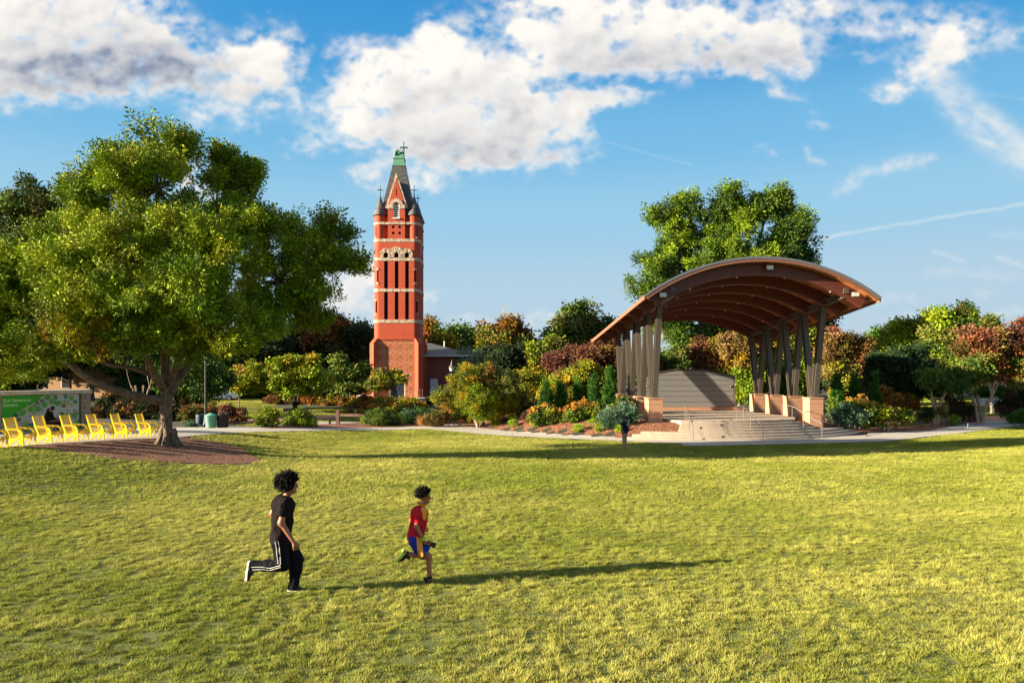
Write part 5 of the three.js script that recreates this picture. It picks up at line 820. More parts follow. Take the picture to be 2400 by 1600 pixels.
// lime boxwood balls
[[1125.6, 989, 10, 'leftmost lime boxwood ball on the path edge'], [1161.5, 989, 11, 'second lime boxwood ball from the left on the path edge'], [1201, 979, 10, 'lime boxwood ball just behind another'], [1204, 993, 11, 'lime boxwood ball in front of another at the bed tip'], [1356, 1003, 11.5, 'lime boxwood ball left of the pair before the steps'], [1390, 991, 10, 'lime boxwood ball behind the middle of the left bed'], [1406, 1001, 11, 'lime boxwood ball in the middle of the left bed front'], [1437, 992, 9.5, 'lime boxwood ball below the left juniper'], [1452, 1005, 9, 'lime boxwood ball just left of the standing man'], [2190, 983.5, 8.5, 'lime boxwood ball left of the far right one'], [2239, 986, 12, 'largest lime boxwood ball at the far right of the bed'], [2025, 989.5, 7.5, 'little lime boxwood ball nearest the right pier'], [2033, 1000, 6.5, 'tiny yellow boxwood beside the stage steps'], [2067, 997, 10, 'lime boxwood ball in the middle of the right bed'], [2097, 998, 6.5, 'tiny yellow boxwood right of the middle ball'], [2172, 985, 6, 'tiny dull boxwood at the rear of the right bed']].forEach(([px, py, r, label], i) => {
  const b = onGround(px, py + r * 0.9), d = -b.z, R = r / F * d;
  const t = thing('boxwood', label, 'shrub', b, 0, 'lime boxwood balls in the stage beds');
  crown(t, 'foliage', [[0, R * 0.95, 0, R * 0.85, R * 0.85, R * 0.85]], { pal: P.box, clumpR: 0.07, per: 6, size: 0.15, sprig: 'dense', shell: 0.7, clumps: 1.4, floor: 0.02, lift: 0.6 }, 900 + i); part(t, 'stem', cyl(0.03, 0.02, R, 0, -0.05, 0, 6), M.greyBark);
});

// behind and right of the stage
tree({ name: 'tall_oak', label: 'tall green oak rising behind the bandstand roof', px: 1700, d: 78, trunkR: 0.55, fork: 6, lobes: [[1610, 485, 32], [1560, 520, 26], [1600, 545, 40], [1545, 510, 14], [1580, 590, 44], [1540, 620, 40], [1515, 670, 30], [1700, 475, 28], [1680, 520, 44], [1740, 515, 40], [1640, 600, 50], [1710, 590, 56, 2], [1770, 490, 26], [1800, 490, 30], [1840, 475, 24], [1860, 520, 36], [1880, 560, 26], [1830, 570, 44, 2], [1870, 610, 30], [1790, 610, 50, 2], [1600, 660, 60], [1700, 680, 70], [1800, 680, 60], [1880, 690, 40], [1560, 740, 60], [1640, 760, 70], [1720, 770, 60, -2], [1800, 760, 50, -2], [1610, 820, 50, 2], [1680, 830, 50]], pal: mixPal(P.green, [P.oak[0], P.oak[2]]), size: 0.95, clumpR: 0.72, per: 13, clumps: 2.1, shell: 0.45, twigEvery: 1, sprig: 'fine' });
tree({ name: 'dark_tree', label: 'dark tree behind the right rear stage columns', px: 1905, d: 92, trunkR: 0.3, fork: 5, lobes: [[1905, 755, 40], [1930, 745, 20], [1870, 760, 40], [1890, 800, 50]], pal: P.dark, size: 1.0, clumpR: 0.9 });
const cm = { name: 'crape_myrtle', trunkR: 0.07, stems: 4, spread: 0.5, fork: 1.6, bark: M.paleBark, size: 0.58, clumpR: 0.48, per: 13, clumps: 3.4 };
tree({ ...cm, label: 'peach and green crape myrtle behind the left of the stage back wall', px: 1570, d: 70, lobes: [[1560, 855, 26, 0, 1, P.green], [1600, 850, 28, 0, 1, mixPal(P.green, P.olive)], [1590, 885, 26, 0, 1, P.peach], [1620, 870, 26, 0, 1, mixPal(P.red, P.peach)], [1555, 890, 22, 0, 1, P.rust], [1575, 915, 30]], pal: mixPal(P.olive, P.rust) });
tree({ ...cm, label: 'red crape myrtle above the middle of the stage back wall', px: 1655, d: 71, lobes: [[1640, 830, 26, 0, 1, P.red], [1665, 840, 28, 0, 1, mixPal(P.red, P.rust)], [1690, 815, 28, 0, 1, mixPal(P.orange, P.olive)], [1650, 865, 30, 0, 1, mixPal(P.red, P.rust)], [1690, 855, 30, 0, 1, mixPal(P.orange, P.rust)], [1660, 900, 40]], pal: mixPal(P.rust, P.olive) });
tree({ ...cm, label: 'peach topped crape myrtle right of the stage back wall', px: 1735, d: 69, lobes: [[1720, 815, 26, 0, 1, P.peach], [1750, 810, 28, 0, 1, mixPal(P.peach, P.lime)], [1735, 850, 34, 0, 1, mixPal(P.gold, P.lime, P.peach)], [1755, 880, 34, 0, 1, mixPal(P.lime, P.oak)], [1745, 915, 32, 1, 1, mixPal(P.lime, P.oak)]], pal: mixPal(P.lime, P.gold) });
tree({ ...cm, label: 'yellow green crape myrtle between the right stage columns', px: 1830, d: 70, lobes: [[1790, 815, 24, 0, 1, P.peach], [1815, 810, 24, 0, 1, mixPal(P.peach, P.gold)], [1850, 815, 26, 0, 1, mixPal(P.lime, P.olive)], [1880, 800, 28, 0, 1.1, mixPal(P.lime, P.gold)], [1905, 800, 22, 0, 1, mixPal(P.gold, P.peach)], [1820, 850, 34], [1870, 845, 38], [1840, 890, 38], [1890, 890, 34], [1800, 890, 28]], pal: mixPal(P.lime, P.oak) });
tree({ ...cm, label: 'pink and orange crape myrtle right of the stage columns', px: 1975, d: 68, lobes: [[1962, 800, 22, 0, 1.1, mixPal(P.red, P.peach)], [1945, 830, 26, 0, 1, P.peach], [1985, 830, 30, 0, 1, mixPal(P.peach, P.rust)], [2015, 820, 22, 0, 1.1, P.rust], [1960, 865, 34, 0, 1, mixPal(P.peach, P.olive)], [2010, 860, 34, 0, 1, mixPal(P.peach, P.rust)], [1975, 895, 38, 0, 0.9, mixPal(P.gold, P.dark)], [2020, 890, 28, 0, 1, mixPal(P.rust, P.olive)]], pal: mixPal(P.peach, P.rust) });
tree({ name: 'green_tree', label: 'small green tree beside the barrel roof at the right', px: 2055, d: 108, trunkR: 0.25, fork: 3, lobes: [[2055, 800, 20], [2045, 820, 20], [2075, 830, 26]], pal: P.green, size: 1.1, clumpR: 0.9 });
tree({ name: 'lacebark_tree', label: 'broad dark shaded tree with a slim trunk in the right bed', px: 2108, d: 62, trunkR: 0.12, fork: 2.2, lobes: [[2080, 865, 36], [2120, 855, 40], [2155, 870, 40], [2090, 895, 34, 0, 0.8], [2130, 900, 40, 0, 0.7], [2175, 895, 34, 0, 0.8], [2060, 885, 24], [2190, 880, 22]], pal: mixPal(P.dark, [[0.03, 0.075, 0.03]]), size: 0.6, clumpR: 0.5, per: 14 });
tree({ name: 'yellow_tree', label: 'big yellow green tree behind the dark shaded one at the right', px: 2150, d: 82, trunkR: 0.2, fork: 2.5, lobes: [[2100, 800, 34], [2080, 830, 32, 0, 1, P.lime], [2140, 805, 38, 0, 1, mixPal(P.lime, P.gold)], [2180, 780, 34], [2130, 775, 26, -2, 1, P.green], [2170, 820, 44, 0, 1, mixPal(P.lime, P.olive)], [2110, 850, 40], [2060, 840, 20]], pal: mixPal(P.lime, P.oak), size: 0.85, clumpR: 0.7, per: 13 });
tree({ name: 'green_tree', label: 'tall olive green tree right of the big yellow green one', px: 2225, d: 78, trunkR: 0.24, fork: 3, lobes: [[2200, 775, 34], [2235, 765, 34], [2260, 790, 34], [2215, 810, 44], [2250, 835, 40], [2195, 850, 40], [2230, 870, 44, 1], [2200, 900, 34, 1], [2260, 885, 30, 1]], pal: mixPal(P.olive, P.green, P.oak), size: 0.85, clumpR: 0.7, per: 13 });
tree({ name: 'green_tree', label: 'lacy green tree top behind the red crape myrtle at the right', px: 2290, d: 100, trunkR: 0.28, fork: 4, lobes: [[2270, 760, 18], [2300, 765, 22], [2325, 780, 18], [2290, 800, 34], [2330, 810, 26]], pal: P.olive, size: 0.95, clumpR: 0.8, clumps: 2.4 });
tree({ ...cm, label: 'red crape myrtle with pale branching trunks at the far right', px: 2298, d: 60, trunkR: 0.13, stems: 3, spread: 0.85, fork: 2.4, lobes: [[2290, 790, 26, 0, 1, P.red], [2320, 805, 28, 0, 1, mixPal(P.red, P.peach)], [2275, 820, 24, 0, 1, mixPal(P.red, P.rust)], [2345, 815, 22, 0, 1, mixPal(P.maroon, P.rust)], [2305, 835, 34, 0, 0.9, mixPal(P.rust, P.olive)], [2350, 845, 26, 0, 1, mixPal(P.rust, P.green)], [2280, 860, 30, 0, 0.9, mixPal(P.olive, P.green)], [2320, 870, 30, 0, 0.8, mixPal(P.rust, P.olive)], [2260, 885, 22, 0, 0.8, P.olive]], pal: mixPal(P.red, P.rust) });
tree({ ...cm, label: 'dark red crape myrtle cut by the right edge', px: 2420, d: 60, lobes: [[2395, 785, 22, 0, 1, P.maroon], [2420, 770, 30], [2400, 825, 26, 0, 1, mixPal(P.rust, P.red)], [2395, 865, 26, 0, 1, mixPal(P.rust, P.olive)], [2440, 840, 40], [2385, 895, 22, 0, 1, mixPal(P.rust, P.olive)]], pal: mixPal(P.maroon, P.rust) });
tree({ ...cm, label: 'pair of pale smooth trunks under the olive trees at the right', px: 2195, d: 59, stems: 3, spread: 0.45, trunkR: 0.13, fork: 2.3, lobes: [[2190, 885, 28, 0, 0.8], [2225, 890, 28, 0, 0.8], [2250, 900, 24, 0, 0.8]], pal: P.green });
shrub({ name: 'clipped_hedge', label: 'sunlit clipped green hedge above the low white wall at the right', px: 2330, d: 80, lobes: [[2300, 918, 16, 0, 0.9], [2320, 918, 16, 0, 0.9], [2345, 920, 16, 0, 0.9], [2365, 922, 14, 0, 0.9]], baseY: at(2330, 932, 80).y, pal: P.arbor.concat(P.green), sprig: 'dense', size: 0.3, clumpR: 0.22, per: 9, cat: 'hedge' });
shrub({ name: 'dark_bush', label: 'dark purple brown bush at the right edge beyond the ramp', px: 2385, d: 60, lobes: [[2370, 945, 22], [2400, 940, 26], [2390, 965, 24], [2350, 955, 14]], pal: mixPal(P.dark, P.maroon), size: 0.36, clumpR: 0.34 });
shrub({ name: 'round_bush', label: 'low green bush at the right edge beside the path', px: 2385, d: 55, lobes: [[2375, 980, 11, 0, 0.8], [2400, 978, 13, 0, 0.9]], pal: P.arbor, size: 0.22, clumpR: 0.2 });
shrub({ name: 'dark_bush', label: 'dark purple low shrub in shade left of the black gate', px: 2245, d: 60, lobes: [[2240, 955, 20, 0, 0.8], [2265, 958, 18, 0, 0.8], [2225, 965, 12]], pal: mixPal(P.dark, P.maroon), size: 0.3, clumpR: 0.3 });
// distant tree line closing the view
{
  const R = rng(77), names = [];
  for (let i = 0; i < 34; i++) {
    const px = -260 + i * 86 + (R() - 0.5) * 40, d = 150 + R() * 40, top = 812 + R() * 26, r = 46 + R() * 22;
    if (px > 850 && px < 1000) continue;
    names.push([px, d, top, r]);
  }
  const t = thing('distant_woods', 'far dark tree line closing the view behind everything', 'woods', [0, 0, 0]); t.userData.kind = 'stuff';
  crown(t, 'foliage', lobesAt(names.flatMap(([px, d, top, r]) => [[px, top + r * 0.8, r * 0.8], [px - r * 0.5, top + r * 1.4, r * 0.8], [px + r * 0.5, top + r * 1.4, r * 0.8]]).map((l) => l), 160, V(0, 0, 0)), { pal: mixPal(P.green, P.olive, P.dark), clumpR: 1.9, per: 9, size: 2.2, clumps: 3, sprig: 'mid' }, 78);
}

// ---------------------------------------------------------------- people: one continuous body each, meshed from a distance field
function capsule(a, b, ra, rb) {
  const d = b.clone().sub(a), L2 = d.lengthSq() || 1e-9;
  return (p) => { const px = p.x - a.x, py = p.y - a.y, pz = p.z - a.z, t = clamp((px * d.x + py * d.y + pz * d.z) / L2, 0, 1); return Math.hypot(px - d.x * t, py - d.y * t, pz - d.z * t) - lerp(ra, rb, t); };
}
function ellipsoid(c, r, q) {
  const w = V(0, 0, 0), iq = q ? q.clone().invert() : null;
  return (p) => { w.copy(p).sub(c); if (iq) w.applyQuaternion(iq); const k0 = Math.hypot(w.x / r.x, w.y / r.y, w.z / r.z), k1 = Math.hypot(w.x / (r.x * r.x), w.y / (r.y * r.y), w.z / (r.z * r.z)); return k1 < 1e-6 ? -Math.min(r.x, r.y, r.z) : k0 * (k0 - 1) / k1; };
}
const smin = (a, b, k) => { const h = Math.max(k - Math.abs(a - b), 0) / k; return Math.min(a, b) - h * h * k * 0.25; };
const union = (fs, k) => (p) => { let r = fs[0](p); for (let i = 1; i < fs.length; i++) r = smin(r, fs[i](p), k); return r; };
function surface(f, lo, hi, cell) {                               // surface nets
  const nx = Math.ceil((hi.x - lo.x) / cell) + 1, ny = Math.ceil((hi.y - lo.y) / cell) + 1, nz = Math.ceil((hi.z - lo.z) / cell) + 1, val = new Float32Array(nx * ny * nz), p = V(0, 0, 0), id = (i, j, k) => (k * ny + j) * nx + i;
  for (let k = 0; k < nz; k++) for (let j = 0; j < ny; j++) for (let i = 0; i < nx; i++) val[id(i, j, k)] = f(p.set(lo.x + i * cell, lo.y + j * cell, lo.z + k * cell));
  const vert = new Int32Array(nx * ny * nz).fill(-1), pos = [], idx = [], C = []; for (let c = 0; c < 8; c++) C.push([c & 1, (c >> 1) & 1, c >> 2]);
  const E = []; for (let a = 0; a < 8; a++) for (let b = a + 1; b < 8; b++) { const x = a ^ b; if (x === 1 || x === 2 || x === 4) E.push([a, b]); }
  for (let k = 0; k < nz - 1; k++) for (let j = 0; j < ny - 1; j++) for (let i = 0; i < nx - 1; i++) {
    const v = C.map(([a, b, c]) => val[id(i + a, j + b, k + c)]); let m = 0; for (const x of v) if (x < 0) m++; if (m === 0 || m === 8) continue;
    let x = 0, y = 0, z = 0, n = 0; for (const [a, b] of E) if ((v[a] < 0) !== (v[b] < 0)) { const t = v[a] / (v[a] - v[b]); x += lerp(C[a][0], C[b][0], t); y += lerp(C[a][1], C[b][1], t); z += lerp(C[a][2], C[b][2], t); n++; }
    vert[id(i, j, k)] = pos.length / 3; pos.push(lo.x + (i + x / n) * cell, lo.y + (j + y / n) * cell, lo.z + (k + z / n) * cell);
  }
  const quad = (a, b, c, d, flip) => { if (a < 0 || b < 0 || c < 0 || d < 0) return; if (flip) idx.push(a, c, b, a, d, c); else idx.push(a, b, c, a, c, d); };
  for (let k = 1; k < nz - 1; k++) for (let j = 1; j < ny - 1; j++) for (let i = 1; i < nx - 1; i++) {
    const s = val[id(i, j, k)] < 0;
    if (s !== (val[id(i + 1, j, k)] < 0)) quad(vert[id(i, j - 1, k - 1)], vert[id(i, j, k - 1)], vert[id(i, j, k)], vert[id(i, j - 1, k)], !s);
    if (s !== (val[id(i, j + 1, k)] < 0)) quad(vert[id(i - 1, j, k - 1)], vert[id(i - 1, j, k)], vert[id(i, j, k)], vert[id(i, j, k - 1)], !s);
    if (s !== (val[id(i, j, k + 1)] < 0)) quad(vert[id(i - 1, j - 1, k)], vert[id(i, j - 1, k)], vert[id(i, j, k)], vert[id(i - 1, j, k)], !s);
  }
  const g = new THREE.BufferGeometry(), nor = new Float32Array(pos.length), e = cell * 0.6;
  for (let i = 0; i < pos.length; i += 3) {
    const q = (dx, dy, dz) => f(p.set(pos[i] + dx, pos[i + 1] + dy, pos[i + 2] + dz)), x = q(e, 0, 0) - q(-e, 0, 0), y = q(0, e, 0) - q(0, -e, 0), z = q(0, 0, e) - q(0, 0, -e), l = Math.hypot(x, y, z) || 1;
    nor[i] = x / l; nor[i + 1] = y / l; nor[i + 2] = z / l;
  }
  g.setAttribute('position', new THREE.Float32BufferAttribute(pos, 3)); g.setAttribute('normal', new THREE.BufferAttribute(nor, 3)); g.setAttribute('uv', new THREE.BufferAttribute(new Float32Array(pos.length / 3 * 2), 2)); g.setIndex(idx); return g;
}
function boundsOf(list, pad) { const lo = V(1e9, 1e9, 1e9), hi = V(-1e9, -1e9, -1e9); for (const v of list) { lo.min(v); hi.max(v); } return [lo.subScalar(pad), hi.addScalar(pad)]; }
const skinTex = (c) => mat('skin', { rgb: c, roughness: 0.55 });

// a head with a face: axes fwd (where it looks), up; size = height of the head
function headField(c, fwd, up, s) {
  const side = fwd.clone().cross(up).normalize(), u = up.clone(), q = new THREE.Quaternion().setFromRotationMatrix(new THREE.Matrix4().makeBasis(fwd, u, side)), P3 = (f, y, z) => c.clone().addScaledVector(fwd, f * s).addScaledVector(u, y * s).addScaledVector(side, z * s), r = (a, b, d) => V(a * s, b * s, d * s);
  const add = union([ellipsoid(P3(-0.05, 0.12, 0), r(0.4, 0.38, 0.33), q), ellipsoid(P3(0.1, -0.14, 0), r(0.26, 0.35, 0.25), q), ellipsoid(P3(0.22, -0.36, 0), r(0.13, 0.11, 0.14), q)], 0.14 * s);
  const parts = [capsule(P3(0.33, 0.08, 0), P3(0.43, -0.1, 0), 0.035 * s, 0.055 * s), ellipsoid(P3(0.33, -0.235, 0), r(0.07, 0.045, 0.11), q), ellipsoid(P3(0.3, 0.115, 0.0), r(0.07, 0.04, 0.26), q), ellipsoid(P3(-0.04, -0.03, 0.34), r(0.085, 0.13, 0.05), q), ellipsoid(P3(-0.04, -0.03, -0.34), r(0.085, 0.13, 0.05), q)];
  const all = (p) => { let d = add(p); for (const f of parts) d = smin(d, f(p), 0.05 * s); for (const z of [-0.14, 0.14]) { const e = P3(0.38, 0.03, z); d = Math.max(d, -(e.distanceTo(p) - 0.055 * s)); } return d; };
  return { f: all, P3, q, r };
}
// a hand of palm, four fingers and a thumb; dir = from wrist to knuckles, palm = which way the palm faces, curl in 0..1
function handField(w, dir, palm, s, curl, left) {
  const d = dir.clone().normalize(), n = palm.clone().addScaledVector(d, -palm.dot(d)).normalize(), a = d.clone().cross(n).multiplyScalar(left ? -1 : 1);
  const P3 = (x, y, z) => w.clone().addScaledVector(d, x * s).addScaledVector(a, y * s).addScaledVector(n, z * s), fs = [];
  fs.push(capsule(P3(0.0, 0, 0), P3(0.26, 0.11, 0), 0.13 * s, 0.1 * s), capsule(P3(0.05, -0.02, 0), P3(0.27, -0.12, 0), 0.12 * s, 0.095 * s), capsule(P3(0.05, 0, 0), P3(0.3, 0, 0), 0.1 * s, 0.1 * s));
  const fingers = [[0.19, 0.48], [0.065, 0.54], [-0.06, 0.5], [-0.18, 0.4]];
  for (const [y, len] of fingers) { let p = P3(0.36, y, 0), ang = 0.25 + curl * 0.5; for (const [f, r0] of [[0.45, 0.056], [0.32, 0.05], [0.23, 0.044]]) { const q = p.clone().addScaledVector(d, Math.cos(ang) * len * f * s).addScaledVector(n, Math.sin(ang) * len * f * s); fs.push(capsule(p, q, r0 * s, r0 * s * 0.92)); p = q; ang += curl * 1.15; } }
  let t0 = P3(0.08, 0.14, 0.02), t1 = P3(0.26, 0.3, 0.1 + curl * 0.05), t2 = P3(0.44, 0.32 - curl * 0.1, 0.18 + curl * 0.12); fs.push(capsule(t0, t1, 0.075 * s, 0.06 * s), capsule(t1, t2, 0.058 * s, 0.048 * s));
  return { f: union(fs, 0.03 * s), P3 };
}
function person(o) {
  const t = thing('person', o.label, 'person', o.base, o.turn ?? 0), J = o.J, k = o.k ?? 1, skin = skinTex(o.skin), cell = o.cell ?? 0.012;
  const limb = (a, b, ra, rb) => capsule(J[a], J[b], ra * k, rb * k);
  const head = headField(J.head, o.look, o.headUp, o.headH), hands = o.hands.map(([w, dir, palm, curl, left]) => handField(J[w], dir, palm, (o.handS ?? 0.19) * k, curl, left));
  const chestMid = J.shR.clone().lerp(J.shL, 0.5), hipMid = J.hipR.clone().lerp(J.hipL, 0.5), tf = (o.torso ?? 1) * k;
  const torso = union([capsule(chestMid.clone().lerp(hipMid, 0.12), hipMid.clone().lerp(chestMid, 0.35), 0.125 * tf, 0.11 * tf), capsule(J.shR.clone().lerp(chestMid, 0.35).lerp(hipMid, 0.12), J.shL.clone().lerp(chestMid, 0.35).lerp(hipMid, 0.12), 0.1 * tf, 0.1 * tf), capsule(J.hipR, J.hipL, 0.105 * tf, 0.105 * tf), ...(o.belly ? [ellipsoid(o.belly[0], o.belly[1])] : [])], 0.09 * k);
  const armF = ['R', 'L'].flatMap((s) => [limb('sh' + s, 'el' + s, 0.052, 0.042), limb('el' + s, 'wr' + s, 0.041, 0.027)]), legF = ['R', 'L'].flatMap((s) => [limb('hip' + s, 'kn' + s, 0.085, 0.056), limb('kn' + s, 'an' + s, 0.053, 0.036), capsule(J['an' + s], J['toe' + s], 0.036 * k, 0.026 * k)]);
  const neck = capsule(J.neck, J.head.clone().addScaledVector(o.headUp, -0.3 * o.headH), 0.052 * k, 0.05 * k);
  const bodyF = (p) => Math.min(smin(smin(union([torso, neck, ...armF], 0.035 * k)(p), union(legF, 0.03 * k)(p), 0.04 * k), head.f(p), 0.03 * k), ...hands.map((h) => h.f(p)));
  const pts = Object.values(J); const [lo, hi] = boundsOf(pts, 0.2);
  const mesh = [surface((p) => smin(smin(union([torso, neck, ...armF], 0.035 * k)(p), union(legF, 0.03 * k)(p), 0.04 * k), 1, 0.01), lo, hi, cell)];
  { const [a, b] = boundsOf([J.head], o.headH * 0.72); mesh.push(surface((p) => Math.min(head.f(p), Math.max(neck(p), p.y - J.head.y)), a, b, cell * 0.45)); }
  o.hands.forEach(([w], i) => { const [a, b] = boundsOf([J[w]], 0.22 * k); mesh.push(surface(hands[i].f, a, b, 0.0045)); });
  const body = part(t, 'body', mesh, skin);
  part(body, 'eye', [-0.14, 0.14].map((z) => new THREE.SphereGeometry(0.05 * o.headH, 8, 6).translate(...head.P3(0.35, 0.03, z).toArray())), mat('eye', { rgb: [0.05, 0.035, 0.03], roughness: 0.2 }));
  part(body, 'lips', new THREE.SphereGeometry(0.05 * o.headH, 8, 6).scale(1, 0.5, 1.7).applyQuaternion(head.q).translate(...head.P3(0.365, -0.235, 0).toArray()), mat('lips', { rgb: mul3(o.skin, 0.55), roughness: 0.5 }));
  const cloth = (name, f, m, label, c = cell, box) => part(t, name, surface(f, ...(box ?? [lo, hi]), c), m, label);
  o.dress({ t, J, cloth, torso, armF, legF, neck, limb, head, chestMid, hipMid, k, lo, hi, hands });
  return t;
}
const plane = (p0, n) => { const u = n.clone().normalize(); return (p) => (p.x - p0.x) * u.x + (p.y - p0.y) * u.y + (p.z - p0.z) * u.z; };
const wrinkle = (p, a, s) => a * (fbm(p.x * s + p.z * s * 0.7, p.y * s * 0.8 - p.z * s * 0.5, 3, 777) - 0.5);
const cap2 = (f, lo2, pl) => (p) => Math.max(f(p), pl(p));
function curls(parent, name, head, s, m, n, seed, where, len, rad) {  // short curling locks all over a scalp
  const R = rng(seed), g = [];
  for (let i = 0; i < n; i++) { const d = V(R() * 2 - 1, R() * 2 - 1, R() * 2 - 1); if (d.length() > 1 || d.length() < 0.1) { i--; continue; } d.normalize(); const b = where(d, R); if (!b) continue; const [p, out] = b, a = R() * 6.28, tw = V(Math.cos(a), Math.sin(a) - 0.3, Math.sin(a * 1.7)), L = len * (0.5 + R()); g.push(tubeAlong([p, p.clone().addScaledVector(out, L * 0.5).addScaledVector(tw, L * 0.22), p.clone().addScaledVector(out, L * 0.85).addScaledVector(tw, -L * 0.2), p.clone().addScaledVector(out, L).addScaledVector(tw, L * 0.15)], [rad, rad, rad * 0.8, rad * 0.35], 4, 0, 1)); }
  const mm = part(parent, name, g, m); mm.userData.kind = 'stuff'; return mm;
}
const soft = (name, o) => { const { rgb, ...r } = o, m = new THREE.MeshPhysicalMaterial({ specularIntensity: 0.18, ...r }); m.color.setRGB(...rgb); m.name = name; return m; };
const HAIR = soft('black hair', { rgb: [0.0045, 0.0035, 0.0035], roughness: 0.55,  });
const BLACKCLOTH = soft('black cotton', { rgb: [0.0125, 0.0085, 0.0085], roughness: 0.95 }), NAVYPANTS = soft('dark track fabric', { rgb: [0.006, 0.006, 0.01], roughness: 0.8 });
const SOLE = mat('white sole', { rgb: [0.6, 0.55, 0.5], roughness: 0.8 }), BLACKSHOE = mat('black shoe', { rgb: [0.008, 0.008, 0.009], roughness: 0.6 });
function shoe(t, heel, toe, up, w, m, soleM, label) {              // a shoe along heel -> toe with `up` out of the ankle
  const d = toe.clone().sub(heel), L = d.length(); d.normalize(); const u = up.clone().addScaledVector(d, -up.dot(d)).normalize(), s = d.clone().cross(u);
  const P3 = (x, y, z) => heel.clone().addScaledVector(d, x * L).addScaledVector(u, y).addScaledVector(s, z * w);
  const f = union([capsule(P3(0.12, 0.035, 0), P3(0.55, 0.04, 0), w * 0.95, w * 1.0), capsule(P3(0.55, 0.03, 0), P3(0.88, 0.018, 0), w * 1.0, w * 0.7), capsule(P3(0.16, 0.04, 0), P3(0.2, 0.1, 0), w * 0.9, w * 0.8)], 0.03), [a, b] = boundsOf([P3(0, 0, 0), P3(1, 0, 0), P3(0.2, 0.12, 0)], w * 1.6);
  const cut = plane(P3(0, 0.0, 0), u.clone().negate()), sh2 = part(t, 'shoe', surface((p) => Math.max(f(p), cut(p)), a, b, 0.007), m, label);
  const sf = (p) => Math.max(f(p) - 0.008, cut(p) - 0.012, -(cut(p)) - 0.024); part(sh2, 'sole', surface(sf, a, b, 0.006), soleM); return sh2;
}
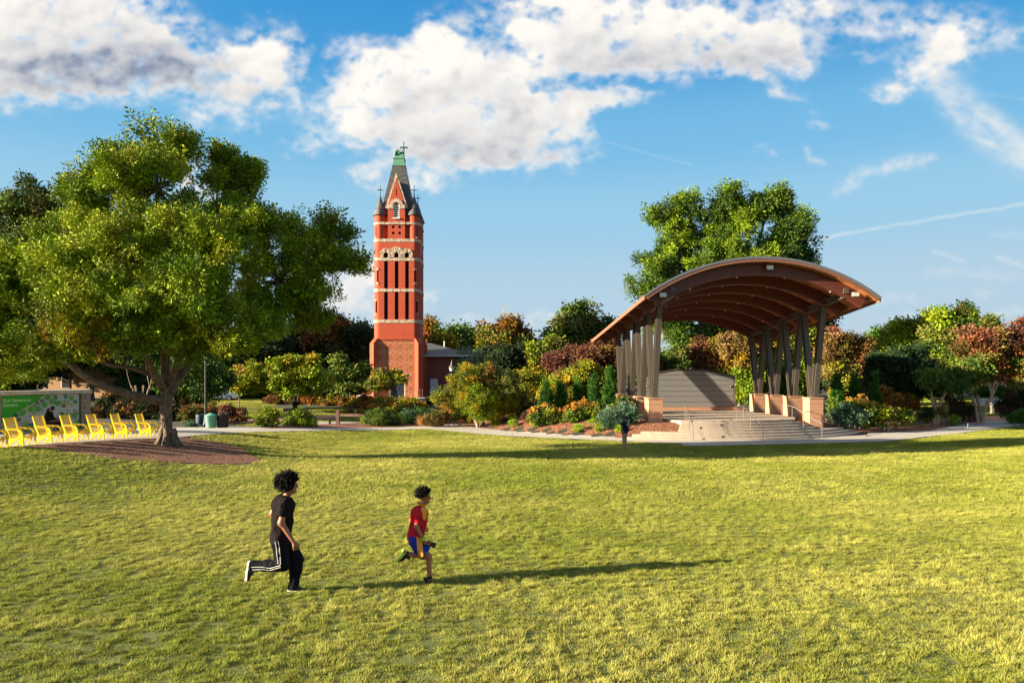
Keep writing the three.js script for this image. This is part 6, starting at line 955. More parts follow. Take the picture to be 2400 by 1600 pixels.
{
  // the taller boy in black, running right and away
  const D = 10.2, base = onGround(686, 1391), U = (x, y, z = 0) => V((x - 590) / 770, (1440 - y) / 770, z);
  const J = { head: U(563, 268, 0.0), neck: U(520, 385, 0), shR: U(548, 432, 0.15), elR: U(516, 640, 0.22), wrR: U(648, 852, 0.2), shL: U(420, 440, -0.17), elL: U(318, 605, -0.2), wrL: U(350, 745, -0.24), hipR: U(468, 842, 0.09), hipL: U(448, 842, -0.1), knR: U(512, 1108, 0.12), anR: U(178, 1122, 0.1), toeR: U(112, 1270, 0.1), knL: U(618, 1085, -0.08), anL: U(578, 1385, -0.08), toeL: U(690, 1425, -0.07) };
  person({ label: 'running boy with curly black hair in black tee and striped track pants', base, J, k: 1.0, skin: [0.3, 0.115, 0.055], look: V(0.93, -0.1, -0.34).normalize(), headUp: V(0.1, 0.99, 0).normalize(), headH: 0.235, handS: 0.185, cell: 0.011,
    hands: [['wrR', V(0.4, -0.9, 0.1), V(-0.4, -0.1, -0.9), 0.9, false], ['wrL', V(0.75, -0.2, -0.6), V(0.3, -0.6, 0.6), 0.9, true]],
    dress({ t, J, cloth, torso, armF, limb, head, hipMid, chestMid, k, lo, hi }) {
      const sl = (s) => { const e = J['sh' + s].clone().lerp(J['el' + s], 0.74), f = capsule(J['sh' + s], J['el' + s], 0.075, 0.074), pl = plane(e, J['el' + s].clone().sub(J['sh' + s])); return (p) => Math.max(f(p), pl(p)); };
      const hem = plane(hipMid.clone().add(V(0.02, -0.005, 0)), V(0.15, -1, 0)), neckCut = plane(J.neck.clone().add(V(0.02, 0.045, 0)), V(0.35, 1, 0)), base2 = union([(p) => torso(p) - 0.022, capsule(chestMid.clone().lerp(hipMid, 0.4), hipMid, 0.135, 0.135)], 0.06), sR = sl('R'), sL = sl('L');
      cloth('t_shirt', (p) => Math.max(smin(smin(Math.max(base2(p), hem(p)), sR(p), 0.05), sL(p), 0.05) + wrinkle(p, 0.055, 12), neckCut(p)), BLACKCLOTH);
      const leg = (s) => union([limb('hip' + s, 'kn' + s, 0.112, 0.088), capsule(J['kn' + s], J['an' + s], 0.088, 0.07)], 0.03), lR = leg('R'), lL = leg('L'), waist = plane(hipMid.clone().add(V(0, 0.06, 0)), V(0, 1, 0)), cR = plane(J.anR.clone().lerp(J.knR, -0.03), J.anR.clone().sub(J.knR)), cL = plane(J.anL.clone().lerp(J.knL, -0.05), J.anL.clone().sub(J.knL));
      const pf = (p) => Math.max(smin(smin(Math.max(lR(p), cR(p)), Math.max(lL(p), cL(p)), 0.03), torso(p) - 0.012, 0.05) + wrinkle(p, 0.042, 11), waist(p));
      const pants = cloth('track_pants', pf, NAVYPANTS, undefined, 0.011);
      const onto = (x, y) => { const p = V((x - 590) / 770, (1440 - y) / 770, 0.5); for (let i = 0; i < 60; i++) { const d = pf(p); if (d < 0.001) break; p.z -= Math.max(0.002, d * 0.7); if (p.z < -0.3) break; } p.z += 0.003; return p; };
      const dense = (l) => { const o = []; for (let i = 0; i < l.length - 1; i++) for (let q = 0; q < 5; q++) o.push(onto(lerp(l[i][0], l[i + 1][0], q / 5), lerp(l[i][1], l[i + 1][1], q / 5))); o.push(onto(...l[l.length - 1])); return o; };
      for (const l of [[[455, 835], [470, 960], [484, 1075]], [[486, 830], [500, 960], [512, 1070], [505, 1092], [385, 1128], [300, 1115], [190, 1120]], [[512, 1110], [385, 1152], [300, 1140], [195, 1150]]]) { const q = dense(l); part(pants, 'stripe', tubeAlong(q, q.map(() => 0.005), 5), SOLE); }
      shoe(t, U(140, 1068, 0.1), U(112, 1285, 0.1), V(1, 0.1, 0), 0.042, BLACKSHOE, SOLE, 'shoe of the kicked-back foot showing its pale sole');
      shoe(t, U(520, 1432, -0.08), U(715, 1440, -0.07), V(0, 1, 0), 0.042, BLACKSHOE, SOLE);
      const hf = (d) => ellipsoid(head.P3(-0.2, 0.2, 0), head.r(0.52, 0.46, 0.5), head.q), h0 = hf(), face = ellipsoid(head.P3(0.4, -0.22, 0), head.r(0.36, 0.5, 0.5), head.q), jaw = plane(head.P3(-0.1, -0.34, 0), V(0.35, -1, 0));
      cloth('hair', (p) => Math.max(h0(p) + wrinkle(p, 0.07, 26), -(face(p)), jaw(p)), HAIR, undefined, 0.008, boundsOf([J.head], 0.24));
      curls(t, 'curls', head, 1, HAIR, 520, 5, (d, R) => { const p = head.P3(-0.2 + d.x * 0.5, 0.2 + d.y * 0.45, d.z * 0.48); if (face(p) < 0.01 || p.y < J.head.y - 0.1) return null; const out = V(d.x - 0.35, d.y + 0.15, d.z).normalize(); return [p, out]; }, 0.062, 0.0062);
    } });
}
{
  // the smaller boy in the red jersey
  const base = onGround(1008, 1366), U = (x, y, z = 0) => V((x - 602) / 889, (1390 - y) / 889, z);
  const J = { head: U(528, 255, 0), neck: U(487, 375, 0), shR: U(498, 440, 0.125), elR: U(440, 610, 0.17), wrR: U(540, 800, 0.17), shL: U(438, 440, -0.13), elL: U(385, 600, -0.19), wrL: U(480, 690, -0.2), hipR: U(418, 815, 0.075), hipL: U(402, 815, -0.085), knR: U(590, 1015, 0.1), anR: U(606, 1325, 0.085), toeR: U(592, 1402, 0.085), knL: U(505, 1055, -0.06), anL: U(272, 1010, -0.06), toeL: U(165, 1110, -0.06) };
  const redT = soft('red jersey', { rgb: [0.48, 0.012, 0.025], roughness: 0.7 }), gold = mat('yellow trim', { rgb: [0.75, 0.3, 0.015], roughness: 0.7 }), blue = soft('blue shorts', { rgb: [0.012, 0.035, 0.3], roughness: 0.7 }), limeM = mat('lime rubber', { rgb: [0.3, 0.5, 0.02], roughness: 0.5 });
  person({ label: 'smaller running boy in red jersey with yellow trim and blue shorts', base, J, k: 0.84, torso: 0.98, skin: [0.32, 0.12, 0.055], look: V(0.97, -0.08, -0.2).normalize(), headUp: V(0.12, 0.99, 0).normalize(), headH: 0.215, handS: 0.19, cell: 0.01,
    hands: [['wrR', V(0.55, -0.8, 0), V(0.6, 0.4, -0.6), 0.75, false], ['wrL', V(0.9, -0.1, 0.1), V(0.1, -0.9, 0.4), 0.8, true]],
    dress({ t, J, cloth, torso, limb, head, hipMid, chestMid, hands }) {
      const sl = (s) => { const e = J['sh' + s].clone().lerp(J['el' + s], 0.82), f = capsule(J['sh' + s], J['el' + s], 0.06, 0.062), pl = plane(e, J['el' + s].clone().sub(J['sh' + s])); return (p) => Math.max(f(p), pl(p)); }, sR = sl('R'), sL = sl('L');
      const hem = plane(hipMid.clone().add(V(0.0, -0.02, 0)), V(-0.25, -1, 0)), neckCut = plane(J.neck.clone().add(V(0.01, 0.035, 0)), V(0.35, 1, 0)), base2 = union([(p) => torso(p) - 0.02, capsule(chestMid.clone().lerp(hipMid, 0.3), hipMid, 0.112, 0.118)], 0.05);
      const jf = (p) => Math.max(smin(smin(Math.max(base2(p), hem(p)), sR(p), 0.04), sL(p), 0.04) + wrinkle(p, 0.046, 14), neckCut(p)), jersey = cloth('jersey', jf, redT);
      part(jersey, 'collar', new THREE.TorusGeometry(0.06, 0.013, 8, 20).rotateX(Math.PI / 2).rotateZ(-0.4).translate(...J.neck.clone().add(V(0.0, 0.03, 0)).toArray()), gold);
      const band = ellipsoid(U(540, 455, 0.1), V(0.035, 0.1, 0.12)), band2 = ellipsoid(U(520, 395, 0.08), V(0.03, 0.06, 0.12)), onlyR = plane(V(0, 0, 0.0), V(0, 0, -1)); part(jersey, 'shoulder_panel', surface((p) => Math.max(jf(p) - 0.005, Math.min(band(p), band2(p)), onlyR(p)), ...boundsOf([J.shR], 0.2), 0.008), gold);
      const cuff = (s, f) => { const a = J['sh' + s].clone().lerp(J['el' + s], 0.74), b = J['sh' + s].clone().lerp(J['el' + s], 0.83), d = b.clone().sub(a), p1 = plane(a, d.clone().negate()), p2 = plane(b, d), tube = capsule(J['sh' + s], J['el' + s], 0.07, 0.07); return (p) => Math.max(jf(p) - 0.006, p1(p), p2(p), tube(p)); };
      for (const s of ['L']) part(jersey, 'cuff', surface(cuff(s), ...boundsOf([J['sh' + s], J['el' + s]], 0.12), 0.008), gold);
      const back = (p) => Math.max(jf(p) - 0.005, Math.abs((p.y - U(0, 480).y) * 0.35 + (p.x - U(415, 0).x)) - 0.012, Math.abs(p.y - U(0, 500).y) - 0.1, p.z - 0.0); part(jersey, 'back_stripe', surface(back, ...boundsOf([J.shL, chestMid], 0.22), 0.008), gold);
      const leg = (s, f) => { const e = J['hip' + s].clone().lerp(J['kn' + s], f), c = capsule(J['hip' + s], e, 0.098, 0.102), pl = plane(e, J['kn' + s].clone().sub(J['hip' + s])); return (p) => Math.max(c(p), pl(p)); }, lR = leg('R', 0.78), lL = leg('L', 0.72), waist = plane(hipMid.clone().add(V(0, 0.07, 0)), V(0, 1, 0));
      const sf = (p) => Math.max(smin(smin(lR(p), lL(p), 0.03), torso(p) - 0.012, 0.04) + wrinkle(p, 0.024, 12), waist(p)), shorts = cloth('shorts', sf, blue);
      const pa = U(480, 800), pb = U(500, 1000), strip = (p) => { const f = (p.y - pa.y) / (pb.y - pa.y), x = lerp(pa.x, pb.x, f); return Math.abs(p.x - x) - 0.042; }; part(shorts, 'side_panel', surface((p) => Math.max(sf(p) - 0.005, strip(p), -p.z + 0.02), ...boundsOf([J.hipR, J.knR], 0.16), 0.008), gold);
      part(t, 'wristband', capsuleMesh(J.wrR.clone().lerp(J.elR, 0.02), J.wrR.clone().lerp(J.elR, 0.24), 0.036), limeM);
      { const h = hands[0].P3(0.42, 0.02, 0.14), g = new RoundedBoxGeometry(0.15, 0.075, 0.012, 2, 0.004).rotateZ(-0.35).rotateY(0.2).translate(h.x + 0.045, h.y - 0.005, h.z); part(t, 'phone', g, BLACKSHOE); }
      const sk = (s, m) => part(t, 'sock', capsuleMesh(J['an' + s].clone().lerp(J['kn' + s], 0.01), J['an' + s].clone().lerp(J['kn' + s], 0.16), 0.038), m); sk('R', BLACKSHOE); sk('L', BLACKSHOE);
      shoe(t, U(628, 1350, 0.085), U(580, 1418, 0.085), V(0.5, 0.9, 0).normalize(), 0.034, BLACKSHOE, BLACKSHOE); const ks = shoe(t, U(268, 985, -0.06), U(150, 1118, -0.06), V(0.7, 0.1, 0).normalize(), 0.034, BLACKSHOE, limeM, 'kicked-back black shoe with lime heel'); part(ks, 'heel_tab', new THREE.SphereGeometry(0.035, 10, 8).scale(1, 1.1, 0.9).translate(...U(245, 985, -0.06).toArray()), limeM);
      const h0 = ellipsoid(head.P3(-0.12, 0.22, 0), head.r(0.44, 0.34, 0.38), head.q), face = ellipsoid(head.P3(0.46, -0.2, 0), head.r(0.4, 0.52, 0.6), head.q), low = plane(head.P3(-0.3, -0.12, 0), V(0.3, -1, 0).normalize());
      cloth('hair', (p) => Math.max(h0(p) + wrinkle(p, 0.04, 30), -face(p), low(p)), HAIR, undefined, 0.007, boundsOf([J.head], 0.2));
      curls(t, 'curls', head, 1, HAIR, 320, 8, (d) => { const p = head.P3(-0.12 + d.x * 0.42, 0.24 + d.y * 0.33, d.z * 0.35); if (face(p) < 0.01 || p.y < J.head.y - 0.0) return null; return [p, V(d.x - 0.1, d.y + 0.5, d.z).normalize()]; }, 0.04, 0.005);
    } });
}
function capsuleMesh(a, b, r) { const d = b.clone().sub(a), L = d.length(), g = new THREE.CylinderGeometry(r, r * 0.92, L, 14).translate(0, L / 2, 0); return g.applyQuaternion(new THREE.Quaternion().setFromUnitVectors(V(0, 1, 0), d.normalize())).translate(a.x, a.y, a.z); }
{
  // the man standing at the edge of the lawn
  const base = onGround(1463, 1052), U = (x, y, z = 0) => V((x - 310) / 577, (1440 - y) / 577, z);
  const navy = soft('navy tee', { rgb: [0.012, 0.016, 0.045], roughness: 0.9 }), khaki = mat('khaki cotton', { rgb: [0.42, 0.24, 0.12], roughness: 0.9 });
  const J = { head: U(335, 530), neck: U(305, 610), shR: U(275, 645, 0.17), elR: U(215, 770, 0.22), wrR: U(262, 905, 0.2), shL: U(320, 645, -0.17), elL: U(330, 780, -0.22), wrL: U(385, 910, -0.2), hipR: U(312, 960, 0.09), hipL: U(345, 960, -0.09), knR: U(305, 1190, 0.1), anR: U(290, 1405, 0.1), toeR: U(350, 1432, 0.12), knL: U(350, 1190, -0.1), anL: U(330, 1405, -0.1), toeL: U(380, 1430, -0.11) };
  person({ label: 'man in navy tee and khaki trousers standing alone at the lawn edge', base, J, k: 1.02, torso: 1.16, skin: [0.3, 0.13, 0.07], look: V(0.95, 0, -0.3).normalize(), headUp: V(0.08, 0.99, 0).normalize(), headH: 0.225, cell: 0.016, belly: [U(345, 840), V(0.15, 0.2, 0.16)],
    hands: [['wrR', V(0.15, -1, 0), V(0, 0, -1), 0.5, false], ['wrL', V(0.2, -1, 0), V(0, 0, 1), 0.5, true]],
    dress({ t, J, cloth, torso, limb, head, hipMid, chestMid }) {
      const sl = (s) => { const e = J['sh' + s].clone().lerp(J['el' + s], 0.62), f = capsule(J['sh' + s], J['el' + s], 0.085, 0.085), pl = plane(e, J['el' + s].clone().sub(J['sh' + s])); return (p) => Math.max(f(p), pl(p)); }, sR = sl('R'), sL = sl('L');
      const hem = plane(hipMid.clone().add(V(0, 0.02, 0)), V(0, -1, 0)), nc = plane(J.neck.clone().add(V(0.01, 0.05, 0)), V(0.2, 1, 0)), shirt = (p) => Math.max(smin(smin(Math.max(torso(p) - 0.024, hem(p)), sR(p), 0.05), sL(p), 0.05) + wrinkle(p, 0.03, 10), nc(p)), s = cloth('t_shirt', shirt, navy);
      const pr = ellipsoid(U(378, 705, -0.02), V(0.1, 0.1, 0.12)), pr2 = ellipsoid(U(378, 705, -0.02), V(0.1, 0.055, 0.06)); part(s, 'print', surface((p) => Math.max(shirt(p) - 0.006, pr(p), -pr2(p)), ...boundsOf([U(378, 705)], 0.2), 0.012), SOLE);
      const leg = (q) => union([limb('hip' + q, 'kn' + q, 0.115, 0.09), limb('kn' + q, 'an' + q, 0.09, 0.075)], 0.03), a = leg('R'), b = leg('L'), w = plane(hipMid.clone().add(V(0, 0.08, 0)), V(0, 1, 0)), an = plane(V(0, 0.05, 0), V(0, -1, 0)); cloth('trousers', (p) => Math.max(smin(smin(a(p), b(p), 0.03), torso(p) - 0.012, 0.05) + wrinkle(p, 0.026, 10), w(p), an(p)), khaki);
      shoe(t, U(262, 1440, 0.1), U(365, 1440, 0.12), V(0, 1, 0), 0.042, mat('brown shoe', { rgb: [0.05, 0.03, 0.02] }), BLACKSHOE); shoe(t, U(300, 1438, -0.1), U(400, 1438, -0.11), V(0, 1, 0), 0.042, mat('brown shoe', { rgb: [0.05, 0.03, 0.02] }), BLACKSHOE);
      const h0 = ellipsoid(head.P3(-0.06, 0.24, 0), head.r(0.46, 0.3, 0.38), head.q), low = plane(head.P3(0, 0.1, 0), V(-0.1, -1, 0)); cloth('cap', (p) => Math.min(Math.max(h0(p), low(p)), ellipsoid(head.P3(0.5, 0.15, 0), head.r(0.3, 0.035, 0.28), head.q)(p)), navy, undefined, 0.01, boundsOf([J.head], 0.26));
    } });
}
function seated(o) {   // a seated figure in dark clothes facing +x in its own frame
  const J = { head: V(0.16, 0.98, 0), neck: V(0.08, 0.83, 0), shR: V(0.04, 0.78, 0.16), elR: V(0.1, 0.55, 0.2), wrR: V(0.33, 0.5, 0.14), shL: V(0.04, 0.78, -0.16), elL: V(0.1, 0.55, -0.2), wrL: V(0.33, 0.5, -0.14), hipR: V(-0.08, 0.34, 0.1), hipL: V(-0.08, 0.34, -0.1), knR: V(0.36, 0.4, 0.12), anR: V(0.46, 0.02, 0.12), toeR: V(0.6, -0.03, 0.12), knL: V(0.36, 0.42, -0.12), anL: V(0.5, 0.04, -0.12), toeL: V(0.64, -0.02, -0.12) };
  return person({ label: o.label, base: o.base, turn: o.turn, J, k: 1, skin: [0.2, 0.1, 0.06], look: V(0.92, -0.38, 0).normalize(), headUp: V(0.38, 0.92, 0).normalize(), headH: 0.22, cell: 0.018, hands: [['wrR', V(1, -0.1, 0), V(0, -1, 0), 0.4, false], ['wrL', V(1, -0.1, 0), V(0, -1, 0), 0.4, true]],
    dress({ t, J, cloth, torso, limb, head, hipMid }) {
      const arm = (s) => union([limb('sh' + s, 'el' + s, 0.07, 0.06), limb('el' + s, 'wr' + s, 0.06, 0.045)], 0.03), a = arm('R'), b = arm('L'), hem = plane(hipMid.clone(), V(0, -1, 0)); cloth('jacket', (p) => smin(smin(Math.max(torso(p) - 0.025, hem(p)), a(p), 0.05), b(p), 0.05) + wrinkle(p, 0.03, 9), o.jacket);
      const leg = (q) => union([limb('hip' + q, 'kn' + q, 0.11, 0.085), limb('kn' + q, 'an' + q, 0.085, 0.06)], 0.03), l = leg('R'), m = leg('L'), w = plane(hipMid.clone().add(V(0, 0.08, 0)), V(0, 1, 0)); cloth('trousers', (p) => Math.max(smin(smin(l(p), m(p), 0.03), torso(p) - 0.012, 0.05) + wrinkle(p, 0.02, 10), w(p)), BLACKCLOTH);
      for (const s of ['R', 'L']) shoe(t, J['an' + s].clone().add(V(-0.05, -0.07, 0)), J['toe' + s].clone().add(V(0.03, -0.04, 0)), V(0, 1, 0), 0.042, BLACKSHOE, BLACKSHOE);
      const h0 = ellipsoid(head.P3(-0.14, 0.14, 0), head.r(0.48, 0.46, 0.42), head.q), face = ellipsoid(head.P3(0.42, -0.22, 0), head.r(0.36, 0.46, 0.5), head.q); cloth('hair', (p) => Math.max(h0(p) + wrinkle(p, 0.04, 26), -face(p)), HAIR, undefined, 0.011, boundsOf([J.head], 0.24));
      if (o.long) part(t, 'ponytail', tubeAlong([head.P3(-0.5, 0.0, 0), head.P3(-0.72, -0.3, 0), head.P3(-0.66, -0.9, 0), head.P3(-0.5, -1.2, 0)], [0.03, 0.06, 0.05, 0.015], 8), HAIR);
    } });
}

// ---------------------------------------------------------------- the donor wall
const SIGN_YAW = 62 * Math.PI / 180, SIGN_D = 38.6, signR = V((212 - 1200) / F * SIGN_D, 0, -SIGN_D);
{
  const top = EYE - (912.6 - HORIZON) / F * SIGN_D, g0 = 0.0, W2 = 6.6, h = top - g0, TH = 0.5;
  // local frame: origin at the wall's right front base corner, x runs left along the wall
  const t = thing('donor_wall', 'block wall carrying the green donor panel behind the yellow chairs', 'wall', V(signR.x, g0, signR.z), SIGN_YAW), capH = 0.2, bh = h - capH;
  part(t, 'cap', boxUV(rbx(W2 + 0.1, capH, TH + 0.12, 0.02, -W2 / 2, bh + capH / 2, -TH / 2)), M.limestone);
  const pil = 0.5, ph = 1.79, py = bh - 0.04 - ph;     // pillar width, panel height and foot
  const rows = 8, rh = bh / rows;
  for (let r = 0; r < rows; r++) { const cut = r % 2 ? [0, 0.32, pil] : [0, pil]; for (let i = 0; i < cut.length - 1; i++) part(t, 'block', boxUV(rbx(cut[i + 1] - cut[i] - 0.012, rh - 0.012, TH, 0.012, -(cut[i] + cut[i + 1]) / 2, rh * (r + 0.5), -TH / 2)), M.blockWall); }
  const bodyW = 3.85; part(t, 'wall_body', boxUV(bx(bodyW, bh, TH - 0.14, -pil - bodyW / 2, bh / 2, -TH / 2 - 0.07)), M.blockWall);
  for (let r = 0; r < rows; r++) for (let i = 0; i < 3; i++) part(t, 'block', boxUV(rbx(0.49, rh - 0.012, TH, 0.012, -pil - bodyW - 0.25 - i * 0.502, rh * (r + 0.5), -TH / 2)), M.blockWall);
  for (let i = 0; i < 9; i++) part(t, 'block', boxUV(rbx(0.405, py - 0.012, 0.1, 0.012, -pil - 0.21 - i * 0.414, py / 2, -0.1)), M.blockWall);
  // the printed panel
  const cw = 1024, chh = 512, cv = document.createElement('canvas'); cv.width = cw; cv.height = chh; const c = cv.getContext('2d'), s = cw / bodyW;
  c.fillStyle = '#b9b9b4'; c.fillRect(0, 0, cw, chh); c.fillStyle = '#2f9e0b'; c.beginPath(); c.moveTo(0, 0); c.lineTo(cw * 0.53, 0); c.lineTo(0, chh * 0.72); c.fill(); c.beginPath(); c.moveTo(cw, chh); c.lineTo(cw * 0.87, chh); c.lineTo(cw * 0.87, chh * 0.9); c.lineTo(cw, chh * 0.72); c.fill();
  c.strokeStyle = '#cfd3c4'; c.lineWidth = 5; c.beginPath(); c.moveTo(cw * 0.535, 0); c.lineTo(0, chh * 0.73); c.stroke();
  c.fillStyle = '#1d7a08'; c.fillRect(cw - 16, 0, 16, chh); c.fillStyle = '#e9f2df'; c.font = '54px sans-serif'; c.fillText('Our Generous', 22, 82); c.fillText('Donors', 22, 146);
  const tx = new THREE.CanvasTexture(cv); tx.colorSpace = THREE.SRGBColorSpace; tx.magFilter = THREE.LinearFilter;
  const panel = part(t, 'printed_panel', new THREE.BoxGeometry(bodyW - 0.04, ph, 0.05).translate(-pil - bodyW / 2, py + ph / 2, -0.12), [M.steel, M.steel, M.steel, M.steel, mat('printed donor panel', { map: tx, roughness: 0.6 }), M.steel]);
  const dm = { b: mat('bright green disc', { rgb: [0.07, 0.32, 0.045], roughness: 0.5 }), l: mat('pale lime disc', { rgb: [0.33, 0.42, 0.13], roughness: 0.5 }), d: mat('dark green disc', { rgb: [0.02, 0.1, 0.05], roughness: 0.5 }), t: mat('teal disc', { rgb: [0.05, 0.2, 0.14], roughness: 0.5 }), o: mat('olive disc', { rgb: [0.09, 0.15, 0.05], roughness: 0.5 }) };
  // discs measured on the panel: x, y (0..1850, 0..790 from its top left), radius, kind
  const discs = 'b1030 55 62,l1135 60 45,t1230 60 52,b1355 50 62,t1480 48 50,l1570 10 38,b1625 85 56,l1710 30 40,b1790 70 62,b1140 150 66,b1290 190 66,o1435 255 46,l1630 245 34,t1715 170 48,o1800 180 42,o910 120 48,o790 155 46,b980 215 68,b820 295 68,b660 300 68,l720 190 34,l580 240 42,l520 280 36,l560 340 36,b460 380 70,d330 420 50,d230 510 48,o390 510 46,l740 380 36,l1090 375 58,l150 555 40,l90 610 36,l475 600 42,l560 580 40,b550 710 72,t690 650 56,d705 750 50,l960 560 36,b1240 590 62,l1165 520 40,b1180 690 62,l1325 540 36,o1420 530 46,o1380 430 46,l1460 450 34,b1540 520 66,l1585 430 32,b1700 475 64,l1745 390 36,l1810 370 32,b1370 670 56,d1300 740 46,l1800 530 34,l1740 560 32,b60 800 52,d920 100 16,d830 85 20,d640 190 18,d850 200 18,d745 235 18,d250 430 18,d170 495 20,d310 530 16,d645 455 18,d850 485 16,d915 515 20,d920 330 18,d1190 260 16,d1440 140 16,d1535 135 16,d1310 475 22,d1520 445 16,d1530 360 16,d1690 360 16,d1770 440 16,t1820 455 24,d605 620 18,d630 720 22,d1310 645 20,d80 760 18,l1490 180 36,l1560 200 36,l1395 180 32,d1600 490 16,l40 660 20'.split(',');
  for (const q of discs) { const [x, y, r] = q.slice(1).split(' ').map(Number), k = bodyW / 1850, rr = r * k * 0.98, X = -pil - bodyW + x * k, Y = py + ph - y * (ph / 790); if (Y - rr < py || Y + rr > py + ph + 0.01 || X + rr > -pil - 0.08) continue; part(panel, 'disc', new THREE.CylinderGeometry(rr, rr, 0.03, 24).rotateX(Math.PI / 2).translate(X, Y, -0.06 - 0.012 * (r % 3)), dm[q[0]]); }
}
// ---------------------------------------------------------------- yellow lounge chairs
{
  const spots = [[-52, 1050, 25.4], [18, 1045, 26.5], [85.7, 1041, 27.8], [149.5, 1037, 29.0], [211, 1032.6, 30.3], [267.5, 1030.5, 31.5], [324.6, 1027.7, 32.8]];
  const ord = ['seventh yellow slatted chair, mostly cut off by the left edge', 'leftmost whole yellow slatted chair, before the donor lettering', 'second whole yellow slatted chair from the left, before the seated person', 'third whole yellow slatted chair from the left, before the panel corner', 'fourth whole yellow slatted chair from the left, before the wall pillar', 'fifth whole yellow slatted chair from the left, clear of the wall', 'yellow slatted chair nearest the oak trunk'];
  const make = (label, pos, turn) => {
    const t = thing('lounge_chair', label, 'chair', pos, turn, 'yellow slatted chairs along the path');
    // profile in the x (forward), y plane
    const side = [[-0.02, 0.0], [0.07, 0.0], [0.16, 0.1], [0.42, 0.22], [0.62, 0.36], [0.6, 0.41], [0.36, 0.3], [0.18, 0.27], [0.12, 0.3], [-0.06, 0.6], [-0.22, 1.02], [-0.28, 1.02], [-0.12, 0.56], [0.0, 0.24], [0.02, 0.12]];
    const front = [[0.68, 0.0], [0.77, 0.0], [0.75, 0.24], [0.7, 0.46], [0.62, 0.56], [0.5, 0.61], [-0.1, 0.63], [-0.1, 0.59], [0.48, 0.57], [0.58, 0.52], [0.64, 0.42], [0.68, 0.24]];
    const strut = [[0.36, 0.0], [0.44, 0.0], [0.66, 0.34], [0.6, 0.36]];
    for (const z of [-0.33, 0.33]) {
      part(t, 'side_frame', ext(side, 0.035, 0.005).translate(0, 0, z - 0.018), M.yellow); part(t, 'front_leg', ext(front, 0.04, 0.005).translate(0, 0, z + Math.sign(z) * 0.045 - 0.02), M.yellow);
      part(t, 'strut', ext(strut, 0.035, 0.004).translate(0, 0, z - 0.018), M.yellow);
      const armP = [[-0.12, 0.64], [0.2, 0.635], [0.5, 0.625], [0.66, 0.57], [0.74, 0.44], [0.775, 0.3]], arm = []; for (let i = 0; i < armP.length - 1; i++) arm.push(beam(V(armP[i][0], armP[i][1], z + Math.sign(z) * 0.05), V(armP[i + 1][0], armP[i + 1][1], z + Math.sign(z) * 0.05), 0.11, 0.022)); part(t, 'armrest', arm, M.yellow);
    }
    for (let i = 0; i < 14; i++) { const f = i / 13, x = lerp(0.07, -0.25, f), y = lerp(0.32, 1.0, f); part(t, 'back_slat', rbx(0.018, 0.036, 0.72, 0.004, 0, 0, 0).rotateZ(0.42).translate(x + 0.02, y, 0), M.yellow); }
    for (let i = 0; i < 10; i++) { const f = i / 9, x = lerp(0.14, 0.66, f), y = 0.27 + 0.12 * f + 0.02 * Math.sin(f * 3); part(t, 'seat_slat', rbx(0.042, 0.018, 0.7, 0.004, x, y + 0.03, 0), M.yellow); }
    return t;
  };
  spots.forEach(([px, py, d], i) => { const p = at(px, py, d); p.y = groundY(p.x, p.z) + 0.05; p.z -= 0.33; make(ord[i], p, 0).scale.set(0.76, 1, 0.9); });
}
// someone in black sitting before the panel
{
  const p = at(113, 1012, 34.5); p.y = groundY(p.x, p.z) + 0.05;
  const b = thing('bench', 'low dark bench before the donor panel under the seated person', 'bench', V(p.x - 0.15, p.y, p.z), 0.2); part(b, 'seat', rbx(0.5, 0.05, 1.3, 0.015, 0, 0.42, 0), M.black); for (const z of [-0.5, 0.5]) for (const x of [-0.19, 0.19]) part(b, 'leg', bx(0.05, 0.4, 0.05, x, 0.2, z), M.black);
  const q = seated({ label: 'person in black with tied hair sitting before the green donor panel', base: V(p.x, p.y + 0.19, p.z), turn: 0.2, jacket: BLACKCLOTH, long: true });
}
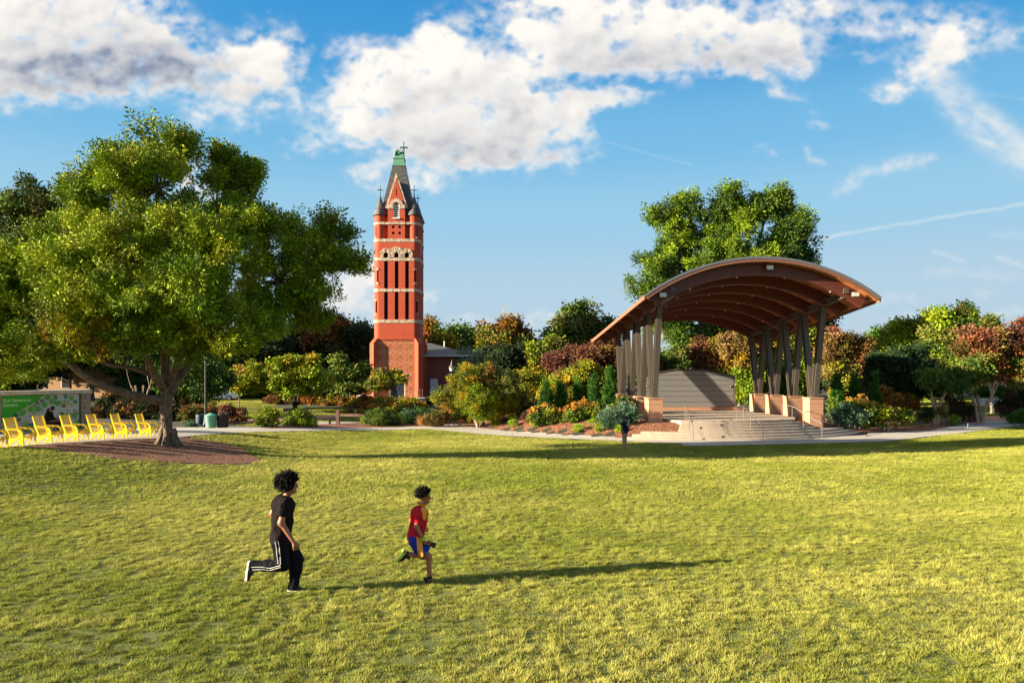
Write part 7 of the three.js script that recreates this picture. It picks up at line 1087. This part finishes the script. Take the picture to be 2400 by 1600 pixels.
// ---------------------------------------------------------------- bins, posts, lamps, benches
{
  const B = (px, py, d) => { const p = at(px, py, d); p.y = groundY(p.x, p.z) + 0.045; return p; };
  const g = mat('mint green steel', { rgb: [0.16, 0.42, 0.27], roughness: 0.55 }), bl = mat('dark blue plastic', { rgb: [0.02, 0.05, 0.09], roughness: 0.6 });
  let t = thing('litter_bin', 'mint green slatted litter bin with a domed lid beside the path', 'bin', B(493.5, 1002, 48.5)); part(t, 'liner', cyl(0.27, 0.31, 0.78, 0, 0.03, 0, 20), mat('dark liner', { rgb: [0.03, 0.08, 0.05] }));
  for (let i = 0; i < 22; i++) { const a = i / 22 * 6.283; part(t, 'slat', beam(V(Math.cos(a) * 0.3, 0.03, Math.sin(a) * 0.3), V(Math.cos(a + 0.25) * 0.345, 0.82, Math.sin(a + 0.25) * 0.345), 0.06, 0.014, V(Math.cos(a), 0, Math.sin(a))), g); }
  part(t, 'rim', new THREE.TorusGeometry(0.35, 0.025, 6, 24).rotateX(Math.PI / 2).translate(0, 0.83, 0), g); part(t, 'lid', new THREE.LatheGeometry([[0, 0.99], [0.1, 0.98], [0.3, 0.88], [0.36, 0.83], [0.34, 0.81]].map(([a, b]) => new THREE.Vector2(a, b)), 24), g);
  t = thing('litter_bin', 'black round litter bin with a hooded lid beside the green one', 'bin', B(521.5, 1001, 48.8)); part(t, 'liner', cyl(0.31, 0.33, 0.85, 0, 0.03, 0, 20), M.dark); for (let i = 0; i < 20; i++) { const a = i / 20 * 6.283; part(t, 'slat', bx(0.05, 0.86, 0.02, 0, 0.46, 0.345).rotateY(a), M.black); }
  part(t, 'rim', new THREE.TorusGeometry(0.36, 0.025, 6, 24).rotateX(Math.PI / 2).translate(0, 0.9, 0), M.black); for (let i = 0; i < 4; i++) part(t, 'hoop', new THREE.TorusGeometry(0.27, 0.02, 5, 14, Math.PI).rotateY(i * Math.PI / 4).translate(0, 0.91, 0), M.black);
  t = thing('recycling_bin', 'dark blue barrel bin left behind the lamp post', 'bin', B(469, 990, 51.5)); part(t, 'barrel', new THREE.LatheGeometry([[0.26, 0], [0.3, 0.1], [0.31, 0.4], [0.3, 0.72], [0.28, 0.75], [0.26, 0.7]].map(([a, b]) => new THREE.Vector2(a, b)), 20), bl); for (const y of [0.22, 0.5]) part(t, 'hoop', new THREE.TorusGeometry(0.315, 0.014, 5, 22).rotateX(Math.PI / 2).translate(0, y, 0), bl);
  const lamp = (label, px, d, h, lantern) => {
    const p = standAt(px, d), q = thing('lamp_post', label, 'street lamp', p); part(q, 'base', new THREE.LatheGeometry([[0.2, 0], [0.2, 0.12], [0.13, 0.25], [0.11, 0.6], [0.075, 0.75]].map(([a, b]) => new THREE.Vector2(a, b)), 14), M.black); part(q, 'pole', cyl(0.075, 0.05, h - 0.6, 0, 0.6, 0, 10), M.black);
    if (lantern === 'acorn') { part(q, 'globe', new THREE.LatheGeometry([[0.1, 0], [0.19, 0.15], [0.22, 0.35], [0.16, 0.55], [0.05, 0.62]].map(([a, b]) => new THREE.Vector2(a, b)), 14).translate(0, h, 0), M.lampGlass); part(q, 'crown', new THREE.LatheGeometry([[0.17, 0.54], [0.1, 0.66], [0.03, 0.74], [0.02, 0.9], [0, 0.92]].map(([a, b]) => new THREE.Vector2(a, b)), 12).translate(0, h, 0), M.black); part(q, 'collar', cyl(0.12, 0.13, 0.1, 0, h - 0.08, 0, 12), M.black); }
    else { part(q, 'hood', new THREE.LatheGeometry([[0.34, 0.3], [0.3, 0.42], [0.16, 0.6], [0.06, 0.95], [0.02, 1.15], [0, 1.2]].map(([a, b]) => new THREE.Vector2(a, b)), 14).translate(0, h, 0), M.steel); part(q, 'globe', cyl(0.2, 0.27, 0.32, 0, h, 0, 12), M.lampGlass); part(q, 'collar', cyl(0.1, 0.18, 0.12, 0, h - 0.1, 0, 12), M.black); }
    return q;
  };
  lamp('tall dark lamp post rising beside the bins into the oak leaves', 481, 50.5, 5.6, 'acorn'); lamp('lamp post with white acorn globe left of the tower', 820, 78, at(820, 878, 78).y - standAt(820, 78).y, 'acorn'); lamp('lamp post with a dark pointed hood before the annexe', 1058.7, 76, at(1058, 869, 76).y - standAt(1058, 76).y, 'hood');
  const wood = mat('brown timber post', { rgb: [0.16, 0.085, 0.06], roughness: 0.9 });
  t = thing('bollard', 'tall square brown bollard standing in the bed by the path', 'bollard', standAt(791.6, 55.5)); part(t, 'post', boxUV(rbx(0.26, 1.1, 0.26, 0.02, 0, 0.55, 0)), wood); part(t, 'cap', rbx(0.28, 0.05, 0.28, 0.015, 0, 1.12, 0), wood);
  t = thing('bollard', 'short dark bollard left of the tall brown one', 'bollard', standAt(772.5, 55.5)); part(t, 'post', rbx(0.16, 0.42, 0.16, 0.02, 0, 0.21, 0), M.black); part(t, 'cap', rbx(0.2, 0.04, 0.2, 0.01, 0, 0.43, 0), M.black);
  const benchAt = (label, px, d, len, stone) => { const p = standAt(px, d), q = thing('park_bench', label, 'bench', p, 0.06); for (let i = 0; i < 4; i++) part(q, 'back_slat', rbx(len, 0.1, 0.035, 0.01, 0, 0.55 + i * 0.12, 0.24), M.black); for (let i = 0; i < 4; i++) part(q, 'seat_slat', rbx(len, 0.03, 0.1, 0.01, 0, 0.45, 0.16 - i * 0.12), M.black); for (const s of [-1, 1]) { part(q, 'leg', bx(0.06, 0.95, 0.06, s * len * 0.47, 0.475, 0.3), M.black); part(q, 'leg', bx(0.06, 0.62, 0.06, s * len * 0.47, 0.31, -0.28), M.black); part(q, 'armrest', rbx(0.07, 0.04, 0.62, 0.01, s * len * 0.47, 0.64, 0), M.black); } return q; };
  benchAt('long black park bench on the grass right of the bins', 553, 58, 1.75); benchAt('black park bench in the shade left of the lamp post', 445, 66, 1.9); benchAt('black park bench behind the brown bush left of the bins', 408, 64, 1.6);
  const sb = standAt(694, 58.5), st = thing('stone_bench', 'dark slab bench on stone blocks behind the wide path bush', 'bench', sb, 0.04); part(st, 'slab', boxUV(rbx(1.95, 0.14, 0.55, 0.02, 0, 0.8, 0)), M.black); for (const x of [-0.85, 0.8]) part(st, 'block', boxUV(rbx(0.28, 0.73, 0.5, 0.02, x, 0.365, 0)), M.greyBark);
  seated({ label: 'dark figure sitting with its back turned on the slab bench', base: V(sb.x - 0.1, sb.y + 0.56, sb.z - 0.1), turn: Math.PI / 2, jacket: BLACKCLOTH });
  // a parked car seen beyond the benches
  const cp = standAt(512, 84), car = thing('parked_car', 'pale blue car parked in the shade beyond the black benches', 'car', cp, 0.1), blue = mat('pale blue car paint', { rgb: [0.2, 0.27, 0.33], metalness: 0.4, roughness: 0.3 });
  const prof = [[-2.2, 0.3], [2.2, 0.3], [2.25, 0.62], [2.1, 0.82], [1.1, 0.98], [-2.1, 1.0], [-2.25, 0.7]], cab = [[-1.75, 0.98], [1.15, 0.97], [0.35, 1.48], [-1.0, 1.5]]; part(car, 'body', ext(prof, 1.7, 0.05).translate(0, 0, -0.85), blue); const cb = part(car, 'cabin', ext(cab, 1.5, 0.04).translate(0, 0, -0.75), blue);
  for (const s of [-1, 1]) for (const l of [[[-1.45, 1.02], [-0.35, 1.02], [-0.35, 1.42], [-0.95, 1.42]], [[-0.25, 1.02], [0.85, 1.02], [0.3, 1.42], [-0.25, 1.42]]]) part(cb, 'window', ext(l, 0.02).translate(0, 0, s > 0 ? 0.79 : -0.81), M.dark);
  for (const x of [-1.4, 1.4]) for (const s of [-1, 1]) { const w = part(car, 'wheel', new THREE.CylinderGeometry(0.33, 0.33, 0.22, 18).rotateX(Math.PI / 2).translate(x, 0.33, s * 0.8), M.black); part(w, 'rim', new THREE.CylinderGeometry(0.2, 0.2, 0.02, 12).rotateX(Math.PI / 2).translate(x, 0.33, s * 0.92), M.rail); }
  for (const s of [-1, 1]) part(car, 'headlight', rbx(0.06, 0.16, 0.34, 0.02, 2.26, 0.66, s * 0.62), M.lampGlass);
  // right-hand side: sign, posts, gate, low wall, pedestal
  t = thing('small_sign', 'small white sign on a stake in the right planting bed', 'sign', standAt(2118, 57)); part(t, 'board', rbx(0.42, 0.3, 0.03, 0.01, 0, 1.02, 0), M.white); part(t, 'stake', bx(0.04, 1.0, 0.03, 0, 0.45, -0.03), M.rail);
  t = thing('gate_pillar', 'dark brick pillar beside the black gate at the far right', 'pillar', standAt(2277, 62)); part(t, 'shaft', boxUV(bx(0.42, 1.1, 0.42, 0, 0.55, 0)), M.houseBrick); part(t, 'cap', boxUV(rbx(0.52, 0.08, 0.52, 0.02, 0, 1.14, 0)), M.limestone);
  t = thing('black_gate', 'solid black panel gate beside the path at the far right', 'gate', standAt(2290, 61.8)); for (let i = 0; i < 5; i++) part(t, 'board', rbx(0.108, 1.1 - 0.05 * i, 0.04, 0.01, -0.22 + i * 0.112, 0.55 - 0.025 * i, 0), M.black); part(t, 'rail', bx(0.56, 0.06, 0.05, 0, 0.2, 0.035), M.black);
  t = thing('gate_pillar', 'slim dark post left of the black gate', 'pillar', standAt(2260, 62)); part(t, 'shaft', rbx(0.2, 1.0, 0.2, 0.015, 0, 0.5, 0), M.black); part(t, 'cap', rbx(0.26, 0.06, 0.26, 0.015, 0, 1.03, 0), M.black);
  t = thing('stone_post', 'square stone post on the bank right of the pale tree trunks', 'post', standAt(2327, 70)); part(t, 'shaft', boxUV(bx(0.3, 1.05, 0.3, 0, 0.5, 0)), M.greyBark); part(t, 'cap', rbx(0.36, 0.06, 0.36, 0.015, 0, 1.05, 0), M.greyBark);
  t = thing('hose_bib', 'little grey water pedestal beside the path at the right', 'pedestal', standAt(2269.5, 56)); part(t, 'pipe', cyl(0.04, 0.04, 0.32, 0, 0, 0, 8), M.rail); part(t, 'head', rbx(0.16, 0.08, 0.1, 0.02, 0.03, 0.33, 0), M.rail);
  const wp = at(2311, 938, 74); t = thing('low_wall', 'low pale wall below the clipped hedge at the right', 'wall', V(wp.x, wp.y - 0.5, wp.z), 0); for (let i = 0; i < 4; i++) part(t, 'block', boxUV(rbx(0.66, 0.72, 0.3, 0.02, -1.01 + i * 0.672, 0.36, 0)), M.limestone);
  // houses
  const house = (label, px, d, w, h, dep, wallM, roofM, gy, wins, pitch) => { const p = standAt(px, d); if (gy !== undefined) p.y = gy; const q = thing('house', label, 'building', p, 0); part(q, 'wall', boxUV(bx(w, h, dep, 0, h / 2, -dep / 2)), wallM); const rg = ext([[-dep / 2 - 0.5, 0], [dep / 2 + 0.5, 0], [0, pitch]], w + 0.8).rotateY(Math.PI / 2).translate(-(w + 0.8) / 2, h, -dep / 2); part(q, 'roof', boxUV(rg), roofM); for (const [x, y, ww, hh] of wins) { const f = part(q, 'window', rbx(ww, hh, 0.1, 0.01, x, y, 0.01), M.white); part(f, 'pane', bx(ww - 0.16, hh - 0.16, 0.02, x, y, 0.07), M.dark); } return q; };
  house('orange brick building glimpsed through the trees behind the donor wall', 190, 92, 16, 6.5, 9, M.tanBrick, M.slate, undefined, [[-5, 2, 1.1, 1.6], [-2, 2, 1.1, 1.6], [1.5, 2, 1.1, 1.6], [5, 2, 1.1, 1.6], [-5, 4.8, 1.1, 1.5], [-2, 4.8, 1.1, 1.5], [1.5, 4.8, 1.1, 1.5], [5, 4.8, 1.1, 1.5]], 2.5);
  house('orange sandstone building corner behind the red crape myrtle at the right', 2352, 92, 4.2, 2.3, 6, M.pierStone, M.slate, at(2352, 912, 92).y - 0.2, [[0.9, 1.2, 1.0, 1.2]], 1.2);
  const bp = standAt(2030, 125); const br = thing('barrel_roof_hall', 'distant hall with a green curved metal roof right of the stage', 'building', V(bp.x, bp.y, bp.z)); const wy = at(2030, 824, 125).y - bp.y; part(br, 'wall', boxUV(bx(9, wy, 12, 0, wy / 2, -6)), M.houseBrick); const arc = []; for (let i = 0; i <= 16; i++) { const a = Math.PI * i / 16; arc.push([-Math.cos(a) * 4.7, Math.sin(a) * 1.3]); } part(br, 'roof', boxUV(ext(arc, 12.6).translate(0, wy, -12.3)), M.copper); for (let i = 1; i < 8; i++) part(br, 'seam', bx(0.08, 0.06, 12.6, -Math.cos(Math.PI * i / 8) * 4.7, wy + Math.sin(Math.PI * i / 8) * 1.3 + 0.02, -6), M.copper);
}

renderer.render(scene, camera);
